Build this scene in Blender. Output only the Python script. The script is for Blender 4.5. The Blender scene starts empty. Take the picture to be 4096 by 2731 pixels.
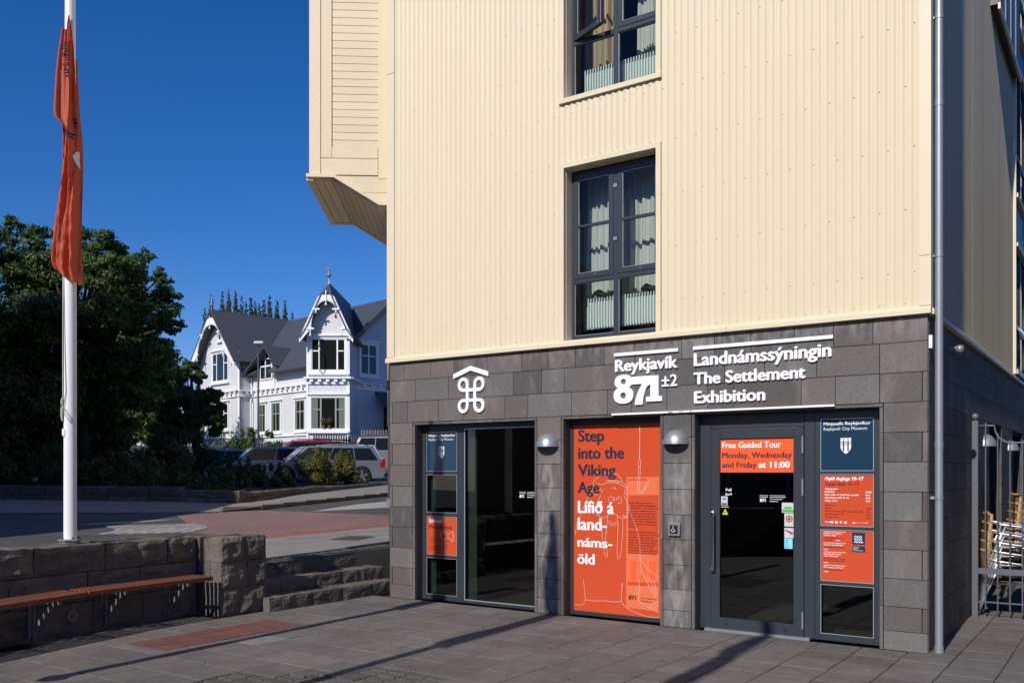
import bpy, bmesh, math, random
import numpy as np
from mathutils import Vector, Matrix, noise
random.seed(7)
rng = np.random.default_rng(7)
SC = bpy.context.scene
COL = SC.collection
R = math.radians

# ---------------------------------------------------------------- camera, sky, sun, exposure
cam = bpy.data.cameras.new('camera')
cam_o = bpy.data.objects.new('camera', cam)
COL.objects.link(cam_o)
cam_o.location = (0, 0, 1.65)
cam_o.rotation_euler = (R(90), 0, 0)
cam.sensor_width = 36
cam.lens = 36 * 3600 / 4096
cam.shift_y = 0.1277
cam.clip_end = 2000
SC.camera = cam_o
SC.render.resolution_x, SC.render.resolution_y = 1024, 682

SUN_AZ, SUN_EL = R(31.7), R(36)         # direction the light travels, clockwise from +Y
world = bpy.data.worlds.new('World')
SC.world = world
world.use_nodes = True
wn = world.node_tree
bg = wn.nodes['Background']
sky = wn.nodes.new('ShaderNodeTexSky')
sky.sky_type = 'NISHITA'
sky.sun_disc = False
sky.sun_elevation = SUN_EL
sky.sun_rotation = SUN_AZ + math.pi
sky.altitude = 1200
sky.air_density = 1.0
sky.dust_density = 0.25
sky.ozone_density = 5.0
hs_sky = wn.nodes.new('ShaderNodeHueSaturation')
hs_sky.inputs['Saturation'].default_value = 1.28
wn.links.new(sky.outputs[0], hs_sky.inputs['Color'])
tint_sky = wn.nodes.new('ShaderNodeMix'); tint_sky.data_type = 'RGBA'; tint_sky.blend_type = 'MULTIPLY'; tint_sky.inputs[0].default_value = 1
tint_sky.inputs[7].default_value = (1.10, 0.96, 1.16, 1)
wn.links.new(hs_sky.outputs[0], tint_sky.inputs[6])
wn.links.new(tint_sky.outputs[2], bg.inputs[0])
bg.inputs[1].default_value = 0.098
sun = bpy.data.lights.new('sun', 'SUN')
sun.energy = 4.6
sun.angle = R(0.53)
sun.color = (1, 0.945, 0.87)
sun_o = bpy.data.objects.new('sun', sun)
COL.objects.link(sun_o)
Ld = Vector((math.sin(SUN_AZ) * math.cos(SUN_EL), math.cos(SUN_AZ) * math.cos(SUN_EL), -math.sin(SUN_EL)))
sun_o.rotation_euler = Ld.to_track_quat('-Z', 'Y').to_euler()
sun_o.location = (-12, -20, 25)
SC.view_settings.view_transform = 'Standard'
SC.view_settings.look = 'None'
SC.view_settings.exposure = 0
SC.view_settings.gamma = 1
SC.cycles.max_bounces = 6
SC.cycles.transparent_max_bounces = 12
SC.cycles.use_denoising = True

# ---------------------------------------------------------------- materials
def mat(name, col, rough=0.6, metal=0.0, var=0.0, nscale=8.0, ncol=None, namt=0.0, bump=0.0, bscale=40.0,
        spec=0.5, detail=4, coat=0.0, stretch=None, rand_hue=None):
    m = bpy.data.materials.new(name)
    m.use_nodes = True
    nt = m.node_tree
    b = nt.nodes['Principled BSDF']
    b.inputs['Roughness'].default_value = rough
    b.inputs['Metallic'].default_value = metal
    b.inputs['Specular IOR Level'].default_value = spec
    if coat:
        b.inputs['Coat Weight'].default_value = coat
        b.inputs['Coat Roughness'].default_value = 0.05
    tc = nt.nodes.new('ShaderNodeTexCoord')
    vec = tc.outputs['Object']
    if stretch:
        mp = nt.nodes.new('ShaderNodeMapping')
        mp.inputs['Scale'].default_value = stretch
        nt.links.new(vec, mp.inputs[0])
        vec = mp.outputs[0]
    rgb = nt.nodes.new('ShaderNodeRGB')
    rgb.outputs[0].default_value = (*col, 1)
    out = rgb.outputs[0]
    if namt:
        n = nt.nodes.new('ShaderNodeTexNoise')
        n.inputs['Scale'].default_value = nscale
        n.inputs['Detail'].default_value = detail
        n.inputs['Roughness'].default_value = 0.6
        nt.links.new(vec, n.inputs['Vector'])
        ramp = nt.nodes.new('ShaderNodeMapRange')
        ramp.inputs[1].default_value = 0.35
        ramp.inputs[2].default_value = 0.7
        ramp.inputs[4].default_value = namt
        nt.links.new(n.outputs[0], ramp.inputs[0])
        mx = nt.nodes.new('ShaderNodeMix')
        mx.data_type = 'RGBA'
        mx.inputs[7].default_value = (*(ncol or tuple(c * 0.5 for c in col)), 1)
        nt.links.new(ramp.outputs[0], mx.inputs[0])
        nt.links.new(out, mx.inputs[6])
        out = mx.outputs[2]
    if var:
        oi = nt.nodes.new('ShaderNodeObjectInfo')
        mr = nt.nodes.new('ShaderNodeMapRange')
        mr.inputs[3].default_value = 1 - var
        mr.inputs[4].default_value = 1 + var
        nt.links.new(oi.outputs['Random'], mr.inputs[0])
        hs = nt.nodes.new('ShaderNodeHueSaturation')
        nt.links.new(mr.outputs[0], hs.inputs['Value'])
        nt.links.new(out, hs.inputs['Color'])
        if rand_hue:
            m2 = nt.nodes.new('ShaderNodeMath'); m2.operation = 'MULTIPLY'; m2.inputs[1].default_value = 7.31
            m3 = nt.nodes.new('ShaderNodeMath'); m3.operation = 'FRACT'
            m4 = nt.nodes.new('ShaderNodeMapRange')
            m4.inputs[3].default_value = 1 - rand_hue; m4.inputs[4].default_value = 1 + rand_hue
            nt.links.new(oi.outputs['Random'], m2.inputs[0]); nt.links.new(m2.outputs[0], m3.inputs[0])
            nt.links.new(m3.outputs[0], m4.inputs[0]); nt.links.new(m4.outputs[0], hs.inputs['Saturation'])
        out = hs.outputs[0]
    nt.links.new(out, b.inputs['Base Color'])
    if bump:
        n2 = nt.nodes.new('ShaderNodeTexNoise')
        n2.inputs['Scale'].default_value = bscale
        n2.inputs['Detail'].default_value = 5
        nt.links.new(vec, n2.inputs['Vector'])
        bp = nt.nodes.new('ShaderNodeBump')
        bp.inputs['Strength'].default_value = bump
        bp.inputs['Distance'].default_value = 0.02
        nt.links.new(n2.outputs[0], bp.inputs['Height'])
        nt.links.new(bp.outputs[0], b.inputs['Normal'])
    m.diffuse_color = (*col, 1)
    return m

def glass(name, tint=(0.75, 0.8, 0.8), ior=1.5, refl=1.0):
    m = bpy.data.materials.new(name)
    m.use_nodes = True
    nt = m.node_tree
    nt.nodes.remove(nt.nodes['Principled BSDF'])
    o = nt.nodes['Material Output']
    t = nt.nodes.new('ShaderNodeBsdfTransparent'); t.inputs[0].default_value = (*tint, 1)
    g = nt.nodes.new('ShaderNodeBsdfGlossy'); g.inputs['Roughness'].default_value = 0.01
    g.inputs[0].default_value = (refl, refl, refl, 1)
    f = nt.nodes.new('ShaderNodeFresnel'); f.inputs[0].default_value = ior
    mx = nt.nodes.new('ShaderNodeMixShader')
    ge = nt.nodes.new('ShaderNodeNewGeometry'); fm = nt.nodes.new('ShaderNodeMath'); fm.operation = 'MULTIPLY_ADD'
    nt.links.new(ge.outputs['Backfacing'], fm.inputs[0]); fm.inputs[1].default_value = -1; fm.inputs[2].default_value = 1
    f2 = nt.nodes.new('ShaderNodeMath'); f2.operation = 'MULTIPLY'; nt.links.new(fm.outputs[0], f2.inputs[0]); nt.links.new(f.outputs[0], f2.inputs[1])
    nt.links.new(f2.outputs[0], mx.inputs[0]); nt.links.new(t.outputs[0], mx.inputs[1]); nt.links.new(g.outputs[0], mx.inputs[2])
    nt.links.new(mx.outputs[0], o.inputs[0])
    return m

def foliage(name, c1, c2, trans=0.35):
    m = bpy.data.materials.new(name)
    m.use_nodes = True
    nt = m.node_tree
    nt.nodes.remove(nt.nodes['Principled BSDF'])
    o = nt.nodes['Material Output']
    gi = nt.nodes.new('ShaderNodeNewGeometry')
    tc = nt.nodes.new('ShaderNodeTexCoord')
    n = nt.nodes.new('ShaderNodeTexNoise'); n.inputs['Scale'].default_value = 0.9; n.inputs['Detail'].default_value = 3
    nt.links.new(tc.outputs['Object'], n.inputs[0])
    ad = nt.nodes.new('ShaderNodeMath'); ad.operation = 'MULTIPLY_ADD'
    nt.links.new(gi.outputs['Random Per Island'], ad.inputs[0]); ad.inputs[1].default_value = 0.6
    nt.links.new(n.outputs[0], ad.inputs[2])
    mr = nt.nodes.new('ShaderNodeMapRange'); mr.inputs[1].default_value = 0.35; mr.inputs[2].default_value = 1.15
    nt.links.new(ad.outputs[0], mr.inputs[0])
    mx = nt.nodes.new('ShaderNodeMix'); mx.data_type = 'RGBA'
    mx.inputs[6].default_value = (*c1, 1); mx.inputs[7].default_value = (*c2, 1)
    nt.links.new(mr.outputs[0], mx.inputs[0])
    d = nt.nodes.new('ShaderNodeBsdfPrincipled'); d.inputs['Roughness'].default_value = 0.5
    d.inputs['Specular IOR Level'].default_value = 0.35
    tr = nt.nodes.new('ShaderNodeBsdfTranslucent')
    nt.links.new(mx.outputs[2], d.inputs['Base Color']); nt.links.new(mx.outputs[2], tr.inputs[0])
    ms = nt.nodes.new('ShaderNodeMixShader'); ms.inputs[0].default_value = trans
    nt.links.new(d.outputs[0], ms.inputs[1]); nt.links.new(tr.outputs[0], ms.inputs[2])
    nt.links.new(ms.outputs[0], o.inputs[0])
    return m

def stone_mat(name, col, stain=(0.33, 0.32, 0.31), stain_amt=0.35, var=0.22, tile=0.0):
    """fine grained basalt tile with pale mineral bloom"""
    m = mat(name, col, rough=0.62, var=var, nscale=30, ncol=tuple(c * 0.72 for c in col), namt=0.8, bump=0.25, bscale=220,
            spec=0.35, rand_hue=0.6)
    nt = m.node_tree
    b = nt.nodes['Principled BSDF']
    src = b.inputs['Base Color'].links[0].from_socket
    tc = nt.nodes.new('ShaderNodeTexCoord')
    mp = nt.nodes.new('ShaderNodeMapping'); mp.inputs['Scale'].default_value = (2.3, 2.3, 1.1)
    nt.links.new(tc.outputs['Object'], mp.inputs[0])
    n = nt.nodes.new('ShaderNodeTexNoise'); n.inputs['Scale'].default_value = 1.6; n.inputs['Detail'].default_value = 6
    n.inputs['Roughness'].default_value = 0.62
    nt.links.new(mp.outputs[0], n.inputs[0])
    mr = nt.nodes.new('ShaderNodeMapRange'); mr.inputs[1].default_value = 0.52; mr.inputs[2].default_value = 0.76
    mr.inputs[4].default_value = stain_amt
    nt.links.new(n.outputs[0], mr.inputs[0])
    mx = nt.nodes.new('ShaderNodeMix'); mx.data_type = 'RGBA'; mx.inputs[7].default_value = (*stain, 1)
    nt.links.new(mr.outputs[0], mx.inputs[0]); nt.links.new(src, mx.inputs[6])
    # pale streaks washed down under the two wall lamps and under the drip trim
    sp = nt.nodes.new('ShaderNodeSeparateXYZ'); nt.links.new(tc.outputs['Object'], sp.inputs[0])
    def mth(op, a, b_=None, c=None):
        q = nt.nodes.new('ShaderNodeMath'); q.operation = op
        for i_, v_ in enumerate((a, b_, c)):
            if v_ is None: continue
            if isinstance(v_, (int, float)): q.inputs[i_].default_value = v_
            else: nt.links.new(v_, q.inputs[i_])
        return q.outputs[0]
    def rng_(v_, a, b_, c=0.0, d=1.0):
        q = nt.nodes.new('ShaderNodeMapRange'); q.inputs[1].default_value = a; q.inputs[2].default_value = b_; q.inputs[3].default_value = c; q.inputs[4].default_value = d
        nt.links.new(v_, q.inputs[0]); return q.outputs[0]
    n3 = nt.nodes.new('ShaderNodeTexNoise'); n3.inputs['Scale'].default_value = 9; n3.inputs['Detail'].default_value = 4
    mp3 = nt.nodes.new('ShaderNodeMapping'); mp3.inputs['Scale'].default_value = (1.6, 1.6, 0.55)
    nt.links.new(tc.outputs['Object'], mp3.inputs[0]); nt.links.new(mp3.outputs[0], n3.inputs[0])
    d1 = mth('ABSOLUTE', mth('ADD', sp.outputs[0], 4.10)); d2 = mth('ABSOLUTE', mth('ADD', sp.outputs[0], 2.46))
    near = rng_(mth('MINIMUM', d1, d2), 0.06, 0.15, 1.0, 0.0)
    low = rng_(sp.outputs[2], 1.72, 1.85, 1.0, 0.0)
    top = mth('MULTIPLY', rng_(sp.outputs[2], 2.86, 3.02), rng_(sp.outputs[0], -6.0, -2.5, 0.2, 1.0))
    nn_ = rng_(n3.outputs[0], 0.42, 0.62)
    k_ = mth('MULTIPLY', mth('MAXIMUM', mth('MULTIPLY', near, low), mth('MULTIPLY', top, 0.7)), nn_)
    fr_ = mth('MULTIPLY', k_, 0.6)
    mx2 = nt.nodes.new('ShaderNodeMix'); mx2.data_type = 'RGBA'; mx2.inputs[7].default_value = (0.30, 0.295, 0.29, 1)
    nt.links.new(fr_, mx2.inputs[0]); nt.links.new(mx.outputs[2], mx2.inputs[6])
    nt.links.new(mx2.outputs[2], b.inputs['Base Color'])
    return m

def corr_mat(name, col, pitch=0.076, strength=0.5, axis='X', rough=0.45):
    """painted corrugated iron too far off to model ridge by ridge"""
    m = mat(name, col, rough=rough, namt=0.25, nscale=1.5, ncol=tuple(c * 0.8 for c in col))
    nt = m.node_tree
    b = nt.nodes['Principled BSDF']
    tc = nt.nodes.new('ShaderNodeTexCoord')
    w = nt.nodes.new('ShaderNodeTexWave'); w.bands_direction = axis
    w.inputs['Scale'].default_value = 0.314 / pitch
    nt.links.new(tc.outputs['Object'], w.inputs[0])
    bp = nt.nodes.new('ShaderNodeBump'); bp.inputs['Strength'].default_value = strength; bp.inputs['Distance'].default_value = 0.012
    nt.links.new(w.outputs['Fac'], bp.inputs['Height']); nt.links.new(bp.outputs[0], b.inputs['Normal'])
    return m

M = {}
M['cream'] = mat('cream_painted_steel', (0.68, 0.585, 0.41), rough=0.5, namt=0.5, nscale=1.5, ncol=(0.63, 0.54, 0.38), spec=0.3, stretch=(3, 3, 0.35), detail=7)
M['cream_trim'] = mat('cream_trim_paint', (0.71, 0.615, 0.44), rough=0.4, namt=0.1, nscale=2, spec=0.4)
M['cream_wood'] = mat('cream_painted_boards', (0.70, 0.585, 0.39), rough=0.5, namt=0.22, nscale=14, ncol=(0.64, 0.525, 0.345), var=0.035, bump=0.1, bscale=30)
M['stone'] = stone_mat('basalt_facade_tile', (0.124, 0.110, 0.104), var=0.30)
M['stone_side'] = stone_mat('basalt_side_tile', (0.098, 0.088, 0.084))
M['joint'] = mat('dark_backing', (0.01, 0.01, 0.011), rough=0.9)
M['core'] = mat('wall_core', (0.06, 0.055, 0.05), rough=0.9)
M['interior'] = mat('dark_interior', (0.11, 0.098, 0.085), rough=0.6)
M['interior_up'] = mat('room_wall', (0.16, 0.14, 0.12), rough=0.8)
M['frame'] = mat('slate_blue_frame', (0.030, 0.037, 0.047), rough=0.35, namt=0.3, nscale=6, ncol=(0.04, 0.047, 0.056))
M['gasket'] = mat('bright_gasket', (0.55, 0.62, 0.66), rough=0.3, metal=0.6)
M['glass'] = glass('window_glass', (0.88, 0.92, 0.92), 1.38)
M['glass_dark'] = glass('tinted_shop_glass', (0.60, 0.64, 0.62), 1.65)
M['galv'] = mat('galvanised_metal', (0.36, 0.38, 0.40), rough=0.42, metal=0.55, namt=0.5, nscale=25, ncol=(0.28, 0.30, 0.33))
M['pipe'] = mat('grey_zinc_pipe', (0.34, 0.36, 0.40), rough=0.45, metal=0.45, namt=0.4, nscale=7, ncol=(0.27, 0.29, 0.33))
M['steel'] = mat('polished_steel', (0.7, 0.7, 0.72), rough=0.15, metal=1.0)
M['white'] = mat('white_sign_paint', (0.88, 0.88, 0.90), rough=0.35)
M['white_ink'] = mat('white_vinyl', (0.80, 0.80, 0.82), rough=0.4)
M['white_line'] = mat('pale_print_line', (0.74, 0.42, 0.34), rough=0.4)
M['orange'] = mat('orange_print', (0.57, 0.076, 0.027), rough=0.18, namt=0.15, nscale=2, ncol=(0.52, 0.085, 0.036), spec=0.5)
M['orange_pale'] = mat('pale_orange_print', (0.72, 0.17, 0.08), rough=0.18)
M['orange_bright'] = mat('bright_orange_print', (0.85, 0.12, 0.035), rough=0.2)
M['navy'] = mat('navy_print', (0.013, 0.042, 0.080), rough=0.18, spec=0.5)
M['navy_ink'] = mat('navy_ink', (0.022, 0.022, 0.045), rough=0.4)
M['maroon_ink'] = mat('maroon_ink', (0.14, 0.012, 0.014), rough=0.4)
M['flag'] = foliage('orange_flag_cloth', (0.62, 0.125, 0.055), (0.68, 0.16, 0.08), 0.45)
M['flag_ink'] = mat('flag_navy_print', (0.03, 0.05, 0.10), rough=0.7)
M['pole_white'] = mat('white_flagpole', (0.80, 0.80, 0.80), rough=0.3)
M['rusty'] = mat('rusty_bolt', (0.16, 0.06, 0.03), rough=0.7)
M['slab'] = mat('concrete_slab', (0.172, 0.150, 0.135), rough=0.8, var=0.13, nscale=4.0, ncol=(0.10, 0.09, 0.085), namt=0.7,
                bump=0.5, bscale=160, detail=8)
_nt = M['slab'].node_tree; _b = _nt.nodes['Principled BSDF']; _src = _b.inputs['Base Color'].links[0].from_socket
_g = _nt.nodes.new('ShaderNodeNewGeometry')
_v = _nt.nodes.new('ShaderNodeTexVoronoi'); _v.inputs['Scale'].default_value = 1.7; _nt.links.new(_g.outputs['Position'], _v.inputs['Vector'])
_r = _nt.nodes.new('ShaderNodeMapRange'); _r.inputs[1].default_value = 0.045; _r.inputs[2].default_value = 0.03; _nt.links.new(_v.outputs['Distance'], _r.inputs[0])
_n = _nt.nodes.new('ShaderNodeTexNoise'); _n.inputs['Scale'].default_value = 0.9; _n.inputs['Detail'].default_value = 8; _n.inputs['Roughness'].default_value = 0.65; _nt.links.new(_g.outputs['Position'], _n.inputs['Vector'])
_r2 = _nt.nodes.new('ShaderNodeMapRange'); _r2.inputs[1].default_value = 0.46; _r2.inputs[2].default_value = 0.68; _r2.inputs[4].default_value = 0.55; _nt.links.new(_n.outputs[0], _r2.inputs[0])
_m1 = _nt.nodes.new('ShaderNodeMix'); _m1.data_type = 'RGBA'; _m1.inputs[7].default_value = (0.075, 0.066, 0.055, 1); _nt.links.new(_r2.outputs[0], _m1.inputs[0]); _nt.links.new(_src, _m1.inputs[6])
_n4 = _nt.nodes.new('ShaderNodeTexNoise'); _n4.inputs['Scale'].default_value = 260; _nt.links.new(_g.outputs['Position'], _n4.inputs['Vector'])
_r4 = _nt.nodes.new('ShaderNodeMapRange'); _r4.inputs[1].default_value = 0.60; _r4.inputs[2].default_value = 0.72; _r4.inputs[4].default_value = 0.5; _nt.links.new(_n4.outputs[0], _r4.inputs[0])
_m4 = _nt.nodes.new('ShaderNodeMix'); _m4.data_type = 'RGBA'; _m4.inputs[7].default_value = (0.24, 0.22, 0.20, 1); _nt.links.new(_r4.outputs[0], _m4.inputs[0]); _nt.links.new(_m1.outputs[2], _m4.inputs[6])
_m2 = _nt.nodes.new('ShaderNodeMix'); _m2.data_type = 'RGBA'; _m2.inputs[7].default_value = (0.30, 0.28, 0.26, 1); _nt.links.new(_r.outputs[0], _m2.inputs[0]); _nt.links.new(_m4.outputs[2], _m2.inputs[6])
_nt.links.new(_m2.outputs[2], _b.inputs['Base Color'])
M['slab_pale'] = mat('pale_concrete_slab', (0.22, 0.195, 0.18), rough=0.8, var=0.05, nscale=8, namt=0.4, bump=0.4, bscale=160)
M['sett'] = mat('old_setts', (0.105, 0.096, 0.085), rough=0.85, var=0.2, nscale=6, ncol=(0.06, 0.06, 0.045), namt=0.8, bump=0.8, bscale=60)
M['grout'] = mat('sandy_joint', (0.045, 0.041, 0.033), rough=0.95, namt=0.5, nscale=3, ncol=(0.04, 0.05, 0.02))
M['red_brick'] = mat('red_paver', (0.155, 0.056, 0.042), rough=0.8, var=0.15, bump=0.4, bscale=100, namt=0.4, nscale=10)
M['asphalt'] = mat('asphalt', (0.072, 0.069, 0.069), rough=0.85, nscale=1.3, namt=0.9, detail=9, ncol=(0.042, 0.042, 0.044), bump=0.4, bscale=60)
M['red_road'] = mat('worn_red_asphalt', (0.235, 0.120, 0.105), rough=0.85, nscale=1.1, namt=1.0, detail=9, stretch=(1, 0.45, 1), ncol=(0.15, 0.105, 0.098), bump=0.3, bscale=60)
M['red_road_edge'] = mat('bright_red_asphalt', (0.30, 0.085, 0.055), rough=0.85, nscale=1.2, namt=0.9, ncol=(0.16, 0.08, 0.07))
M['pavement'] = mat('grey_pavement', (0.245, 0.228, 0.21), rough=0.85, nscale=2, namt=0.5, ncol=(0.14, 0.13, 0.12), var=0.08, bump=0.3, bscale=90)
M['road_paint'] = mat('white_road_paint', (0.42, 0.40, 0.38), rough=0.7, nscale=6, namt=0.9, detail=8, ncol=(0.20, 0.19, 0.18))
M['kerb'] = mat('granite_kerb', (0.15, 0.13, 0.12), rough=0.8, var=0.15, namt=0.5, nscale=5)
M['rock'] = mat('rough_basalt_block', (0.135, 0.112, 0.096), rough=0.85, var=0.22, nscale=5, ncol=(0.075, 0.068, 0.06), namt=0.8, bump=0.9, bscale=28, detail=8)
_nt = M['rock'].node_tree; _b = _nt.nodes['Principled BSDF']; _src = _b.inputs['Base Color'].links[0].from_socket
_g = _nt.nodes.new('ShaderNodeNewGeometry'); _sx = _nt.nodes.new('ShaderNodeSeparateXYZ'); _nt.links.new(_g.outputs['Position'], _sx.inputs[0])
_mr = _nt.nodes.new('ShaderNodeMapRange'); _mr.inputs[1].default_value = 0.62; _mr.inputs[2].default_value = 0.93; _nt.links.new(_sx.outputs[2], _mr.inputs[0])
_tc = _nt.nodes.new('ShaderNodeTexCoord'); _n = _nt.nodes.new('ShaderNodeTexNoise'); _n.inputs['Scale'].default_value = 7; _n.inputs['Detail'].default_value = 6; _nt.links.new(_g.outputs['Position'], _n.inputs[0])
_m2 = _nt.nodes.new('ShaderNodeMapRange'); _m2.inputs[1].default_value = 0.48; _m2.inputs[2].default_value = 0.60; _nt.links.new(_n.outputs[0], _m2.inputs[0])
_mm = _nt.nodes.new('ShaderNodeMath'); _mm.operation = 'MULTIPLY'; _nt.links.new(_mr.outputs[0], _mm.inputs[0]); _nt.links.new(_m2.outputs[0], _mm.inputs[1])
_mx = _nt.nodes.new('ShaderNodeMix'); _mx.data_type = 'RGBA'; _mx.inputs[7].default_value = (0.085, 0.078, 0.030, 1)
_nt.links.new(_mm.outputs[0], _mx.inputs[0]); _nt.links.new(_src, _mx.inputs[6]); _nt.links.new(_mx.outputs[2], _b.inputs['Base Color'])
M['soil'] = mat('dark_soil', (0.03, 0.024, 0.018), rough=0.95, bump=0.5, bscale=20)
M['lawn'] = mat('grass_ground', (0.03, 0.05, 0.015), rough=0.95, bump=0.5, bscale=20)
M['wood'] = mat('stained_bench_wood', (0.19, 0.060, 0.027), rough=0.5, stretch=(0.6, 14, 14), nscale=6, ncol=(0.10, 0.032, 0.018), namt=0.7, var=0.1)
M['bracket'] = mat('galvanised_bracket', (0.28, 0.28, 0.29), rough=0.5, metal=0.5)
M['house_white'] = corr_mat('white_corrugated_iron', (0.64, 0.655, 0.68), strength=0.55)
M['house_whiteY'] = corr_mat('white_corrugated_iron_shaded', (0.50, 0.525, 0.57), axis='Y', strength=0.55)  # white iron with a darker base colour for the shaded walls
M['house_trim'] = mat('white_house_trim', (0.80, 0.80, 0.80), rough=0.5)
M['house_roof'] = corr_mat('dark_grey_iron_roof', (0.062, 0.069, 0.080), strength=0.5, rough=0.45)
M['house_roofY'] = corr_mat('dark_grey_iron_roof_side', (0.062, 0.069, 0.080), strength=0.5, axis='Y', rough=0.5)
M['green_frame'] = mat('sage_green_frame', (0.27, 0.33, 0.25), rough=0.5)
M['curtain'] = foliage('cream_curtain', (0.74, 0.72, 0.64), (0.78, 0.76, 0.68), 0.35)
M['curtain_tan'] = foliage('tan_curtain', (0.52, 0.38, 0.24), (0.56, 0.42, 0.27), 0.3)
M['radiator'] = mat('white_radiator', (0.66, 0.68, 0.64), rough=0.4)
M['black'] = mat('black_cloth', (0.012, 0.012, 0.014), rough=0.8)
M['rubber'] = mat('tyre_rubber', (0.012, 0.012, 0.013), rough=0.8)
M['rim'] = mat('alloy_rim', (0.42, 0.43, 0.45), rough=0.4, metal=0.2)
M['car_glass'] = mat('car_window', (0.010, 0.013, 0.017), rough=0.08, spec=0.3)
M['car_silver'] = mat('silver_car_paint', (0.30, 0.33, 0.38), rough=0.32, metal=0.5, coat=0.8)
M['car_white'] = mat('white_car_paint', (0.42, 0.45, 0.50), rough=0.3, metal=0.1, coat=0.8)
M['car_red'] = mat('red_car_paint', (0.28, 0.012, 0.018), rough=0.3, coat=0.9)
M['car_beige'] = mat('beige_car_paint', (0.34, 0.29, 0.26), rough=0.3, metal=0.45, coat=0.8)
M['tail'] = mat('red_tail_lens', (0.35, 0.01, 0.01), rough=0.15)
M['lens'] = mat('headlamp_lens', (0.5, 0.52, 0.55), rough=0.1, metal=0.3)
M['leaf_dark'] = foliage('dark_green_leaves', (0.030, 0.062, 0.015), (0.105, 0.170, 0.042), 0.4)
M['leaf_hedge'] = foliage('hedge_leaves', (0.025, 0.048, 0.013), (0.070, 0.100, 0.028), 0.3)
M['leaf_lit'] = foliage('olive_shrub_leaves', (0.055, 0.075, 0.015), (0.16, 0.15, 0.03), 0.3)
M['leaf_poplar'] = foliage('poplar_leaves', (0.030, 0.050, 0.016), (0.070, 0.090, 0.028), 0.3)
M['bark'] = mat('grey_brown_bark', (0.05, 0.040, 0.032), rough=0.9, bump=0.8, bscale=15)
M['fence_dark'] = mat('dark_fence_wood', (0.05, 0.045, 0.04), rough=0.8, var=0.2)
M['fence_grey'] = mat('weathered_grey_pickets', (0.14, 0.135, 0.13), rough=0.8, var=0.15)
M['rail'] = mat('grey_painted_railing', (0.12, 0.13, 0.15), rough=0.45, metal=0.2)
M['rattan'] = mat('honey_rattan', (0.52, 0.30, 0.12), rough=0.6, bump=0.8, bscale=90, namt=0.4, nscale=60, ncol=(0.35, 0.18, 0.07))
M['rattan_dark'] = mat('brown_woven_rattan', (0.26, 0.16, 0.08), rough=0.7, bump=0.8, bscale=120, namt=0.6, nscale=120, ncol=(0.08, 0.05, 0.03))
M['alu'] = mat('polished_aluminium', (0.75, 0.75, 0.77), rough=0.32, metal=0.85)
M['lamp_pole'] = mat('dark_lamp_post', (0.05, 0.055, 0.07), rough=0.5)
M['lamp_head'] = mat('pale_lamp_head', (0.5, 0.5, 0.48), rough=0.5)
M['render_wall'] = mat('grey_rendered_wall', (0.22, 0.20, 0.18), rough=0.9, namt=0.4, nscale=1)
M['green_ink'] = mat('green_sticker_print', (0.08, 0.42, 0.06), rough=0.4)
M['yellow_ink'] = mat('yellow_sticker_print', (0.72, 0.62, 0.03), rough=0.4)
M['cyan_ink'] = mat('light_blue_sticker', (0.25, 0.68, 0.85), rough=0.4)
M['blue_ink'] = mat('blue_sticker_print', (0.06, 0.09, 0.42), rough=0.4)
M['magenta_ink'] = mat('magenta_sticker_print', (0.45, 0.03, 0.22), rough=0.4)
M['crimson_ink'] = mat('crimson_sticker_print', (0.42, 0.04, 0.06), rough=0.4)
M['sticker'] = mat('sticker_paper', (0.55, 0.57, 0.56), rough=0.4)
M['black_plastic'] = mat('black_plastic', (0.02, 0.02, 0.022), rough=0.35)
M['plate'] = mat('brushed_plate', (0.26, 0.26, 0.27), rough=0.4, metal=0.4)
M['blue_panel'] = mat('blue_exhibit_panel', (0.015, 0.03, 0.12), rough=0.6)
M['moss'] = mat('yellow_green_moss', (0.10, 0.095, 0.03), rough=0.95)

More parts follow.
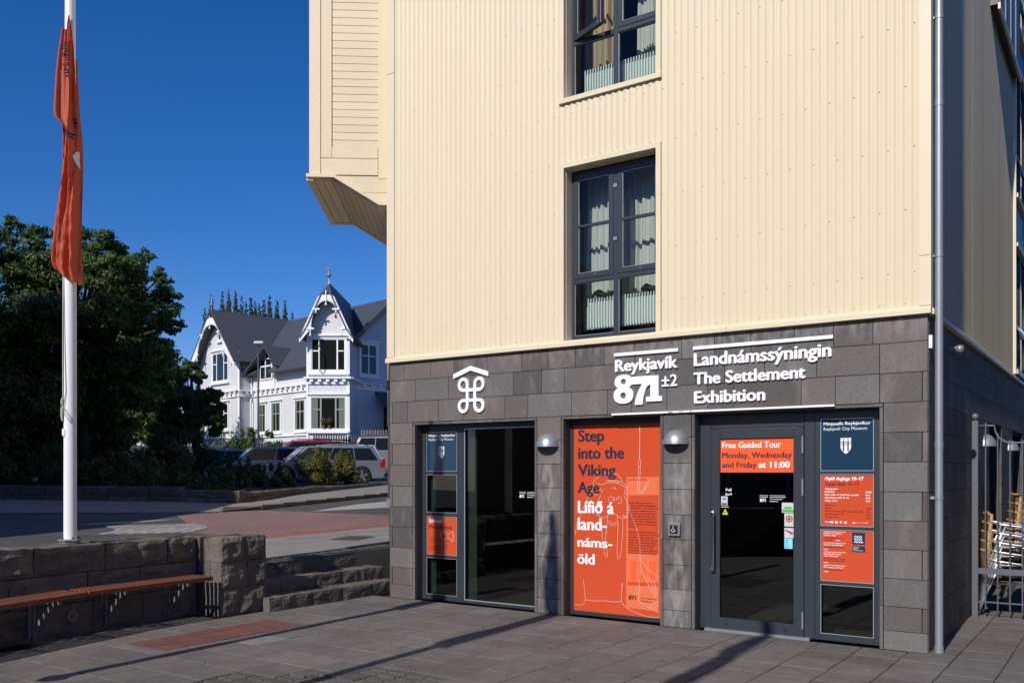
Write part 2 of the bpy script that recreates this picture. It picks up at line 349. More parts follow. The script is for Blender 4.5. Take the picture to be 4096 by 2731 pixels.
# ---------------------------------------------------------------- mesh helpers
class MB:
    def __init__(s):
        s.v = []; s.f = []
    def add(s, vs, fs):
        o = len(s.v)
        s.v += [tuple(v) for v in vs]
        s.f += [tuple(i + o for i in f) for f in fs]
        return s
    def box(s, x0, x1, y0, y1, z0, z1):
        x0, x1 = min(x0, x1), max(x0, x1); y0, y1 = min(y0, y1), max(y0, y1); z0, z1 = min(z0, z1), max(z0, z1)
        return s.add([(x0, y0, z0), (x1, y0, z0), (x1, y1, z0), (x0, y1, z0), (x0, y0, z1), (x1, y0, z1), (x1, y1, z1), (x0, y1, z1)],
                     [(0, 3, 2, 1), (4, 5, 6, 7), (0, 1, 5, 4), (1, 2, 6, 5), (2, 3, 7, 6), (3, 0, 4, 7)])
    def prism(s, poly, a0, a1, axis='y'):
        """poly: 2-D points; axis y -> (x,z) swept along y; x -> (y,z) swept along x; z -> (x,y) swept along z"""
        n = len(poly)
        def P(p, a):
            return (p[0], a, p[1]) if axis == 'y' else ((a, p[0], p[1]) if axis == 'x' else (p[0], p[1], a))
        vs = [P(p, a0) for p in poly] + [P(p, a1) for p in poly]
        fs = [tuple(range(n)), tuple(range(2 * n - 1, n - 1, -1))]
        fs += [(i, (i + 1) % n, n + (i + 1) % n, n + i)[::-1] for i in range(n)]
        return s.add(vs, fs)
    def tube(s, pts, r, n=8, cap=True, closed=False):
        pts = [Vector(p) for p in pts]
        rs = r if isinstance(r, (list, tuple)) else [r] * len(pts)
        o = len(s.v)
        m = len(pts)
        up = None
        for i, p in enumerate(pts):
            a = pts[(i - 1) % m] if (i > 0 or closed) else p
            b = pts[(i + 1) % m] if (i < m - 1 or closed) else p
            t = (b - a).normalized()
            if up is None:
                up = Vector((0, 0, 1)) if abs(t.z) < 0.9 else Vector((1, 0, 0))
            x = t.cross(up).normalized()
            if x.length < 0.1: x = t.orthogonal().normalized()
            y = x.cross(t).normalized()
            up = y
            for k in range(n):
                q = 2 * math.pi * k / n
                s.v.append(tuple(p + x * (rs[i] * math.cos(q)) + y * (rs[i] * math.sin(q))))
        segs = m if closed else m - 1
        for i in range(segs):
            j = (i + 1) % m
            for k in range(n):
                k2 = (k + 1) % n
                s.f.append((o + i * n + k, o + i * n + k2, o + j * n + k2, o + j * n + k))
        if cap and not closed:
            s.f.append(tuple(o + k for k in range(n))[::-1])
            s.f.append(tuple(o + (m - 1) * n + k for k in range(n)))
        return s
    def lathe(s, prof, n=16, c=(0, 0, 0), a0=0, a1=2 * math.pi):
        o = len(s.v)
        full = abs(a1 - a0 - 2 * math.pi) < 1e-6
        cols = n if full else n + 1
        for (r, z) in prof:
            for k in range(cols):
                q = a0 + (a1 - a0) * k / n
                s.v.append((c[0] + r * math.cos(q), c[1] + r * math.sin(q), c[2] + z))
        for i in range(len(prof) - 1):
            for k in range(n):
                k2 = (k + 1) % cols if full else k + 1
                s.f.append((o + i * cols + k, o + i * cols + k2, o + (i + 1) * cols + k2, o + (i + 1) * cols + k))
        return s
    def stroke(s, pts, w, y, dy=0.001):
        """thin printed line on the local x/z plane"""
        pts = [Vector(p) for p in pts]
        o = len(s.v)
        for i, p in enumerate(pts):
            a = pts[max(0, i - 1)]; b = pts[min(len(pts) - 1, i + 1)]
            t = (b - a).normalized() if (b - a).length > 1e-9 else Vector((1, 0))
            nn = Vector((-t[1], t[0])) * (w / 2)
            s.v.append((p[0] + nn[0], y, p[1] + nn[1])); s.v.append((p[0] - nn[0], y, p[1] - nn[1]))
        for i in range(len(pts) - 1):
            s.f.append((o + 2 * i, o + 2 * i + 1, o + 2 * i + 3, o + 2 * i + 2))
        return s
    def xf(s, mtx):
        s.v = [tuple(mtx @ Vector(v)) for v in s.v]
        return s
    def mesh(s, name, m, smooth=False, bevel=0, seg=2, angle=None):
        me = bpy.data.meshes.new(name)
        me.from_pydata(s.v, [], s.f)
        if bevel:
            bm = bmesh.new(); bm.from_mesh(me)
            bmesh.ops.remove_doubles(bm, verts=bm.verts, dist=1e-5)
            bm.normal_update()
            es = [e for e in bm.edges if len(e.link_faces) == 2 and e.calc_face_angle(0) > R(angle or 25)]
            bmesh.ops.bevel(bm, geom=es, offset=bevel, segments=seg, affect='EDGES', profile=0.5, clamp_overlap=True)
            bm.to_mesh(me); bm.free()
        for mm in (m if isinstance(m, (list, tuple)) else [m]):
            me.materials.append(mm)
        if smooth:
            me.polygons.foreach_set('use_smooth', [True] * len(me.polygons))
            if angle is not None or bevel:
                try: me.set_sharp_from_angle(angle=R(40))
                except Exception: pass
        me.update()
        return me
    def build(s, name, m, parent=None, mw=None, **kw):
        return link(s.mesh(name, m, **kw), name, parent, mw)

def link(me, name, parent=None, mw=None):
    o = bpy.data.objects.new(name, me)
    COL.objects.link(o)
    if parent is not None: o.parent = parent
    if mw is not None:
        if parent is None: o.matrix_world = mw
        else: o.matrix_local = mw
    return o

def tag(o, label=None, cat=None, group=None, kind=None):
    if label: o['label'] = label
    if cat: o['category'] = cat
    if group: o['group'] = group
    if kind: o['kind'] = kind
    return o

def thing(name, label, cat, mw=None, group=None):
    o = bpy.data.objects.new(name, None)
    COL.objects.link(o)
    if mw is not None: o.matrix_world = mw
    return tag(o, label, cat, group)

def copy_tree(o, parent=None, kids=None):
    kids = kids or {}
    c = o.copy(); COL.objects.link(c)
    if parent is not None: c.parent = parent
    for ch in KIDS.get(o.name, []): 
        copy_tree(ch, c)
    return c
KIDS = {}
def note_kids(root):
    """remember children for copy_tree without rescanning the scene"""
    allo = list(bpy.data.objects)
    for o in allo:
        if o.parent: KIDS.setdefault(o.parent.name, [])
    for o in allo:
        if o.parent and o not in KIDS[o.parent.name]: KIDS[o.parent.name].append(o)

T = Matrix.Translation
def rz(a): return Matrix.Rotation(a, 4, 'Z')

# museum frame: origin at the near corner, x along the front (left is negative), y into the building
TH = 0.604
Cn = Vector((3.785, 8.185, 0))
MM = T(Cn) @ rz(-TH)
dv = Vector((math.cos(TH), -math.sin(TH), 0)); nv = Vector((math.sin(TH), math.cos(TH), 0))
FL = 6.56                                     # front length
Lc = Cn - dv * FL                             # far left corner
wv = Vector((-0.1385, 0.990, 0)).normalized()  # left side wall runs this way

def text_mesh(body, size, bold=0.0, extrude=0.0, res=3):
    """glyph outlines as (verts, faces) in x/y, depth in z"""
    vs, fs = [], []
    bx, by = bold * 0.5, bold * 0.25
    shifts = [(0.0, 0.0)] if bold <= 0 else [(-bx, 0), (bx, 0), (0, by), (0, -by)] + ([(0, 0)] if bold > 0.1 * size else [])
    for k, (sh, sv) in enumerate(shifts):
        cu = bpy.data.curves.new('t', 'FONT')
        cu.body = body; cu.size = size; cu.resolution_u = res
        cu.extrude = extrude + (0.0004 * k if extrude else 0)
        ob = bpy.data.objects.new('t', cu)
        me = bpy.data.meshes.new_from_object(ob)
        o = len(vs)
        z = 0 if extrude else -0.0003 * k
        vs += [(v.co.x + sh, v.co.y + sv, v.co.z + z) for v in me.vertices]
        fs += [tuple(i + o for i in p.vertices) for p in me.polygons]
        bpy.data.meshes.remove(me); bpy.data.objects.remove(ob); bpy.data.curves.remove(cu)
    return vs, fs

def lettering(body, x0, z0, cap, width, m, parent, y=0.147, bold=0.12, ext=0.0, name='lettering', flip=False, mw=None, res=3):
    """text facing -y with cap height cap and total width; z0 is the baseline"""
    size = cap / 0.70
    vs, fs = text_mesh(body, size, bold * cap * 0.52 if bold else 0, ext, res)
    if not vs: return None
    xs = [v[0] for v in vs]; a, b = min(xs), max(xs)
    sx = (width / (b - a)) if width else 1
    mb = MB()
    mb.v = [(x0 + ((b - v[0]) if flip else (v[0] - a)) * sx, y - v[2], z0 + v[1]) for v in vs]
    mb.f = fs
    return mb.build(name, m, parent, mw)

# ---------------------------------------------------------------- ground
def G(Y):                                     # level of the street that climbs away from the square
    if Y < 34: return 0.15 + 0.031 * Y
    pts = [(34, 1.204), (38, 1.28), (44, 1.60), (53, 3.05), (57, 3.35), (1000, 3.4)]
    for (a, za), (b, zb) in zip(pts, pts[1:]):
        if Y <= b: return za + (zb - za) * (Y - a) / (b - a)
    return 3.4

# line of the low wall round the square (front face), from the steps towards the camera's left
WALL = [Vector((-3.66, 10.45, 0)), Vector((-4.58, 8.92, 0)), Vector((-5.12, 7.70, 0)), Vector((-5.45, 6.2, 0)),
        Vector((-5.45, 4.6, 0)), Vector((-5.1, 3.0, 0)), Vector((-4.4, 1.4, 0)), Vector((-3.2, 0.2, 0)), Vector((-1.6, -1.0, 0))]
PIER0 = Vector((-3.30, 10.23, 0))             # front corner of the pier
PIER1 = PIER0 + nv * 0.64
STEP0 = Vector((-2.86, 10.62, 0)); STEP1 = Vector((-1.70, 12.30, 0))
sdir = (STEP1 - STEP0).normalized(); snr = Vector((-sdir.y, sdir.x, 0))   # towards the street

sq = MB().box(-60, 60, -60, 40, -0.6, -0.035)
tag(sq.build('ground', M['grout']), kind='structure')

# street sheet left of the wall line
inner = [Vector((-6, -60, 0)), Vector((-3.4, -3.0, 0)), Vector((-3.6, -0.2, 0)), Vector((-4.7, 1.2, 0)), Vector((-5.45, 2.9, 0)), Vector((-5.8, 4.6, 0)), Vector((-5.8, 6.25, 0)),
         Vector((-5.45, 7.85, 0)), Vector((-4.92, 9.1, 0)), Vector((-3.95, 10.62, 0)), STEP0 + snr * 0.62, STEP1 + snr * 0.62]
inner += [Lc + wv * 1.2, Lc + wv * 18, Vector((2.0, 33.0, 0)), Vector((60, 33.0, 0))]
mb = MB()
rows = []
for p in inner:
    rows.append([(-80, p.y), (p.x, p.y)])
yy = sorted({-60, -3, -0.2, 1.2, 2.9, 4.6, 6.25, 7.85, 9.1, 10.62, (STEP0 + snr * .62).y, (STEP1 + snr * .62).y, inner[-4].y, inner[-3].y, 33.0})
def edge_x(y):
    for a, b in zip(inner, inner[1:]):
        if a.y <= y <= b.y and b.y > a.y: return a.x + (b.x - a.x) * (y - a.y) / (b.y - a.y)
    return inner[-2].x
for y in yy: mb.v += [(-80, y, G(y)), (edge_x(y), y, G(y)), (edge_x(y), y, -0.5)]
for i in range(len(yy) - 1):
    a = 3 * i; b = 3 * i + 3
    mb.f += [(a, a + 1, b + 1, b), (a + 1, a + 2, b + 2, b + 1)]
tag(mb.build('road', M['asphalt']), kind='structure')
mb = MB()
ys = [33, 34, 38, 44, 53, 57, 120, 500]
for y in ys: mb.v += [(-300, y, G(y)), (300, y, G(y))]
for i in range(len(ys) - 1): mb.f.append((2 * i, 2 * i + 1, 2 * i + 3, 2 * i + 2))
tag(mb.build('car_park_ground', M['asphalt']), kind='structure')

def sheet(name, pts, m, dz=0.004, kind='structure', parent=None):
    """flat-lying polygon on the sloping street"""
    mb = MB(); mb.v = [(x, y, G(y) + dz) for x, y in pts]; mb.f = [tuple(range(len(pts)))]
    bm = bmesh.new(); me = mb.mesh(name, m); bm.from_mesh(me)
    bmesh.ops.recalc_face_normals(bm, faces=bm.faces)
    if bm.faces[0].normal.z < 0: bmesh.ops.reverse_faces(bm, faces=bm.faces)
    bmesh.ops.triangulate(bm, faces=bm.faces); bm.to_mesh(me); bm.free()
    o = link(me, name, parent)
    if kind and parent is None: tag(o, kind=kind)
    return o

red_pts = [(-3.89, 14.25), (-2.25, 16.17), (0.5, 19.2), (0.6, 21.5), (-2.65, 19.09), (-4.72, 20.04), (-5.91, 20.55), (-7.04, 18.9), (-6.5, 17.8), (-5.78, 16.29), (-5.42, 15.22)]
sheet('red_road_surface', red_pts, M['red_road'], 0.004)
sheet('red_road_strip', [(-3.89, 14.25), (-2.25, 16.17), (0.5, 19.2), (0.2, 19.4), (-2.4, 16.75), (-3.9, 15.1)], M['red_road_edge'], 0.008)
sheet('road_marking', [(-4.48, 20.04), (-3.9, 22.4), (-2.7, 24.8), (-1.6, 25.6), (-1.9, 22.3), (-2.93, 21.3)], M['road_paint'], 0.008)
# near pavement with its slabs
sheet('pavement', [(-4.2, 10.2), (-3.21, 11.7), (-1.88, 13.53), (0.2, 16.4), (0.5, 19.2), (-2.25, 16.17), (-3.89, 14.25), (-5.2, 13.2), (-6.6, 11.6), (-5.6, 9.0)], M['grout'], 0.004)
pd = (Vector((-1.88, 13.53, 0)) - Vector((-3.21, 11.82, 0))).normalized(); pn = Vector((-pd.y, pd.x, 0))
pave = thing('pavement_edge', None, None); tag(pave, kind='structure')
o0 = Vector((-3.21, 11.72, 0)); nslab = 0
slab_me = {}
def inside(pt, poly):
    c = False; n = len(poly)
    for i in range(n):
        x1, y1 = poly[i]; x2, y2 = poly[(i + 1) % n]
        if (y1 > pt.y) != (y2 > pt.y) and pt.x < (x2 - x1) * (pt.y - y1) / (y2 - y1) + x1: c = not c
    return c
near_poly = [(-4.3, 10.2), (-3.21, 11.7), (-1.88, 13.53), (0.2, 16.4), (0.5, 19.1), (-2.25, 16.10), (-3.89, 14.20), (-5.2, 13.1), (-6.6, 11.6), (-5.6, 9.0)]
for i in range(-5, 13):
    for j in range(0, 7):
        c = o0 + pd * (i * 0.5 + 0.25) + pn * (j * 0.5 + 0.25 + 0.12)
        if not inside(c, near_poly): continue
        mb = MB()
        a = 0.244
        for s1, s2 in ((-1, -1), (1, -1), (1, 1), (-1, 1)):
            q = c + pd * a * s1 + pn * a * s2; mb.v.append((q.x, q.y, G(q.y) + 0.010))
        mb.v += [(x, y, z - 0.02) for x, y, z in mb.v[:4]]
        mb.f = [(0, 1, 2, 3), (0, 4, 5, 1), (1, 5, 6, 2), (2, 6, 7, 3), (3, 7, 4, 0)]
        mb.build('paving_slab', M['pavement'], pave); nslab += 1
# dark setts along the head of the steps
for i in range(0, 12):
    for j in (0, 1):
        c = o0 + pd * (i * 0.22 - 0.35) - pn * (0.02 + j * 0.11)
        q = c - o0
        mb = MB().box(-0.105, 0.105, -0.052, 0.052, -0.03, 0.014)
        mb.xf(T((c.x, c.y, G(c.y))) @ rz(math.atan2(pd.y, pd.x)))
        mb.build('sett', M['sett'], pave)
sheet('manhole_cover', [(-2.86, 14.1), (-2.4, 14.0), (-2.2, 14.55), (-2.66, 14.65)], M['fence_dark'], 0.016)
# curved block band and grey lane at the left
arc = thing('block_band', None, None); tag(arc, kind='structure')
sheet('grey_lane', [(-12, 13.0), (-6.55, 14.83), (-7.0, 16.3), (-9.4, 15.9), (-14, 15.0)], M['asphalt'], 0.004)
for i in range(14):
    t0, t1 = i / 14, (i + 0.93) / 14
    def row(t, side):
        a = Vector((-6.9, 15.0, 0)).lerp(Vector((-5.45, 15.4, 0)), t); b = Vector((-7.5, 16.5, 0)).lerp(Vector((-6.0, 17.0, 0)), t)
        q = a.lerp(b, side); bulge = 0.28 * math.sin(side * math.pi)
        return (q.x + bulge, q.y)
    for k, mt in ((0, 'road_paint' if i % 2 == 0 else 'pavement'), (1, 'pavement')):
        s0, s1 = (0.02, 0.48) if k == 0 else (0.5, 0.98)
        pts = [row(t0, s0), row(t1, s0), row(t1, (s0 + s1) / 2), row(t1, s1), row(t0, s1), row(t0, (s0 + s1) / 2)]
        mb = MB(); mb.v = [(x, y, G(y) + 0.014) for x, y in pts] + [(x, y, G(y) - 0.01) for x, y in pts]
        n = 6; mb.f = [tuple(range(n))] + [(q, n + q, n + (q + 1) % n, (q + 1) % n) for q in range(n)]
        mb.build('paver', M[mt], arc)
sheet('road_marking', [(-8.3, 16.6), (-6.9, 17.9), (-6.6, 18.1), (-7.4, 17.0)], M['road_paint'], 0.008)
# far pavement and kerb
kp = [(-12.0, 19.6), (-8.2, 19.7), (-6.6, 19.9), (-5.82, 20.37), (-5.34, 21.86), (-3.62, 26.08), (-1.2, 32.0)]
wp = [(-13.5, 23.3), (-8.2, 22.25), (-6.75, 21.6), (-6.35, 22.0), (-6.1, 25.0), (-4.45, 31.2), (-3.3, 34.6)]
mb = MB()
pts = kp + wp[::-1]
mb.v = [(x, y, G(y) + (0.012 if x < -6.2 and y < 20.4 else 0.09)) for x, y in pts]
mb.f = [tuple(range(len(pts)))]
me = mb.mesh('far_pavement', M['pavement'])
bm = bmesh.new(); bm.from_mesh(me); bmesh.ops.triangulate(bm, faces=bm.faces)
for f in bm.faces:
    if f.normal.z < 0: f.normal_flip()
bm.to_mesh(me); bm.free()
tag(link(me, 'far_pavement'), kind='structure')
kerb = thing('kerb', None, None); tag(kerb, kind='structure')
def along(poly, step, f, jit=0.0):
    """walk a polyline in pieces of about step metres"""
    segs = [(Vector((*a, 0)) if not isinstance(a, Vector) else a, Vector((*b, 0)) if not isinstance(b, Vector) else b) for a, b in zip(poly, poly[1:])]
    L = [(b - a).length for a, b in segs]; tot = sum(L)
    def P(s):
        s = max(0, min(tot, s))
        for (a, b), l in zip(segs, L):
            if s <= l + 1e-9: return a + (b - a) * (s / l)
            s -= l
        return segs[-1][1]
    s = 0; k = 0
    while s < tot - 0.05:
        e = min(tot, s + step * (1 + random.uniform(-jit, jit)))
        if tot - e < step * 0.3: e = tot
        f(k, P(s), P(e), e - s); s = e; k += 1
def kerb_piece(k, a, b, l):
    z = (G(a.y) + G(b.y)) / 2
    d = (b - a).normalized()
    mb = MB().box(0, l - 0.012, -0.02, 0.13, -0.1, 0.0)
    lift = 0.02 if a.x < -6.5 else 0.105
    mb.v = [(x, y, zz + lift) for x, y, zz in mb.v]
    mb.xf(T((a.x, a.y, z)) @ rz(math.atan2(d.y, d.x)))
    mb.build('kerb_stone', M['kerb'], kerb, bevel=0.015, seg=2)
along(kp[1:], 0.95, kerb_piece, 0.1)

# ---------------------------------------------------------------- rough stone blocks
def rough_block(l, d, h, seed, amp=0.022, topamp=0.008, faces=('f',), nl=None):
    """split-faced block: x 0..l, front face y=0 (towards -y), depth d, height 0..h"""
    nx = nl or max(4, min(9, int(l / 0.07))); nz = 5; ny = 3
    idx = {}; mb = MB()
    def V(i, j, k):
        key = (i, j, k)
        if key in idx: return idx[key]
        x, y, z = l * i / nx, d * j / ny, h * k / nz
        e = min(i, nx - i, 1) * min(k, nz - k, 1)
        p = Vector((x * 6 + seed * 3.1, y * 6, z * 6 + seed * 1.7))
        if j == 0:
            w = noise.noise(p * 1.1) * amp * 1.6 + noise.noise(p * 2.7) * amp
            y += -abs(amp) * (0.55 if e else -0.15) - w * (1 if e else 0.35)
        if k == nz: z += noise.noise(p * 1.5) * topamp * 2 + noise.noise(p * 4) * topamp
        if 'r' in faces and i == nx:
            ww = noise.noise(p * 1.3 + Vector((5, 5, 5))) * amp * 1.6
            x += amp * (0.5 if 0 < j < ny and 0 < k < nz else -0.1) + ww * (1 if 0 < k < nz else 0.3)
        if i in (0, nx) and j == 0: x += noise.noise(p * 3) * 0.006
        mb.v.append((x, y, z)); idx[key] = len(mb.v) - 1
        return idx[key]
    for i in range(nx):
        for k in range(nz):
            mb.f.append((V(i, 0, k), V(i + 1, 0, k), V(i + 1, 0, k + 1), V(i, 0, k + 1)))
    for i in range(nx):
        for j in range(ny):
            mb.f.append((V(i, j, nz), V(i + 1, j, nz), V(i + 1, j + 1, nz), V(i, j + 1, nz)))
    for i0, fl in ((0, True), (nx, False)):
        for j in range(ny):
            for k in range(nz):
                q = (V(i0, j, k), V(i0, j + 1, k), V(i0, j + 1, k + 1), V(i0, j, k + 1))
                mb.f.append(q[::-1] if fl else q)
    return mb

def face_frame(a, b):
    d = (b - a).normalized()
    return T((a.x, a.y, 0)) @ rz(math.atan2(d.y, d.x))

wall = thing('stone_wall', 'low wall of split-faced basalt blocks curving round the square behind the benches', 'wall')
seed = 0
courses = [(0.0, 0.335, 0.62), (0.335, 0.63, 0.75), (0.63, 0.915, 0.72)]
WP = WALL[::-1]                                # so that the front face looks onto the square (-y of local frame on its right side)
def wall_course(z0, z1, step, off):
    def f(k, a, b, l):
        global seed
        seed += 1
        if a.y < 1.5: return
        mb = rough_block(l - 0.012, 0.42, (z1 - z0) - 0.008, seed, amp=0.026 if z1 < 0.9 else 0.034, topamp=0.010 if z1 > 0.9 else 0.002, nl=6)
        mb.xf(T((0, 0, z0)))
        mb.build('stone', M['rock'], wall, face_frame(a, b))
    along([WP[0] + (WP[1] - WP[0]) * off] + WP[1:], step, f, 0.25)
for (z0, z1, st), off in zip(courses, (0.0, 0.2, 0.1)): wall_course(z0, z1, st, off)
# solid heart of the wall
def heart(k, a, b, l):
    MB().box(-0.02, l + 0.02, 0.06, 0.36, 0, 0.86).xf(face_frame(a, b)).build('wall_core', M['rock'], wall)
for a, b in zip(WP, WP[1:]):
    if b.y > 1.5: heart(0, a, b, (b - a).length)

# pier at the end of the wall
pier = thing('stone_pier', 'square basalt pier at the end of the low wall beside the steps', 'pier')
A0 = PIER0 - dv * 0.50
def pier_block(x0, x1, y0, y1, z0, z1, s, name='stone'):
    """box in the pier frame: x along the front (dv), y inwards (nv); smooth left-hand front, rough right face"""
    nx, ny, nz = 4, 5, 5
    idx = {}; mb = MB()
    def V(i, j, k):
        key = (i, j, k)
        if key in idx: return idx[key]
        x = x0 + (x1 - x0) * i / nx; y = y0 + (y1 - y0) * j / ny; z = z0 + (z1 - z0) * k / nz
        p = Vector((x * 7 + s, y * 7, z * 7))
        if i == nx and x1 > 0.4: x += (0.018 if 0 < j < ny and 0 < k < nz else -0.004) + noise.noise(p) * 0.026 * (1 if 0 < k < nz else 0.3) + noise.noise(p * 2.6) * 0.012
        if j == 0: y -= 0.004 + noise.noise(p * 1.2) * 0.010
        if k == nz and z1 > 0.85: z += noise.noise(p * 1.5) * 0.02
        mb.v.append((x, y, z)); idx[key] = len(mb.v) - 1
        return idx[key]
    for i in range(nx):
        for k in range(nz): mb.f.append((V(i, 0, k), V(i + 1, 0, k), V(i + 1, 0, k + 1), V(i, 0, k + 1)))
    for j in range(ny):
        for k in range(nz):
            mb.f.append((V(nx, j, k), V(nx, j + 1, k), V(nx, j + 1, k + 1), V(nx, j, k + 1)))
            mb.f.append((V(0, j + 1, k), V(0, j, k), V(0, j, k + 1), V(0, j + 1, k + 1)))
    for i in range(nx):
        for j in range(ny): mb.f.append((V(i, j, nz), V(i + 1, j, nz), V(i + 1, j + 1, nz), V(i, j + 1, nz)))
    for i in range(nx):
        for k in range(nz): mb.f.append((V(i + 1, ny, k), V(i, ny, k), V(i, ny, k + 1), V(i + 1, ny, k + 1)))
    mb.build(name, M['rock'], pier, T(A0) @ rz(-TH))
g = 0.005
pier_block(0.0, 0.50 , 0.0, 0.30, 0.63, 0.905, 1); pier_block(0.0, 0.50, 0.30 + g, 0.64, 0.63, 0.90, 2)
pier_block(0.0, 0.30 - g, 0.0, 0.36, 0.325, 0.63 - g, 3); pier_block(0.30, 0.50, 0.0, 0.36, 0.325, 0.63 - g, 4); pier_block(0.0, 0.50, 0.36 + g, 0.64, 0.325, 0.63 - g, 5)
pier_block(0.0, 0.50, 0.0, 0.24, 0.0, 0.325 - g, 6); pier_block(0.0, 0.50, 0.24 + g, 0.64, 0.0, 0.325 - g, 7)

# steps up to the street
steps = thing('stone_steps', 'three rough basalt steps between the pier and the museum corner', 'steps')
for r_ in range(3):
    a = STEP0 + snr * (0.31 * r_); b = STEP1 + snr * (0.31 * r_) + sdir * 0.25
    z0 = -0.03 if r_ == 0 else 0.165 * r_ - 0.03
    def f(k, p, q, l, z0=z0, r_=r_):
        global seed
        seed += 1
        mb = rough_block(l - 0.008, 0.42, 0.165 * (r_ + 1) - z0, seed, amp=0.011, topamp=0.006, nl=7)
        mb.xf(T((0, 0, z0)))
        mb.build('step_block', M['rock'], steps, face_frame(p, q))
    along([a, b], 0.58, f, 0.25)

# ---------------------------------------------------------------- paving of the square
plaza = thing('plaza', None, None); tag(plaza, kind='structure')
S_ = 0.40
def seen(p, m=60):
    if p.y < 0.5: return False
    u = 2048 + 3600 * p.x / p.y; v = 1888.5 + 3600 * 1.65 / p.y
    return -m < u < 4096 + m and 1300 < v < 2731 + m
def wall_x(y):
    for a, b in zip(WALL, WALL[1:]):
        if b.y <= y <= a.y: return b.x + (a.x - b.x) * (y - b.y) / (a.y - b.y)
    return None
def in_square(p):
    l = MM.inverted() @ p
    if l.y > 0.12 and l.x < -0.15: return False
    wx = wall_x(p.y)
    if wx is not None and p.x < wx + 0.06: return False
    if p.y > 10.2 and (p - STEP0).dot(snr) > -0.03: return False
    if (p - A0).dot(dv) < 0.5 and (p - A0).dot(nv) > 0 and (p - A0).dot(dv) > -0.1: return False
    return True
BR0 = Vector((-3.22, 8.33, 0)); bd = nv
def in_brick(p):
    q = p - BR0
    return -0.66 < q.dot(dv) < -0.0 and -0.05 < q.dot(nv) < 1.72
cand = []
for i in range(-26, 22):
    for j in range(-26, 22):
        lx, ly = i * S_ + 0.03, j * S_ - 0.2
        w = MM @ Vector((lx, ly, 0))
        cand.append((i, j, lx, ly, w))
variants = []
for k in range(6):
    a = S_ / 2 - 0.004
    mb = MB().box(-a, a, -a, a, -0.05, 0.0)
    variants.append(mb.mesh('paving_slab', M['slab'], bevel=0.004, seg=1))
pale = MB().box(-a, a, -a, a, -0.05, 0.001).mesh('paving_slab', M['slab_pale'], bevel=0.004, seg=1)
rest = MB(); nsl = 0
setts = []
def sett_zone(w): return -2.75 < w.x < -0.75 and 6.4 < w.y < 7.42
for i, j, lx, ly, w in cand:
    if not in_square(w): continue
    if sett_zone(w): setts.append((lx, ly)); continue
    if seen(w) and nsl < 290:
        me = variants[rng.integers(6)]
        if (w - Vector((-2.52, 8.74, 0))).length < 0.26: me = pale
        mw = MM @ T((lx, ly, random.uniform(-0.0015, 0.0015))) @ Matrix.Rotation(R(random.uniform(-.12, .12)), 4, 'X') @ rz(R(random.uniform(-.4, .4)) + (math.pi / 2) * random.randint(0, 3))
        link(me, 'paving_slab', plaza, mw); nsl += 1
    elif (w - Vector((0, 6, 0))).length < 9:
        a = S_ / 2 - 0.004
        rest.box(lx - a, lx + a, ly - a, ly + a, -0.05, 0.0)
o = rest.build('outer_paving', M['slab'], plaza, MM); o['kind'] = 'stuff'
for lx, ly in setts:
    for a_ in range(2):
        for b_ in range(3):
            if nsl > 296: pass
            cx, cy = lx - 0.1 + a_ * 0.2, ly - 0.133 + b_ * 0.1333
            mb = MB().box(-0.094, 0.094, -0.061, 0.061, -0.05, random.uniform(-0.006, 0.004))
            me = mb.mesh('sett', M['sett'], bevel=0.012, seg=1)
            link(me, 'sett', plaza, MM @ T((cx, cy, 0)) @ rz(R(random.uniform(-3, 3))))
brick_me = MB().box(-0.095, 0.095, -0.047, 0.047, -0.01, 0.006).mesh('brick', M['red_brick'], bevel=0.005, seg=1)
for i in range(3):
    for j in range(17):
        p = BR0 - dv * (0.10 + i * 0.198 ) + nv * (0.05 + j * 0.099)
        if in_square(p + nv * 0.05): link(brick_me, 'brick', plaza, T(p) @ rz(-TH) @ rz(R(random.uniform(-1, 1))))
# filler strips left by the brick patch
mb = MB()
mb.box(-0.60, 0.0, 0.0, 1.69, -0.03, 0.0035)
mb.build('paving_bed', M['grout'], plaza, T(BR0) @ rz(-TH))

# specks of litter and moss between the slabs
mb = MB()
for _ in range(900):
    p = Vector((random.uniform(-5, 5.5), random.uniform(6.6, 12.5), 0))
    if not in_square(p): continue
    l = MM.inverted() @ p
    if random.random() < 0.8:
        if random.random() < 0.5: l.x = round((l.x - 0.03 - 0.2) / S_) * S_ + 0.23
        else: l.y = round((l.y + 0.2 - 0.2) / S_) * S_
        if l.x < -FL or (l.y > -0.02 and l.x < 0): continue
    p = MM @ l; a = random.uniform(0, 6.28); r_ = random.uniform(0.004, 0.014)
    o = len(mb.v)
    mb.v += [(p.x + r_ * math.cos(a), p.y + r_ * math.sin(a), 0.002), (p.x - r_ * 0.5 * math.sin(a), p.y + r_ * .5 * math.cos(a), 0.004 + r_ * 0.5), (p.x - r_ * math.cos(a), p.y - r_ * math.sin(a), 0.002), (p.x + r_ * .5 * math.sin(a), p.y - r_ * .5 * math.cos(a), 0.003)]
    mb.f.append((o, o + 1, o + 2, o + 3))
tag(mb.build('moss', M['moss']), 'moss tufts and crumbs in the joints of the square\'s paving', 'moss', kind='stuff')
mb = MB()
for _ in range(24):
    p = Vector((random.uniform(-4.5, 4.5), random.uniform(7.0, 11.5), 0))
    if not in_square(p): continue
    a = random.uniform(0, 6.28); r_ = random.uniform(0.006, 0.016); o = len(mb.v)
    mb.v += [(p.x + r_ * math.cos(a + k * 1.57), p.y + r_ * math.sin(a + k * 1.57), 0.003 + 0.002 * k) for k in range(4)]; mb.f.append((o, o + 1, o + 2, o + 3))
tag(mb.build('litter', M['slab_pale']), 'small pale scraps of litter scattered on the paving', 'litter', kind='stuff')

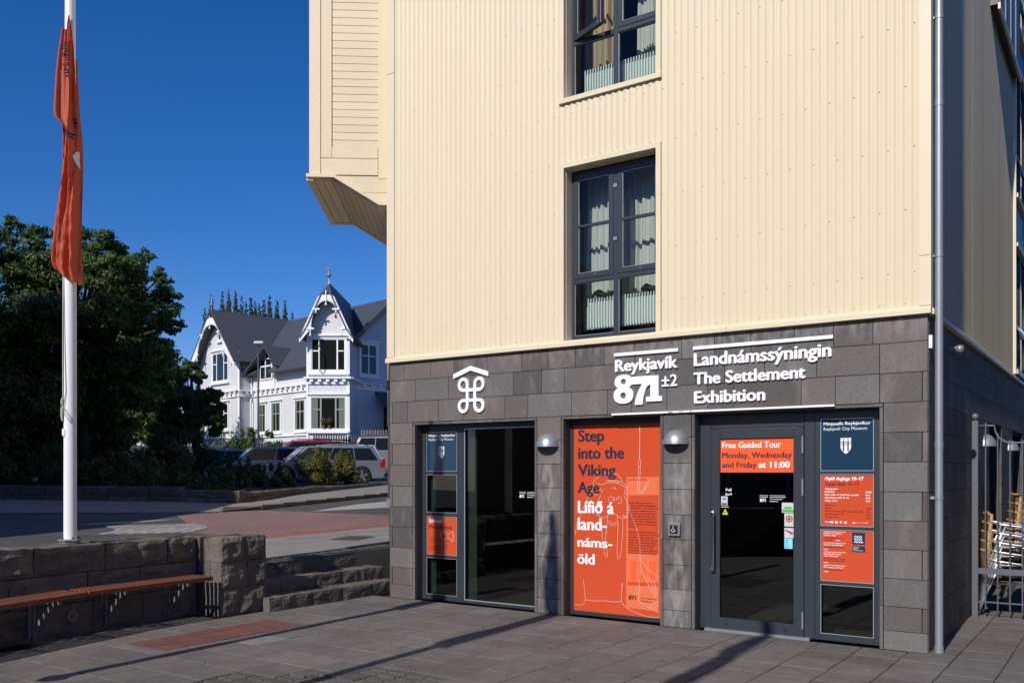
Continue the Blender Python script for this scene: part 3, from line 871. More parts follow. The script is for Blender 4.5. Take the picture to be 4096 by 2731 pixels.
# ---------------------------------------------------------------- the museum building
mus = thing('museum_building', 'cream corrugated museum building with a dark basalt ground floor', 'building', MM)
TOP = 10.6
core = MB()
D0, D1 = 0.034, 0.36
OPEN = [(-6.13, -4.275), (-3.877, -2.66), (-2.264, -0.42)]
xs = [-6.53, -6.13, -4.275, -3.877, -2.66, -2.264, -0.42, -0.034]
for a, b in zip(xs[::2], xs[1::2]): core.box(a, b, D0, D1, -0.03, 2.262)
core.box(-6.53, -0.034, D0, D1, 2.262, 3.1)
core.box(-6.50, -3.86, D0, D1, 3.1, TOP); core.box(-2.70, -0.034, D0, D1, 3.1, TOP)
core.box(-3.86, -2.70, D0, D1, 3.1, 3.155); core.box(-3.86, -2.70, D0, D1, 5.147, 5.955); core.box(-3.86, -2.70, D0, D1, 8.0, TOP)
core.build('wall', M['core'], mus)
# side wall core (right) with two tall openings on the ground floor, window column further back
side = MB()
SX = -0.034
wins = [(4.25, 5.55), (6.95, 8.35)]
ysd = [D1, 4.25, 5.55, 6.95, 8.35, 16]
for a, b in zip(ysd[::2], ysd[1::2]): side.box(SX - 0.32, SX, a, b, -0.03, 2.25)
side.box(SX - 0.32, SX, D1, 16, 2.25, TOP)
side.box(-9.0, SX - 0.32, 15.7, 16, -0.03, TOP)
side.box(SX - 0.32 - 6.2, SX - 0.33, D1 + 0.002, 15.7, 2.70, 2.95)      # first floor slab
side.box(SX - 0.32 - 6.2, SX - 0.33, D1 + 0.002, 15.7, 5.42, 5.62)
side.box(SX - 0.32 - 6.2, SX - 0.33, D1 + 0.002, 15.7, 8.05, 8.3)
side.build('side_wall', M['core'], mus)
for z in (2.45, 5.1, 8.05):
    MB().box(SX - 0.30, SX - 0.02, 6.9, 8.4, z, z + 0.1)
# left side wall, hidden flank
wl = math.atan2(wv.y, wv.x)
LW = T(Lc) @ rz(wl)                             # x runs back along the flank, y to its left (outside)
mb = MB().box(0.04, 16, -0.33, -0.03, -0.03, TOP)
mb.build('flank_wall', M['core'], mus, MM.inverted() @ LW)
MB().box(-7.2, 0.05, -0.02, 16, TOP, TOP + 0.2).build('roof', M['house_roof'], mus)
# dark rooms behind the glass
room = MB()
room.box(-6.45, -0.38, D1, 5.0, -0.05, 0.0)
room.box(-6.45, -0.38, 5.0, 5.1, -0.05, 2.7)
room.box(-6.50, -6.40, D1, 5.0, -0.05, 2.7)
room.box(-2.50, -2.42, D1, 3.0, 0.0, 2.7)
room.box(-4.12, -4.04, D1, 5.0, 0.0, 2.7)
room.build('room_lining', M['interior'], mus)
room = MB()
room.box(-4.9, -1.6, 3.2, 3.3, 2.95, 8.05); room.box(-5.0, -4.9, D1, 3.2, 2.95, 8.05); room.box(-1.6, -1.5, D1, 3.2, 2.95, 8.05)
room.build('room_lining', M['interior_up'], mus)
MB().box(-4.30, -4.24, 1.6, 1.72, 0.0, 2.68).build('pillar', M['interior_up'], mus)
MB().box(-5.0, -4.3, 2.8, 2.85, 0.5, 2.2).build('exhibit_panel', M['blue_panel'], mus)

# facade tiles
rowz = [3.103, 2.85, 2.571, 2.297, 2.02, 1.747, 1.469, 1.20, 0.935, 0.665, 0.405, 0.18, 0.0]
GAP = 0.005
def tile(x0, x1, z0, z1, y0=0.0, y1=0.03, m='stone', name='stone_tile', mw=None):
    mb = MB().box(x0 + GAP / 2, x1 - GAP / 2, y0, y1, z0 + GAP / 2, z1 - GAP / 2)
    return mb.build(name, M[m], mus, mw, bevel=0.002, seg=1)
MB().box(-6.535, -0.03, 0.026, 0.033, 0.0, 3.1)
A = [-6.56, -6.315, -5.862, -5.487, -4.957, -4.458, -4.088, -3.719, -3.343, -2.963, -2.409, -2.044, -1.657, -1.217, -0.837, -0.478, -0.002]
B = [-6.56, -6.121, -5.574, -5.221, -4.584, -4.179, -3.868, -3.135, -2.714, -2.25, -1.935, -1.517, -0.999, -0.42, -0.002]
Cc = [-6.52, -6.254, -5.738, -5.341, -4.703, -4.371, -3.768, -3.304, -3.001, -2.581, -2.12, -1.839, -1.149, -0.823, -0.42, -0.050]
for row, (zt, zb) in zip((A, B, Cc), zip(rowz, rowz[1:])):
    for a, b in zip(row, row[1:]): tile(a, b, zb, zt)
tile(-6.56, -6.522, rowz[3], rowz[2]); tile(-0.048, -0.002, rowz[3], rowz[2])
for i in range(3, 12):
    zt, zb = rowz[i], rowz[i + 1]
    odd = i % 2
    if odd:
        tile(-6.56, -6.166, zb, zt)
        tile(-0.385, -0.002, zb, zt)
    else:
        tile(-6.56, -6.522, zb, zt); tile(-6.518, -6.166, zb, zt)
        tile(-0.385, -0.052, zb, zt); tile(-0.048, -0.002, zb, zt)
    tile(-4.24, -3.912, zb, zt)
    tile(-2.626, -2.299, zb, zt)
# jamb and head tiles of the three openings (edge shows as a narrow strip)
jz = [2.26, 2.02, 1.469, 0.935, 0.405, 0.0]
for (a, b) in OPEN:
    for zt, zb in zip(jz, jz[1:]):
        MB().box(a - 0.031, a - 0.001, -0.001, 0.19, zb + 0.002, zt - 0.002).build('stone_tile', M['stone'], mus, bevel=0.002, seg=1)
        MB().box(b + 0.001, b + 0.031, -0.001, 0.19, zb + 0.002, zt - 0.002).build('stone_tile', M['stone'], mus, bevel=0.002, seg=1)
    n = 3
    for k in range(n):
        x0 = a - 0.031 + (b - a + 0.062) * k / n; x1 = a - 0.031 + (b - a + 0.062) * (k + 1) / n
        MB().box(x0 + 0.002, x1 - 0.002, -0.001, 0.19, 2.264, 2.292).build('stone_tile', M['stone'], mus, bevel=0.002, seg=1)

# side wall tiles
for i in range(12):
    zt, zb = rowz[i], rowz[i + 1]
    y = 0.032
    first = 0.25 if i % 2 else 0.52
    edges = [0.034, first]
    while edges[-1] < 15.9: edges.append(min(15.9, edges[-1] + random.choice((0.62, 0.78, 0.9, 1.05))))
    for a, b in zip(edges, edges[1:]):
        if a > 12: continue
        cut = [(a, b)]
        if zb < 2.25:
            for (w0, w1) in wins:
                cut = [(p, q) for (p, q) in sum([[(p, min(q, w0)), (max(p, w1), q)] for p, q in cut], []) if q - p > 0.04]
        for p, q in cut:
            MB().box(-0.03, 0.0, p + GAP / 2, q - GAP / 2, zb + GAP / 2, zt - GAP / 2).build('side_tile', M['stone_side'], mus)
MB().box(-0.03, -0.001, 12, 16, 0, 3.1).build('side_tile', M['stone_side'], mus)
for w0, w1 in wins:
    f = MB(); f.box(-0.22, -0.15, w0, w0 + 0.06, 0, 2.25); f.box(-0.22, -0.15, w1 - 0.06, w1, 0, 2.25); f.box(-0.22, -0.15, w0, w1, 2.17, 2.25); f.box(-0.22, -0.15, w0, w1, 0, 0.08)
    wn_ = f.build('side_window', M['frame'], mus)
    MB().box(-0.19, -0.185, w0 + 0.06, w1 - 0.06, 0.08, 2.17).build('pane', M['glass_dark'], wn_)

# drip trim between basalt and cladding
mb = MB()
prof = [(-0.052, 3.092), (0.02, 3.092), (0.02, 3.165), (-0.012, 3.165), (-0.040, 3.150), (-0.052, 3.135)]
mb.prism(prof, -6.60, -4.2, 'x'); mb.prism(prof, -4.197, -1.9, 'x'); mb.prism(prof, -1.897, 0.03, 'x')
mb.build('drip_trim', M['cream_trim'], mus)
mb = MB().prism([(0.045, 3.092), (-0.02, 3.092), (-0.02, 3.165), (0.012, 3.165), (0.035, 3.15), (0.045, 3.135)], 0.032, 6.9, 'y')
mb.prism([(0.045, 3.092), (-0.02, 3.092), (-0.02, 3.165), (0.012, 3.165), (0.035, 3.15), (0.045, 3.135)], 6.905, 14, 'y')
mb.build('side_drip_trim', M['cream_trim'], mus)

# corrugated sheets
PITCH, AMP = 0.076, 0.0057
def corr(name, u0, u1, segs, m, mw=None, axis='front', off=0.0):
    """segs: list of (z0,z1). wave across u, thickness by one face"""
    per = 10
    n = max(2, int(round((u1 - u0) / PITCH * per)))
    mb = MB()
    for z0, z1 in segs:
        o = len(mb.v)
        for i in range(n + 1):
            u = u0 + (u1 - u0) * i / n
            w = AMP * math.cos(2 * math.pi * u / PITCH)
            for z in (z0, z1):
                mb.v.append((u, -0.004 - off + w, z) if axis == 'front' else (0.004 + off - w, u, z))
        for i in range(n):
            q = (o + 2 * i, o + 2 * i + 2, o + 2 * i + 3, o + 2 * i + 1)
            mb.f.append(q if axis == 'front' else q[::-1])
    return mb.build(name, m, mus, mw, smooth=True)
seams = [-6.476, -5.712, -4.775, -3.912]
for k, (a, b) in enumerate(zip(seams, seams[1:])):
    corr('cladding_sheet', a, b + (0.0 if b == -3.912 else 0.02), [(3.158, TOP)], M['cream'], off=0.0015 * (k % 2))
for zz_ in ((5.195, 5.885), (8.05, TOP)):
    corr('cladding_sheet', -3.912, -3.84, [zz_], M['cream']); corr('cladding_sheet', -3.84, -2.888, [zz_], M['cream'], off=0.0015); corr('cladding_sheet', -2.90, -2.642, [zz_], M['cream'])
for k, (a, b) in enumerate(((-2.642, -1.952), (-1.965, -1.00), (-1.015, -0.068))):
    corr('cladding_sheet', a, b, [(3.158, TOP)], M['cream'], off=0.0015 * (k % 2))
for k in range(8):
    a, b = 0.07 + k * 0.86, 0.07 + (k + 1) * 0.86
    corr('side_sheet', a, min(b, 6.93), [(3.158, TOP)], M['cream'], axis='side', off=0.0015 * (k % 2))
corr('side_sheet', 8.7, 15.9, [(3.158, TOP)], M['cream'], axis='side')
# flank: corrugated sheets above, tiles below
FW = MM.inverted() @ LW @ rz(math.pi)
for k in range(19):
    corr('flank_sheet', -0.12 - (k + 1) * 0.84, -0.12 - k * 0.84, [(3.158, TOP)], M['cream'], mw=FW, off=0.0015 * (k % 2))
MB().box(-16, 0.0, -0.022, 0.02, 3.092, 3.165).build('flank_drip_trim', M['cream_trim'], mus, FW)
for i in range(12):
    zt, zb = rowz[i], rowz[i + 1]; e = 0.03 if i % 2 else 0.03
    edges = [0.002, 0.30 if i % 2 else 0.62]
    while edges[-1] < 9: edges.append(edges[-1] + random.choice((0.7, 0.85, 1.0)))
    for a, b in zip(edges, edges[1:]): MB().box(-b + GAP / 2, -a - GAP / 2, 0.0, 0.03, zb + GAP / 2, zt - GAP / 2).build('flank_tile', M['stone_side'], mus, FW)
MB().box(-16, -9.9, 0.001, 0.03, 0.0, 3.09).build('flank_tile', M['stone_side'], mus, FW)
# corner trims
mb = MB(); mb.box(-6.60, -6.470, -0.022, 0.02, 3.166, 6.9); mb.box(-6.60, -6.470, -0.022, 0.02, 6.904, TOP)
mb.box(-6.60, -6.572, 0.02, 0.12, 3.166, TOP)
mb.build('corner_trim', M['cream_trim'], mus, bevel=0.003, seg=1)
mb = MB(); mb.box(-0.074, 0.028, -0.022, -0.002, 3.166, 3.62); mb.box(-0.074, 0.028, -0.022, -0.002, 3.623, TOP); mb.box(0.014, 0.028, -0.002, 0.085, 3.166, TOP)
mb.build('corner_trim', M['cream_trim'], mus, bevel=0.003, seg=1)
# screws
mb = MB()
def screw(x, z, y=-0.016):
    mb.lathe([(0.006, 0), (0.006, 0.001), (0.0045, 0.003), (0.002, 0.0038), (0.0, 0.004)], n=8, c=(0, 0, 0))
    k = 5 * 8
    for i in range(len(mb.v) - k, len(mb.v)):
        a, b, c = mb.v[i]; mb.v[i] = (x + a, y - c, z + b)
zr = [3.205, 3.493, 4.068, 4.64, 5.204, 5.766, 6.33, 6.9, 7.46, 8.02, 8.6]
def in_win(x, z): return -3.93 < x < -2.63 and (3.1 < z < 5.2 or 5.87 < z < 8.1)
cx = int(6.44 / PITCH)
for j, z in enumerate(zr):
    k = -cx + (j % 2)
    while k * PITCH < -0.1:
        x = (k + 0.5) * PITCH
        if not in_win(x, z): screw(x, z + random.uniform(-.006, .006))
        k += 3
for x in np.arange(-3.85, -2.7, 0.152):
    screw(x - x % PITCH + PITCH / 2, 5.225); screw(x - x % PITCH + PITCH / 2, 5.84)
o = mb.build('screw', M['cream_trim'], mus); o['kind'] = 'stuff'

# upper window surrounds and windows
def surround(z0, z1, bottom):
    mb = MB()
    x0, x1 = -3.86, -2.70
    t = 0.056
    mb.box(x0 - t, x0, -0.026, 0.03, z0 - (t if bottom else 0), z1 + t)
    mb.box(x1, x1 + t, -0.026, 0.03, z0 - (t if bottom else 0), z1 + t)
    mb.box(x0 + 0.0005, x1 - 0.0005, -0.026, 0.03, z1, z1 + t)
    # reveals
    mb.box(x0 - 0.01, x0 + 0.003, 0.031, 0.16, z0, z1); mb.box(x1 - 0.003, x1 + 0.01, 0.031, 0.16, z0, z1)
    mb.box(x0 + 0.004, x1 - 0.004, 0.031, 0.16, z1 - 0.004, z1 + 0.01)
    mb.build('window_surround', M['cream_trim'], mus)
    mb = MB()
    mb.prism([(-0.040, z0 - 0.065), (0.0, z0 - 0.065), (0.17, z0 - 0.03), (0.17, z0 + 0.03), (-0.040, z0 - 0.012)], x0 - t - 0.008, x1 + t + 0.008, 'x')
    mb.build('window_sill', M['cream_trim'], mus)
surround(3.158, 5.147, False); surround(5.955, 8.0, True)

def ring(mb, x0, x1, z0, z1, t, y0, y1):
    mb.box(x0, x0 + t, y0, y1, z0, z1); mb.box(x1 - t, x1, y0, y1, z0, z1)
    mb.box(x0 + t, x1 - t, y0, y1, z0, z0 + t); mb.box(x0 + t, x1 - t, y0, y1, z1 - t, z1)
def sash(name, x0, x1, z0, z1, bar, parent, t=0.062, y=0.145, mw=None):
    mb = MB(); ring(mb, x0, x1, z0, z1, t, y, y + 0.05)
    if bar: mb.box(x0 + t, x1 - t, y + 0.003, y + 0.045, bar - 0.017, bar + 0.017)
    s = mb.build(name, M['frame'], parent, mw, bevel=0.004, seg=1)
    g = MB()
    ring(g, x0 + t, x1 - t, z0 + t, z1 - t, 0.006, y + 0.012, y + 0.018)
    g.build('gasket', M['gasket'], parent, mw)
    return s
def upper_window(z0, z1, zt, opened):
    x0, x1, xm = -3.857, -2.703, -3.28
    f = MB(); y0, y1 = 0.15, 0.215
    t = 0.035
    ring(f, x0, x1, z0, z1, t, y0 + 0.004, y1)
    f.box(xm - 0.03, xm + 0.03, y0 + 0.003, y1, z0 + t, z1 - t)
    f.box(x0 + t, xm - 0.03, y0 + 0.002, y1, zt - 0.028, zt + 0.028); f.box(xm + 0.03, x1 - t, y0 + 0.002, y1, zt - 0.028, zt + 0.028)
    w = f.build('window', M['frame'], mus, bevel=0.003, seg=1)
    for a, b in ((x0 + t, xm - 0.03), (xm + 0.03, x1 - t)):
        MB().box(a, b, 0.182, 0.188, z0 + t, zt - 0.028).build('pane', M['glass'], w)
        g = MB(); ring(g, a, b, z0 + t, zt - 0.028, 0.006, 0.168, 0.172); g.build('gasket', M['gasket'], w)
        left = a < xm - 0.1
        sx0, sx1, sz0, sz1 = a - 0.006, b + 0.006, zt + 0.022, z1 - t + 0.006
        mw = None
        if left and opened:
            mw = T((sx0, 0.15, (sz0 + sz1) / 2)) @ Matrix.Rotation(R(-24), 4, 'Z') @ T((-sx0, -0.15, -(sz0 + sz1) / 2))
        bar = zt + (z1 - zt) * 0.50
        sash('sash', sx0, sx1, sz0, sz1, bar, w, mw=mw)
        MB().box(sx0 + 0.06, sx1 - 0.06, 0.162, 0.168, sz0 + 0.06, sz1 - 0.06).build('pane', M['glass'], w, mw)
        hp = MB()
        hp.tube([(sx0 + 0.28, 0.142, sz0 + 0.03), (sx0 + 0.30, 0.142, sz0 + 0.03)], 0.006, 6)
        hp.build('hinge', M['galv'], w)
    hp = MB()
    for zz in (zt + 0.4, zt + 1.0):
        hp.box(xm - 0.02, xm - 0.004, 0.138, 0.15, zz, zz + 0.04); hp.box(xm + 0.004, xm + 0.02, 0.138, 0.15, zz, zz + 0.04)
    hp.build('hinge', M['galv'], w)
upper_window(3.20, 5.125, 3.87, False)
upper_window(5.975, 7.98, 6.64, True)

# curtains and radiators in the two rooms
def curtain(x0, x1, z0, z1, y, label, m='curtain', waves=5, amp=0.05, grp=None):
    mb = MB(); n = waves * 10; rows = 10
    ph = random.random() * 6
    for j in range(rows + 1):
        t = j / rows; z = z1 + (z0 - z1) * t
        for i in range(n + 1):
            u = i / n; x = x0 + (x1 - x0) * u
            a = amp * (0.75 + 0.35 * math.sin(3.1 * u + ph))
            mb.v.append((x + 0.006 * math.sin(9 * t + 7 * u + ph), y + a * math.sin(2 * math.pi * waves * (u + 0.05 * math.sin(5 * u + ph) + 0.03 * math.sin(11 * u + 2 * ph)) + ph + 0.9 * math.sin(2.2 * t + ph + 3 * u)) * (0.55 + 0.6 * noise.noise(Vector((u * 4 + ph, 3.3, t * 0.6)))) + 0.03 * noise.noise(Vector((u * 3, t * 1.5, ph))), z + 0.012 * math.sin(2 * math.pi * waves * u + ph) * t))
    w = n + 1
    for j in range(rows):
        for i in range(n): mb.f.append((j * w + i, j * w + i + 1, (j + 1) * w + i + 1, (j + 1) * w + i))
    o = mb.build('curtain', M[m], None, MM, smooth=True)
    return tag(o, label, 'curtain', grp)
curtain(-3.86, -3.42, 3.35, 5.3, 0.47, 'pale curtain gathered behind the left half of the lower window')
curtain(-3.36, -2.78, 3.35, 5.3, 0.47, 'pale curtain gathered behind the right half of the lower window', waves=8)
curtain(-4.03, -3.86, 3.35, 5.3, 0.55, 'dark tan curtain fold at the left edge of the lower window', m='curtain_tan', waves=4)
curtain(-3.88, -3.46, 6.1, 8.2, 0.50, 'tan sunlit curtain behind the open sash of the upper window', m='curtain_tan', waves=5)
curtain(-3.17, -2.80, 6.1, 8.2, 0.48, 'pale curtain behind the right half of the upper window', waves=7)
def radiator(x0, x1, z0, z1, y, label):
    t = thing('radiator', label, 'radiator', MM)
    MB().box(x0, x1, y + 0.03, y + 0.07, z0 + 0.02, z1 - 0.04).build('body', M['radiator'], t)
    n = int((x1 - x0) / 0.034)
    for k in range(n):
        x = x0 + (x1 - x0) * (k + 0.5) / n
        MB().box(x - 0.006, x + 0.006, y, y + 0.03, z0, z1).build('fin', M['radiator'], t)
    return t
radiator(-3.74, -3.34, 3.32, 3.68, 0.30, 'white finned radiator in the lower window, left pane')
radiator(-3.29, -2.79, 3.32, 3.68, 0.30, 'white finned radiator in the lower window, right pane')
radiator(-3.78, -3.36, 6.02, 6.36, 0.30, 'white finned radiator in the upper window, left pane')
radiator(-3.32, -2.80, 6.02, 6.36, 0.30, 'white finned radiator in the upper window, right pane')
def bundle(x0, x1, z, y, label):
    mb = MB(); n = 12; m_ = 8
    for i in range(n + 1):
        u = i / n; r_ = 0.045 * math.sin(math.pi * min(max(u, 0.04), 0.96)) ** 0.5
        for k in range(m_):
            q = 2 * math.pi * k / m_
            rr = r_ * (1 + 0.35 * noise.noise(Vector((u * 5 + x0, q, 3))))
            mb.v.append((x0 + (x1 - x0) * u, y + rr * math.cos(q), z + 0.04 + rr * math.sin(q) + 0.02 * math.sin(u * 7)))
    for i in range(n):
        for k in range(m_): mb.f.append((i * m_ + k, i * m_ + (k + 1) % m_, (i + 1) * m_ + (k + 1) % m_, (i + 1) * m_ + k))
    tag(mb.build('knitted_hat', M['black'], None, MM, smooth=True), label, 'clothing')
bundle(-3.68, -3.40, 3.68, 0.33, 'black cloth lying on the radiator in the lower window, left pane')
bundle(-3.05, -2.80, 3.68, 0.33, 'black cloth lying on the radiator in the lower window, right pane')

# ---------------------------------------------------------------- shop window, poster bay, door
# opening A
f = MB(); Y0, Y1 = 0.15, 0.22
f.box(-6.13, -6.055, Y0, Y1, 0.0, 2.26)
f.box(-5.553, -5.442, Y0, Y1, 0.0, 2.26)
for z0, z1 in ((2.172, 2.26), (1.622, 1.664), (1.082, 1.13), (0.547, 0.583), (0.0, 0.07)): f.box(-6.055, -5.553, Y0 + 0.003, Y1, z0, z1)
f.box(-5.442, -4.275, Y0 + 0.004, Y1, 0.0, 0.035); f.box(-5.442, -4.275, Y0 + 0.004, Y1, 2.205, 2.26)
shopw = f.build('shop_window', M['frame'], mus, bevel=0.003, seg=1)
g = MB()
for z0, z1 in ((1.664, 2.172), (1.13, 1.622), (0.583, 1.082), (0.07, 0.547)):
    ring(g, -6.055, -5.553, z0, z1, 0.006, Y0 - 0.002, Y0 + 0.001)
ring(g, -5.442, -4.26, 0.035, 2.205, 0.012, Y0 + 0.006, Y0 + 0.010)
g.build('gasket', M['gasket'], shopw)
MB().box(-5.442, -4.275, 0.185, 0.192, 0.035, 2.205).build('pane', M['glass_dark'], shopw)
for z0, z1 in ((1.13, 1.622), (0.07, 0.547)): MB().box(-6.055, -5.553, 0.185, 0.192, z0, z1).build('pane', M['glass_dark'], shopw)
MB().box(-5.43, -5.30, 0.235, 0.245, 0.035, 2.205).build('reveal_lining', mat('pale_green_reveal', (0.10, 0.125, 0.11), rough=0.5), shopw)
MB().box(-6.05, -5.96, 0.235, 0.245, 0.07, 2.1).build('reveal_lining', bpy.data.materials['pale_green_reveal'], shopw)

def shield(parent, xc, zt, w, h, y, mink, mbg):
    pts = [(-w / 2, zt), (w / 2, zt), (w / 2, zt - h * 0.62), (w * 0.40, zt - h * 0.76), (w * 0.22, zt - h * 0.90), (0, zt - h), (-w * 0.22, zt - h * 0.90), (-w * 0.40, zt - h * 0.76), (-w / 2, zt - h * 0.62)]
    MB().prism([(xc + a, b) for a, b in pts], y - 0.001, y, 'y').build('shield', M[mink], parent)
    mb = MB()
    for sx in (-1, 1):
        xx = xc + sx * w * 0.215
        mb.box(xx - w * 0.065, xx + w * 0.065, y - 0.0022, y - 0.0012, zt - h * 0.84, zt - h * 0.17)
        mb.box(xx - w * 0.055, xx + w * 0.055, y - 0.0022, y - 0.0012, zt - h * 0.11, zt - h * 0.03)
    for r_ in range(3):
        z = zt - h * (0.22 + 0.095 * r_)
        for (a, b, n) in ((-0.46, -0.30, 2), (-0.13, 0.13, 3), (0.30, 0.46, 2)):
            for k in range(n):
                xa = a + (b - a) * k / n; xb = a + (b - a) * (k + 1) / n
                mb.stroke([(xc + xa * w, z - h * 0.022), (xc + (xa + xb) / 2 * w, z), (xc + xb * w, z - h * 0.022)], h * 0.032, y - 0.0017)
    mb.build('shield_pattern', M[mbg], parent)

def panel_sign(name, label, x0, x1, z0, z1, m, y=0.156):
    t = thing(name, label, 'sign', MM)
    MB().box(x0, x1, y, y + 0.008, z0, z1).build('panel', M[m], t)
    return t
def museum_sign(x0, x1, label):
    t = panel_sign('museum_sign', label, x0, x1, 1.668, 2.170, 'navy')
    w = x1 - x0
    lettering('Minjasafn Reykjavíkur', x0 + 0.05 * w, 2.112, 0.030, 0.90 * w, M['white_ink'], t, 0.154, 0.12)
    lettering('Reykjavik City Museum', x0 + 0.05 * w, 2.062, 0.030, 0.83 * w, M['white_ink'], t, 0.154, 0.0)
    shield(t, x0 + w * 0.48, 1.985, w * 0.20, 0.155, 0.155, 'white_ink', 'navy')
museum_sign(-6.049, -5.559, 'navy museum sign with white shield at the top of the left shop window')
museum_sign(-1.0, -0.508, 'navy museum sign with white shield above the price board right of the door')

t = panel_sign('shop_sign', 'orange sign with a white axe drawing in the left shop window', -6.049, -5.559, 0.589, 1.076, 'orange')
lettering('Safnbúð', -6.02, 1.000, 0.050, 0.225, M['white_ink'], t, 0.154, 0.2)
lettering('Museum shop', -6.02, 0.925, 0.046, 0.385, M['navy_ink'], t, 0.154, 0.1)
mb = MB()
def L(pts, w=0.006, x=-5.82, z=0.86, s=1.0, y=0.1545):
    mb.stroke([(x + a * s, z + b * s) for a, b in pts], w, y)
L([(0, 0), (0.015, 0.025), (0.065, 0.03), (0.075, 0.02), (0.10, 0.0), (0.14, 0.005), (0.185, 0.04), (0.205, 0.025), (0.215, -0.03), (0.205, -0.08), (0.19, -0.105), (0.15, -0.06), (0.11, -0.045), (0.08, -0.05), (0.07, -0.065), (0.02, -0.062), (-0.005, -0.045), (0, 0)])
L([(0.19, 0.03), (0.197, -0.03), (0.185, -0.09)], 0.004); L([(0.0, 0.004), (0.072, 0.008)], 0.004)
L([(0.02, -0.062), (0.018, -0.26)]); L([(0.07, -0.065), (0.066, -0.262)])
mb.build('axe_drawing', M['white_line'], t)
for i, s_ in enumerate(('Í safnbúðinni er gott úrval', 'á vönduðum gjafavörum', 'minjagripir.')):
    lettering(s_, -6.02, 0.80 - i * 0.028, 0.012, (0.235, 0.24, 0.09)[i], M['maroon_ink'], t, 0.154, 0.1, res=1)
for i, s_ in enumerate(('The Museum Shop offers a variety', 'of design gifts, souvenirs etc.')):
    lettering(s_, -6.02, 0.685 - i * 0.030, 0.012, (0.30, 0.24)[i], M['maroon_ink'], t, 0.154, 0.1, res=1)

# opening B : poster
f = MB()
f.box(-3.877, -3.832, Y0, Y1, 0.0, 2.26); f.box(-2.698, -2.66, Y0, Y1, 0.0, 2.26)
f.box(-3.832, -2.698, Y0 + 0.003, Y1, 0.0, 0.045); f.box(-3.832, -2.698, Y0 + 0.003, Y1, 2.195, 2.26)
posterw = f.build('poster_window', M['frame'], mus, bevel=0.003, seg=1)
MB().box(-3.832, -2.698, 0.20, 0.21, 0.045, 2.195).build('backing', M['interior'], posterw)
t = panel_sign('viking_poster', 'tall orange poster with a line-drawn walrus and fish hook between two wall lamps', -3.830, -2.700, 0.048, 2.193, 'orange')
px0, px1, pz0, pz1 = -3.830, -2.700, 0.048, 2.193
def PP(a, b):
    """photo crop (686x1568 px over the poster) to poster coordinates"""
    u = 2300 + a / 1.96; v = 1700 + b / 1.96
    r_ = Vector(((u - 2048) / 3600, 1.0)); O = Vector((Cn.x, Cn.y)) + Vector((nv.x, nv.y)) * 0.155
    n2 = Vector((nv.x, nv.y)); k = O.dot(n2) / r_.dot(n2); p = r_ * k - Vector((Cn.x, Cn.y))
    return (min(px1 - 0.003, max(px0 + 0.003, p.dot(Vector((dv.x, dv.y))))), min(pz1, max(pz0 + 0.003, 1.65 + k * (1888.5 - v) / 3600)))
# the pale leaflet shape and the product pictures printed low right
def quad(pts, m, nm, y):
    q = [PP(*p) for p in pts]
    mb_ = MB(); mb_.v = [(a, y, b) for a, b in q]; mb_.f = [tuple(range(len(q)))]
    return mb_.build(nm, M[m], t)
quad([(403, 405), (660, 405), (655, 1460), (400, 1425)], 'orange_pale', 'leaflet_print', 0.1555)
quad([(420, 550), (655, 545), (655, 600), (420, 600)], 'orange', 'leaflet_picture', 0.155)
quad([(418, 600), (655, 600), (652, 1010), (415, 1005)], 'orange', 'leaflet_picture', 0.155)
for k in range(3): quad([(432 + 75 * k, 1060), (485 + 75 * k, 1060), (480 + 75 * k, 1222), (430 + 75 * k, 1215)], 'orange_bright', 'leaflet_picture', 0.155)
quad([(412, 1225), (652, 1232), (652, 1262), (412, 1252)], 'orange', 'leaflet_picture', 0.155)
def at_text(body, a, b, capb, wa, m, bold, flip=False):
    """text whose baseline starts at crop point (a,b), cap height to crop y capb, right end at crop x wa"""
    x, z = PP(a, b); _, zt = PP(a, capb); x2, _ = PP(wa, b)
    lettering(body, x, z, zt - z, x2 - x, M[m], t, 0.1525, bold)
for body, a, b, cb, wa in (('Step', 25, 128, 38, 230), ('into the', 25, 262, 172, 386), ('Viking', 23, 395, 305, 320), ('Age', 22, 528, 440, 193)):
    at_text(body, a, b, cb, wa, 'navy_ink', 0.20)
for body, a, b, cb, wa in (('Lífið á', 22, 684, 590, 306), ('land-', 21, 816, 722, 252), ('náms-', 19, 948, 875, 294), ('öld', 18, 1082, 1000, 156)):
    at_text(body, a, b, cb, wa, 'white_ink', 0.20)
mb = MB()
def C_(pts, w=0.0052):
    """smooth line through crop points"""
    q = [Vector(PP(*p)) for p in pts]; out = []
    for i in range(len(q) - 1):
        p0 = q[max(0, i - 1)]; p1 = q[i]; p2 = q[i + 1]; p3 = q[min(len(q) - 1, i + 2)]
        for k in range(5):
            s = k / 5
            out.append(0.5 * ((2 * p1) + (p2 - p0) * s + (2 * p0 - 5 * p1 + 4 * p2 - p3) * s * s + (3 * p1 - p0 - 3 * p2 + p3) * s ** 3))
    out.append(q[-1])
    mb.stroke([(v[0], v[1]) for v in out], w, 0.1538)
C_([(507, 0), (507, 150), (506, 278)], 0.009)
C_([(506, 278), (496, 290), (496, 318), (508, 325), (516, 300), (514, 275), (504, 272)])
C_([(500, 322), (494, 420), (488, 490), (498, 528), (525, 533), (548, 505), (572, 462), (574, 445), (556, 468), (540, 488), (556, 486), (570, 465)])
C_([(514, 318), (508, 420), (502, 490), (512, 518), (528, 520), (545, 495)])
C_([(138, 470), (160, 425), (215, 385), (270, 368), (330, 385), (362, 425), (370, 448)])
C_([(250, 432), (300, 430), (350, 440), (382, 455), (402, 478), (405, 500)]); C_([(248, 440), (300, 438), (345, 447)])
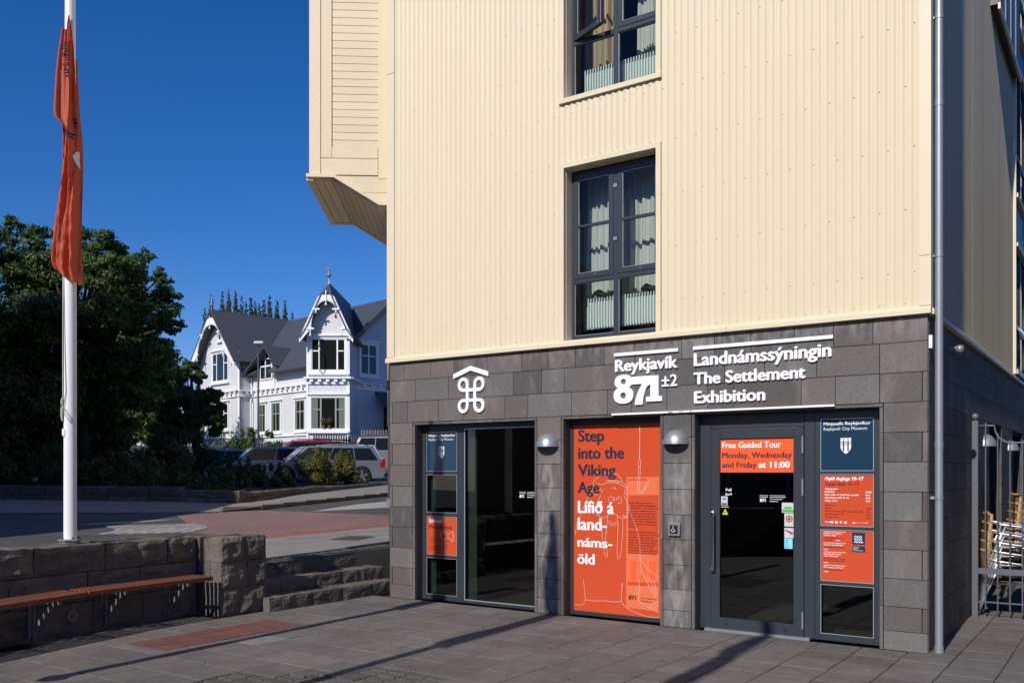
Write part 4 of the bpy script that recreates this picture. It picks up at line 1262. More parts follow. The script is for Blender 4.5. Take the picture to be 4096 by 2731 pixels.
C_([(172, 455), (215, 465), (250, 452), (300, 450), (345, 458), (380, 478), (405, 490), (408, 515), (398, 540), (388, 520), (395, 500)])
C_([(290, 492), (310, 488), (322, 498), (312, 506)])
C_([(262, 600), (265, 570), (290, 560), (312, 575), (306, 595)]); C_([(322, 575), (345, 560), (365, 575), (362, 608), (335, 612)])
C_([(285, 585), (300, 578), (306, 590)]); C_([(325, 585), (340, 578), (343, 590)])
C_([(202, 545), (185, 590), (172, 640), (178, 690), (205, 722), (240, 722), (270, 700), (320, 698), (350, 722), (385, 730), (410, 700), (420, 660), (425, 620)])
C_([(187, 512), (200, 500), (214, 515), (205, 530)]); C_([(258, 705), (250, 800), (240, 900), (255, 1000), (250, 1030), (232, 1000), (215, 880), (208, 760)])
C_([(330, 705), (338, 800), (332, 920), (332, 1025), (345, 1045), (360, 1000), (372, 860), (375, 740)])
C_([(258, 745), (290, 768), (330, 760)]); C_([(258, 770), (290, 785), (330, 776)])
C_([(382, 545), (405, 595), (425, 650), (455, 740), (490, 830), (508, 920), (512, 1050), (522, 1130), (560, 1220), (600, 1290), (632, 1340), (635, 1290), (620, 1210)])
C_([(512, 1050), (560, 1110), (620, 1165), (658, 1200)]); C_([(520, 1130), (515, 1168)]); C_([(568, 1182), (600, 1235), (630, 1310)])
C_([(150, 470), (130, 520), (100, 570), (60, 660), (20, 760), (2, 860)]); C_([(172, 535), (150, 555)])
for k in range(4): C_([(405 + 3 * k, 640 + 22 * k), (425, 650 + 20 * k)], 0.005); C_([(160 + 3 * k, 640 + 18 * k), (185, 655 + 18 * k)], 0.005)
for k in range(3): C_([(372 + 10 * k, 700 + 4 * k), (386 + 12 * k, 722 + 4 * k)], 0.005)
C_([(66, 1208), (72, 1260), (80, 1340), (76, 1385), (50, 1405), (0, 1404)]); C_([(76, 1385), (90, 1368), (150, 1375), (240, 1375), (300, 1383), (364, 1378)])
C_([(374, 1240), (366, 1300), (364, 1378), (392, 1418), (450, 1455), (540, 1490), (600, 1502), (656, 1502)]); C_([(362, 1235), (370, 1260)])
C_([(488, 1205), (506, 1225), (500, 1245), (508, 1300), (498, 1320), (512, 1385), (560, 1415), (610, 1445), (656, 1468)])
C_([(470, 1280), (498, 1300), (500, 1322), (480, 1312)]); C_([(588, 1428), (620, 1400), (656, 1380)]); C_([(610, 1445), (640, 1415), (656, 1405)])
mb.build('walrus_drawing', M['white_line'], t)
para = ['Upplifðu lífið á landnámsöld í', 'Reykjavík. Þungamiðja sýningarinnar', 'er rúst skála frá 10. öld. Norðan við', 'skálann fannst veggjarbútur sem er', 'ennþá eldri, eða frá því fyrir 871.', 'Með hjálp margmiðlunartækni byggir', 'sýningin á kenningum fræðimanna um', 'það sem fornleifar í Reykjavík geta', 'sagt okkur og sýnt um líf og störf á', 'landnámsöld.', '',
        'Experience Viking Age Reykjavík. The', 'focus of the exhibition is an excavated', 'site which includes a longhouse,', 'dating from the 10th century AD, and', 'remains of human habitation dating', 'before 871. Multimedia techniques', 'bring Reykjavík\'s past to life,', 'providing visitors with insights into', 'how people lived in the Viking Age.']
for i, s_ in enumerate(para):
    if not s_: continue
    bb = 612 + i * 20.5
    x, z = PP(418, bb); x2, _ = PP(418 + len(s_) * 6.3, bb)
    lettering(s_, x, z, 0.016, min(x2, px1 - 0.01) - x, M['maroon_ink'], t, 0.1525, 0.1, res=1)
x, z = PP(420, 1362); lettering('871', x, z, 0.045, 0.095, M['maroon_ink'], t, 0.1525, 0.3)
lettering('The Settlement', x + 0.15, z + 0.02, 0.016, 0.19, M['maroon_ink'], t, 0.1525, 0.1, res=1); lettering('Exhibition', x + 0.15, z - 0.012, 0.016, 0.14, M['maroon_ink'], t, 0.1525, 0.1, res=1)
x, z = PP(415, 432); lettering('Lykill fortíðar', x, z, 0.026, 0.24, M['orange'], t, 0.1525, 0.1)

# opening C : door with side light
f = MB()
f.box(-2.264, -2.148, Y0, Y1, 0.0, 2.26); f.box(-2.148, -1.163, Y0 + 0.003, Y1, 2.108, 2.26)
f.box(-1.163, -1.06, Y0, Y1, 0.0, 2.26)
doorf = f.build('door_frame', M['frame'], mus, bevel=0.004, seg=1)
f = MB(); y0, y1 = 0.140, 0.20
f.box(-2.145, -2.043, y0, y1, 0.012, 2.102); f.box(-1.268, -1.166, y0, y1, 0.012, 2.102)
f.box(-2.043, -1.268, y0, y1, 0.012, 0.128); f.box(-2.043, -1.268, y0, y1, 1.998, 2.102)
door = f.build('door', M['frame'], mus, bevel=0.004, seg=1)
MB().box(-2.043, -1.268, 0.165, 0.172, 0.128, 1.998).build('pane', M['glass_dark'], door)
h = MB(); hx = -2.092
h.tube([(hx - 0.03, 0.135, 1.235), (hx - 0.03, 0.085, 1.235), (hx + 0.0, 0.082, 1.235), (hx, 0.082, 1.20), (hx, 0.082, 0.66), (hx, 0.082, 0.635), (hx - 0.03, 0.085, 0.632), (hx - 0.03, 0.135, 0.632)], 0.011, 10)
h.tube([(hx - 0.03, 0.14, 1.235), (hx - 0.03, 0.128, 1.235)], 0.024, 12); h.tube([(hx - 0.03, 0.14, 0.632), (hx - 0.03, 0.128, 0.632)], 0.024, 12)
h.build('handle', M['steel'], door, smooth=True, angle=40)
MB().box(-2.11, -2.095, 0.132, 0.14, 0.86, 0.90).build('lock', M['steel'], door)
for z0 in (1.84, 1.415, 0.09): MB().tube([(-1.176, 0.132, z0), (-1.176, 0.132, z0 + 0.17)], 0.010, 8).build('hinge', M['galv'], door)
for xx in (-1.99, -1.37): MB().box(xx, xx + 0.035, 0.136, 0.1405, 0.055, 0.073).build('vent_slot', M['black_plastic'], door)
MB().box(-2.2, -1.1, 0.10, 0.2, -0.02, 0.010).build('threshold', M['galv'], mus, bevel=0.003, seg=1)
f = MB()
f.box(-1.058, -1.004, Y0 + 0.001, Y1, 0.0, 2.26); f.box(-0.504, -0.42, Y0, Y1, 0.0, 2.26)
for z0, z1 in ((2.174, 2.26), (1.632, 1.664), (1.092, 1.124), (0.552, 0.584), (0.0, 0.066)): f.box(-1.004, -0.504, Y0 + 0.003, Y1, z0, z1)
sidel = f.build('side_light', M['frame'], mus, bevel=0.003, seg=1)
g = MB()
for z0, z1 in ((1.664, 2.174), (1.124, 1.632), (0.584, 1.092), (0.066, 0.552)): ring(g, -1.004, -0.504, z0, z1, 0.006, Y0 - 0.002, Y0 + 0.001)
g.build('gasket', M['gasket'], sidel)
MB().box(-1.004, -0.504, 0.185, 0.192, 0.066, 0.552).build('pane', M['glass_dark'], sidel)

t = panel_sign('price_board', 'orange opening hours and price board in the side light right of the door', -0.998, -0.510, 1.130, 1.628, 'orange')
pb = [('Opið daglega 10–17', 0.035, 1.575, 0.033, 0.365, 'white_ink', .25), ('Open daily 10–17', 0.038, 1.523, 0.033, 0.32, 'maroon_ink', .15),
      ('Aðgangseyrir', 0.035, 1.482, .016, .125, 'white_ink', .2), ('Fullorðnir', 0.035, 1.453, .016, .095, 'white_ink', .2), ('Börn undir 18 ára/70 ára og eldri', 0.035, 1.425, .016, .32, 'white_ink', .2),
      ('Námsmenn undir 25 ára', 0.035, 1.396, .016, .23, 'white_ink', .2), ('Hópar (10+)', 0.035, 1.367, .016, .12, 'white_ink', .2),
      ('Admission', 0.035, 1.323, .015, .10, 'maroon_ink', .1), ('Adults', 0.035, 1.294, .015, .06, 'maroon_ink', .1), ('Children under 18/70 years and older', 0.035, 1.266, .015, .36, 'maroon_ink', .1),
      ('Students under 25', 0.035, 1.237, .015, .175, 'maroon_ink', .1), ('Groups (10+)', 0.035, 1.208, .015, .13, 'maroon_ink', .1)]
for s_, dx, z, cp, w, m_, bd_ in pb: lettering(s_, -0.998 + dx, z, cp, w, M[m_], t, 0.154, bd_, res=2)
for s_, z, w in (('1300', 1.453, .055), ('frítt', 1.425, .042), ('650', 1.396, .043), ('760', 1.367, .043)): lettering(s_, -0.580, z, .016, w, M['white_ink'], t, 0.154, .2, res=2)
for s_, z, w in (('1300', 1.294, .055), ('free', 1.266, .042), ('650', 1.237, .043), ('760', 1.208, .043)): lettering(s_, -0.578, z, .015, w, M['maroon_ink'], t, 0.154, .1, res=2)
lettering('VISA', -0.965, 1.158, 0.012, 0.035, M['white_ink'], t, 0.154, .2)
mb = MB()
for c_ in (-0.908, -0.892): mb.prism([(c_ + 0.011 * math.cos(q / 12 * 2 * math.pi), 1.164 + 0.011 * math.sin(q / 12 * 2 * math.pi)) for q in range(12)], 0.1535 + (c_ + .9) * .01, 0.155, 'y')
mb.box(-0.865, -0.842, 0.154, 0.1555, 1.152, 1.175); mb.box(-0.780, -0.755, 0.154, 0.1555, 1.154, 1.172)
mb.prism([(-0.812 + 0.010 * math.cos(q / 12 * 2 * math.pi), 1.165 + 0.010 * math.sin(q / 12 * 2 * math.pi)) for q in range(12)], 0.154, 0.155, 'y')
mb.box(-0.70, -0.695, 0.154, 0.1555, 1.152, 1.17); mb.box(-0.685, -0.68, 0.154, 0.1555, 1.152, 1.17); mb.box(-0.70, -0.68, 0.1542, 0.1557, 1.165, 1.17)
mb.build('card_logos', M['white_ink'], t)
lettering('Höfuðborgarstofa', -0.672, 1.162, 0.007, 0.055, M['white_ink'], t, 0.154, .1, res=1); lettering('Reykjavík', -0.605, 1.164, 0.009, 0.05, M['white_ink'], t, 0.154, .1, res=1)

t = panel_sign('award_board', 'orange board of museum awards under the price board', -0.998, -0.510, 0.590, 1.088, 'orange')
aw = [('R', 1.068, .21), ('w', 'NODEM, besta stafræna', 1.047, .17), ('w', 'miðlun í söfnum', 1.027, .12), ('m', 'Nordic Digital Excellence', 1.002, .185), ('m', 'in museums', 0.981, .085), ('2', '2006', 0.981, .045, 0.115),
      ('R', 0.957, .21), ('w', 'Íslensku safnaverðlaunin', 0.935, .185), ('m', 'Icelandic Museum Awards', 0.911, .19), ('w', '2006', 0.890, .045),
      ('R', 0.868, .21), ('w', 'Tilnefning til Evrópsku', 0.846, .165), ('w', 'safnaverðlaunanna', 0.826, .14), ('m', 'Nominated for the European', 0.801, .205), ('m', 'Museum of the Year Award', 0.780, .195), ('w', '2008', 0.760, .045),
      ('R', 0.738, .21), ('w', 'FÍT hönnunar-verðlaunin', 0.714, .185), ('m', 'Icelandic Design Award', 0.692, .175), ('w', '2008', 0.672, .045)]
mb = MB()
for a in aw:
    if a[0] == 'R': mb.box(-0.975, -0.975 + a[2], 0.154, 0.1555, a[1], a[1] + 0.004)
    else: lettering(a[1], -0.975 + (a[4] if len(a) > 4 else 0), a[2], .013, a[3], M['maroon_ink' if a[0] == 'm' else 'white_ink'], t, 0.154, .15, res=1)
mb.build('rule', M['white_ink'], t)
MB().box(-0.705, -0.585, 0.1535, 0.1555, 0.955, 1.070).build('emblem', M['navy'], t)
MB().box(-0.705, -0.585, 0.1535, 0.1555, 0.882, 0.940).build('caption', M['navy'], t)
mb = MB()
for r_ in range(3):
    z = 1.028 - r_ * 0.025
    mb.stroke([(-0.683 + 0.0115 * k, z + (0.010 if k % 2 else -0.006)) for k in range(7)], 0.010, 0.1525)
mb.box(-0.611, -0.602, 0.1525, 0.1533, 0.972, 0.982)
mb.build('wave_mark', M['white_ink'], t)
for i, s_ in enumerate(('Reykjavík', 'UNESCO', 'City of Literature')): lettering(s_, -0.697, 0.922 - i * 0.014, 0.008, (.06, .045, .095)[i], M['white_ink'], t, 0.1525, .15, res=1)

t = thing('tour_sign', 'bright orange free guided tour sign across the top of the door glass', 'sign', MM)
MB().box(-2.040, -1.272, 0.157, 0.163, 1.650, 1.994).build('panel', M['orange_bright'], t)
lettering('Free Guided Tour', -2.022, 1.905, 0.062, 0.625, M['white_ink'], t, 0.155, 0.16)
lettering('Monday, Wednesday', -2.022, 1.800, 0.060, 0.735, M['navy_ink'], t, 0.155, 0.15)
lettering('and Friday', -2.022, 1.700, 0.058, 0.372, M['navy_ink'], t, 0.155, 0.15)
lettering('at 11:00', -1.632, 1.700, 0.062, 0.325, M['white_ink'], t, 0.155, 0.25)

def sticker(name, label, x0, x1, z0, z1, m='sticker'):
    t = thing(name, label, 'sticker', MM)
    MB().box(x0, x1, 0.161, 0.1635, z0, z1).build('sheet', M[m], t)
    return t
def disc(xc, zc, r_, y, n=20): return [(xc + r_ * math.cos(2 * math.pi * k / n), zc + r_ * math.sin(2 * math.pi * k / n)) for k in range(n)]
# small print on the glass
t = thing('door_lettering', 'small white Pull and mirrored Push lettering on the door glass', 'lettering', MM)
lettering('Pull', -1.985, 1.455, 0.028, 0.062, M['white_ink'], t, 0.162, 0.15); lettering('Push', -1.992, 1.41, 0.026, 0.07, M['white_ink'], t, 0.162, 0.15, flip=True)
def small_logo(x, z, s, label):
    t = thing('glass_logo', label, 'logo', MM)
    lettering('871', x, z, 0.032 * s, 0.062 * s, M['white_ink'], t, 0.162, 0.35)
    lettering('Reykjavík', x, z + 0.045 * s, 0.012 * s, 0.085 * s, M['white_ink'], t, 0.162, 0.1, res=1)
    lettering('Landnámssýningin', x + 0.105 * s, z + 0.045 * s, 0.012 * s, 0.16 * s, M['white_ink'], t, 0.162, 0.1, res=1)
    lettering('The Settlement', x + 0.105 * s, z + 0.023 * s, 0.012 * s, 0.13 * s, M['white_ink'], t, 0.162, 0.1, res=1)
    lettering('Exhibition', x + 0.105 * s, z + 0.001 * s, 0.012 * s, 0.085 * s, M['white_ink'], t, 0.162, 0.1, res=1)
    MB().box(x, x + 0.085 * s, 0.1615, 0.162, z + 0.064 * s, z + 0.067 * s).box(x + 0.105 * s, x + 0.265 * s, 0.1615, 0.162, z + 0.064 * s, z + 0.067 * s).build('rule', M['white_ink'], t)
small_logo(-1.62, 1.35, 1.0, 'small white exhibition logo stuck on the door glass')
small_logo(-4.60, 1.345, 1.05, 'small white exhibition logo stuck on the large shop window')
t = sticker('door_sticker', 'white and blue certificate sticker at the left of the door glass', -2.035, -1.965, 1.302, 1.40)
MB().box(-2.028, -1.972, 0.160, 0.1605, 1.306, 1.330).build('print', M['blue_ink'], t)
MB().box(-2.020, -2.005, 0.160, 0.1605, 1.366, 1.382).box(-1.994, -1.980, 0.160, 0.1605, 1.366, 1.382).box(-2.003, -1.997, 0.1598, 0.1603, 1.355, 1.39).build('print', M['blue_ink'], t)
t = thing('warning_sticker', 'yellow triangular warning sticker on the door glass beside the handle', 'sticker', MM)
MB().prism([(-2.030, 1.205), (-1.952, 1.205), (-1.991, 1.278)], 0.161, 0.1635, 'y').build('sheet', M['black_plastic'], t)
MB().prism([(-2.023, 1.209), (-1.959, 1.209), (-1.991, 1.269)], 0.1600, 0.1609, 'y').build('triangle', M['yellow_ink'], t)
MB().prism(disc(-1.995, 1.232, 0.009, 0), 0.1592, 0.1599, 'y').build('print', M['black_plastic'], t)
MB().box(-2.036, -1.952, 0.161, 0.162, 1.284, 1.292).build('caption', M['yellow_ink'], t)
t = sticker('door_sticker', 'white sticker with green bands at the right edge of the door glass', -1.392, -1.270, 1.243, 1.345)
MB().box(-1.386, -1.274, 0.160, 0.1605, 1.25, 1.275).box(-1.366, -1.292, 0.160, 0.1605, 1.281, 1.304).build('print', M['green_ink'], t)
t = sticker('door_sticker', 'white sticker with a round crimson seal on the door glass', -1.366, -1.270, 1.105, 1.238)
MB().prism(disc(-1.318, 1.184, 0.036, 0), 0.1600, 0.1605, 'y').build('print', M['crimson_ink'], t)
MB().prism(disc(-1.318, 1.184, 0.024, 0), 0.1592, 0.1597, 'y').build('print', M['sticker'], t)
MB().prism(disc(-1.318, 1.184, 0.017, 0), 0.1584, 0.1589, 'y').build('print', M['crimson_ink'], t)
t = sticker('door_sticker', 'white sticker with a magenta wedge on the door glass', -1.366, -1.272, 0.988, 1.092)
MB().prism([(-1.358, 1.076), (-1.278, 1.048), (-1.278, 1.034), (-1.31, 1.022), (-1.306, 1.036), (-1.358, 1.062)], 0.160, 0.1605, 'y').build('print', M['magenta_ink'], t)
t = sticker('door_sticker', 'light blue text sticker, lowest at the right of the door glass', -1.366, -1.284, 0.882, 0.984, 'cyan_ink')
for i in range(8): lettering(('REYKJAVÍK', 'LOVES', 'Veitingar', 'kort', 'Visitor', 'Gestakortið er', 'City card valid', 'Welcome')[i], -1.357, 0.967 - i * 0.011, 0.006, (.045, .026, .03, .015, .02, .04, .042, .03)[i], M['navy_ink'], t, 0.160, 0.1, res=1)

# ---------------------------------------------------------------- raised lettering on the basalt band
YS = -0.022
def bar(t, x0, x1, z0, z1, y0=-0.026, y1=0.0): MB().box(x0, x1, y0, y1, z0, z1).build('bar', M['white'], t, bevel=0.002, seg=1)
t = thing('exhibition_sign', 'raised white exhibition name in three lines over the door under a white bar', 'sign', MM)
bar(t, -2.272, -0.838, 2.935, 2.970)
lettering('Landnámssýningin', -2.265, 2.768, 0.131, 1.413, M['white'], t, -0.012, 0.20, 0.011)
lettering('The Settlement', -2.268, 2.574, 0.122, 1.168, M['white'], t, -0.012, 0.20, 0.011)
lettering('Exhibition', -2.262, 2.376, 0.124, 0.762, M['white'], t, -0.012, 0.20, 0.011)
t = thing('museum_name_sign', 'raised white Reykjavík 871 ±2 lettering left of the exhibition name', 'sign', MM)
bar(t, -3.208, -2.442, 2.933, 2.968)
lettering('Reykjavík', -3.197, 2.766, 0.128, 0.748, M['white'], t, -0.012, 0.20, 0.011)
lettering('±2', -2.634, 2.571, 0.125, 0.182, M['white'], t, -0.012, 0.10, 0.011)
def bez_loop(cx, cz, rx, rz_, n=28, p=2.3):
    out = []
    for k in range(n):
        q = 2 * math.pi * k / n; c, s = math.cos(q), math.sin(q)
        out.append((cx + rx * math.copysign(abs(c) ** (2 / p), c), cz + rz_ * math.copysign(abs(s) ** (2 / p), s)))
    return out
def annulus(mb, outer, inner, y0, y1):
    n = len(outer); o = len(mb.v)
    for ring_, y in ((outer, y0), (inner, y0), (outer, y1), (inner, y1)): mb.v += [(x, y, z) for x, z in ring_]
    for k in range(n):
        j = (k + 1) % n
        mb.f += [(o + k, o + j, o + n + j, o + n + k), (o + k, o + 2 * n + k, o + 2 * n + j, o + j), (o + n + k, o + n + j, o + 3 * n + j, o + 3 * n + k)]
mb = MB()
annulus(mb, bez_loop(-3.092, 2.500, 0.121, 0.093), bez_loop(-3.095, 2.497, 0.034, 0.034), -0.024, 0.0)
annulus(mb, bez_loop(-3.092, 2.648, 0.108, 0.078), bez_loop(-3.092, 2.650, 0.032, 0.030), -0.0243, 0.0)
mb.build('numeral', M['white'], t)
mb = MB(); mb.prism([(-2.985, 2.695), (-2.985, 2.612), (-2.862, 2.612), (-2.905, 2.545), (-2.937, 2.470), (-2.952, 2.388), (-2.858, 2.388), (-2.848, 2.470), (-2.818, 2.560), (-2.742, 2.660), (-2.742, 2.697)][::-1], -0.0246, 0.0, 'y')
mb.build('numeral', M['white'], t)
mb = MB(); mb.prism([(-2.815, 2.640), (-2.735, 2.695), (-2.668, 2.695), (-2.668, 2.470), (-2.628, 2.470), (-2.628, 2.417), (-2.815, 2.417), (-2.815, 2.470), (-2.765, 2.470), (-2.765, 2.606), (-2.790, 2.590)][::-1], -0.0249, 0.0, 'y')
mb.build('numeral', M['white'], t)
t = thing('canopy_strip', 'long thin white metal strip over the poster and the door', 'ledge', MM)
MB().prism([(0.0, 2.302), (-0.034, 2.302), (-0.034, 2.283), (-0.030, 2.283), (-0.030, 2.297), (0.0, 2.297)], -3.234, -0.823, 'x').build('strip', M['white'], t)
MB().box(-2.55, -2.50, -0.0352, -0.0345, 2.285, 2.296).box(-2.43, -2.38, -0.0352, -0.0345, 2.290, 2.298).box(-2.31, -2.28, -0.0352, -0.0345, 2.286, 2.295).build('paint_chip', M['galv'], t)
t = thing('looped_square_sign', 'raised white looped square under a roof chevron, above the shop window', 'sign', MM)
MB().prism([(-5.476, 2.877), (-5.207, 2.966), (-4.935, 2.879), (-4.935, 2.823), (-5.207, 2.908), (-5.476, 2.821)][::-1], -0.026, 0.0, 'y').build('chevron', M['white'], t)
pts = []
cx_, cz_, hh, hw, rr = -5.200, 2.606, 0.062, 0.062, 0.052
# four corner loops of the looped square as one closed path
def arc_(x, z, a0, a1, rx, rz2, n=14): return [(x + rx * math.cos(R(a0 + (a1 - a0) * k / n)), z + rz2 * math.sin(R(a0 + (a1 - a0) * k / n))) for k in range(n + 1)]
ox, oz = 0.122, 0.132; lx_, lz_ = 0.064, 0.069
path = arc_(cx_ - ox, cz_ + oz, -90, -360, lx_, lz_) + arc_(cx_ - ox, cz_ - oz, 0, -270, lx_, lz_) + arc_(cx_ + ox, cz_ - oz, 90, -180, lx_, lz_) + arc_(cx_ + ox, cz_ + oz, 180, -90, lx_, lz_)
path.append(path[0])
mb = MB(); W_ = 0.040
n = len(path); o = 0
vv = []
for i, p in enumerate(path):
    a = Vector(path[(i - 1) % (n - 1)]) if i else Vector(path[n - 2]); b = Vector(path[(i + 1) % (n - 1)]) if i < n - 1 else Vector(path[1])
    tt = (b - a).normalized(); q = Vector((-tt.y, tt.x)) * (W_ / 2)
    dz = -0.0002 * (i / n)
    mb.v += [(p[0] + q.x, -0.024 + dz, p[1] + q.y), (p[0] - q.x, -0.024 + dz, p[1] - q.y), (p[0] + q.x, 0, p[1] + q.y), (p[0] - q.x, 0, p[1] - q.y)]
for i in range(n - 1):
    a, b = 4 * i, 4 * i + 4
    mb.f += [(a, a + 1, b + 1, b), (a, b, b + 2, a + 2), (a + 1, a + 3, b + 3, b + 1)]
mb.build('looped_square', M['white'], t)

# ---------------------------------------------------------------- wall lamps, push plate, camera, downpipe
def wall_lamp(mw, label, grp=None):
    t = thing('wall_lamp', label, 'wall lamp', mw, grp)
    mb = MB(); r_ = 0.145; n, m_ = 14, 8
    rows = []
    for j in range(m_ + 1):
        el = math.pi / 2 * j / m_
        for k in range(n + 1):
            az = math.pi * k / n
            mb.v.append((-r_ * math.cos(az) * math.cos(el), -0.004 - r_ * math.sin(az) * math.cos(el) * 0.95, r_ * 1.08 * math.sin(el)))
    w = n + 1
    for j in range(m_):
        for k in range(n): mb.f.append((j * w + k, j * w + k + 1, (j + 1) * w + k + 1, (j + 1) * w + k))
    # inner skin
    o = len(mb.v)
    mb.v += [(x * 0.96, y * 0.96, z * 0.95 + 0.002) for x, y, z in mb.v[:o]]
    mb.f += [tuple(i + o for i in f[::-1]) for f in mb.f[:]]
    for k in range(n): mb.f.append((k, o + k, o + k + 1, k + 1))
    mb.build('shade', M['galv'], t, smooth=True, angle=50)
    MB().box(-0.13, 0.13, -0.006, 0.0, 0.0, 0.05).build('back_plate', M['galv'], t)
    MB().box(-0.045, 0.045, -0.075, -0.006, 0.02, 0.075).build('lamp_holder', M['interior_up'], t)
    return t
wall_lamp(MM @ T((-4.088, 0, 1.948)), 'grey half-dome wall lamp on the basalt pillar left of the orange poster')
wall_lamp(MM @ T((-2.472, 0, 1.950)), 'grey half-dome wall lamp on the pillar between poster and door')
wall_lamp(MM @ T((0, 3.75, 1.975)) @ rz(R(90)), 'grey half-dome wall lamp on the side wall behind the gate post')
wall_lamp(MM @ T((0, 6.45, 1.975)) @ rz(R(90)), 'grey half-dome wall lamp on the side wall, farther of two')
t = thing('door_opener_plate', 'square metal wheelchair door opener on the pillar left of the door', 'door button', MM)
MB().box(-2.553, -2.417, -0.035, 0.0, 0.975, 1.112).build('housing', M['plate'], t, bevel=0.006)
MB().box(-2.531, -2.440, -0.038, -0.033, 0.997, 1.090).build('button', M['black_plastic'], t, bevel=0.003)
mb = MB()
xw, zw = -2.488, 1.043
mb.stroke([(xw - 0.004, zw + 0.022), (xw - 0.006, zw + 0.002), (xw + 0.010, zw + 0.0), (xw + 0.016, zw - 0.018), (xw + 0.022, zw - 0.016)], 0.0045, -0.0385)
mb.stroke([(xw - 0.008 + 0.016 * math.cos(R(a)), zw - 0.010 + 0.016 * math.sin(R(a))) for a in range(110, 361, 25)], 0.004, -0.0388)
mb.prism(disc(xw - 0.004, zw + 0.030, 0.005, 0, 10), -0.0392, -0.0385, 'y')
mb.build('wheelchair_symbol', M['white_ink'], t)
t = thing('security_camera', 'small round security camera on the side wall just right of the downpipe', 'camera', MM)
MB().tube([(0.0, 1.12, 2.90), (0.07, 1.12, 2.90)], 0.018, 8).build('arm', M['galv'], t)
MB().lathe([(0, 0.04), (0.03, 0.035), (0.042, 0.01), (0.04, -0.02), (0.02, -0.045), (0, -0.05)], 14, c=(0.10, 1.12, 2.89)).build('body', M['plate'], t, smooth=True)
MB().box(0.0, 0.03, 0.02, 0.07, 2.78, 2.90).build('junction_box', M['white'], t, bevel=0.004)
t = thing('downpipe', 'grey zinc downpipe running down the near corner of the building', 'downpipe', MM)
px_, py_ = 0.070, 0.125
mb = MB(); mb.tube([(px_ , py_, 0.0), (px_, py_, 1.86), (px_, py_, TOP)], 0.036, 20)
mb.build('pipe', M['pipe'], t, smooth=True, angle=40)
mb = MB(); mb.tube([(px_, py_, 0.0), (px_, py_, 0.06)], 0.041, 20); mb.build('shoe', M['pipe'], t, smooth=True, angle=40)
for z in (1.86, 5.0, 8.2):
    MB().tube([(px_, py_, z), (px_, py_, z + 0.07)], 0.0395, 20).build('socket', M['pipe'], t, smooth=True, angle=40)
for z in (1.40, 3.62, 5.80, 8.0):
    mb = MB(); mb.tube([(px_, py_, z), (px_, py_, z + 0.03)], 0.0405, 20); mb.box(0.0, 0.03, py_ - 0.012, py_ + 0.012, z, z + 0.03); mb.box(px_ - 0.075, px_ - 0.036, py_ - 0.025, py_ - 0.005, z + 0.005, z + 0.02)
    mb.build('clip', M['galv'], t)

# ---------------------------------------------------------------- boarded bay on the left flank
bay = bpy.data.objects.new('bay_window', None); COL.objects.link(bay); bay.parent = mus
bd_ = Vector((0.996, 0.050, 0)).normalized(); b0 = Lc + wv * 0.30
ang = math.atan2(bd_.y, bd_.x)
BW = MM.inverted() @ T((b0.x, b0.y, 0)) @ rz(ang)        # x negative goes outwards, y goes back
bay.matrix_local = BW
W0 = -1.085; ZB, ZF = 5.62, 5.25
body = MB()
prof = [(W0 + 0.03, ZB), (W0 + 0.32, ZB), (W0 + 0.93, ZF), (0.25, ZF), (0.25, TOP), (W0 + 0.03, TOP)]
body.prism(prof, 0.03, 2.15, 'y'); body.build('bay_core', M['cream_wood'], bay)
# front boards and frame members
def bb(x0, x1, z0, z1, y0=-0.002, name='board', y1=0.03, m='cream_wood'): return MB().box(x0 + 0.002, x1 - 0.002, y0, y1, z0 + 0.002, z1 - 0.002).build(name, M[m], bay, bevel=0.003, seg=1)
bb(W0, W0 + 0.155, ZB, TOP, -0.010); bb(W0 + 0.158, W0 + 0.305, 5.895, TOP, -0.004); bb(-0.16, 0.02, 5.62, TOP, -0.006)
bb(W0 + 0.305, -0.16, 5.895, 6.04, -0.004); bb(W0 + 0.158, -0.16, 5.665, 5.89, -0.010)
z = 6.04
while z < TOP:
    bb(W0 + 0.305, -0.155, z, z + 0.1035, 0.012, 'board', 0.032); z += 0.1035
MB().prism([(W0 + 0.30, 5.655), (0.0, 5.655), (0.0, 5.44), (W0 + 0.62, 5.44)][::-1], 0.0, 0.03, 'y').build('board', M['cream_wood'], bay)
MB().prism([(W0 + 0.63, 5.435), (0.0, 5.435), (0.0, ZF + 0.02), (W0 + 0.92, ZF + 0.02)][::-1], 0.0, 0.03, 'y').build('board', M['cream_wood'], bay)
mb = MB()
th = 0.045
for (xa, za), (xb, zb) in (((W0 - 0.035, ZB + 0.008), (W0 + 0.33, ZB + 0.008)), ((W0 + 0.33, ZB + 0.008), (W0 + 0.94, ZF + 0.012)), ((W0 + 0.94, ZF + 0.012), (0.02, ZF + 0.012))):
    mb.prism([(xa, za), (xb, zb), (xb, zb + th), (xa, za + th)], -0.035, 0.0, 'y')
mb.build('drip_board', M['cream_trim'], bay)
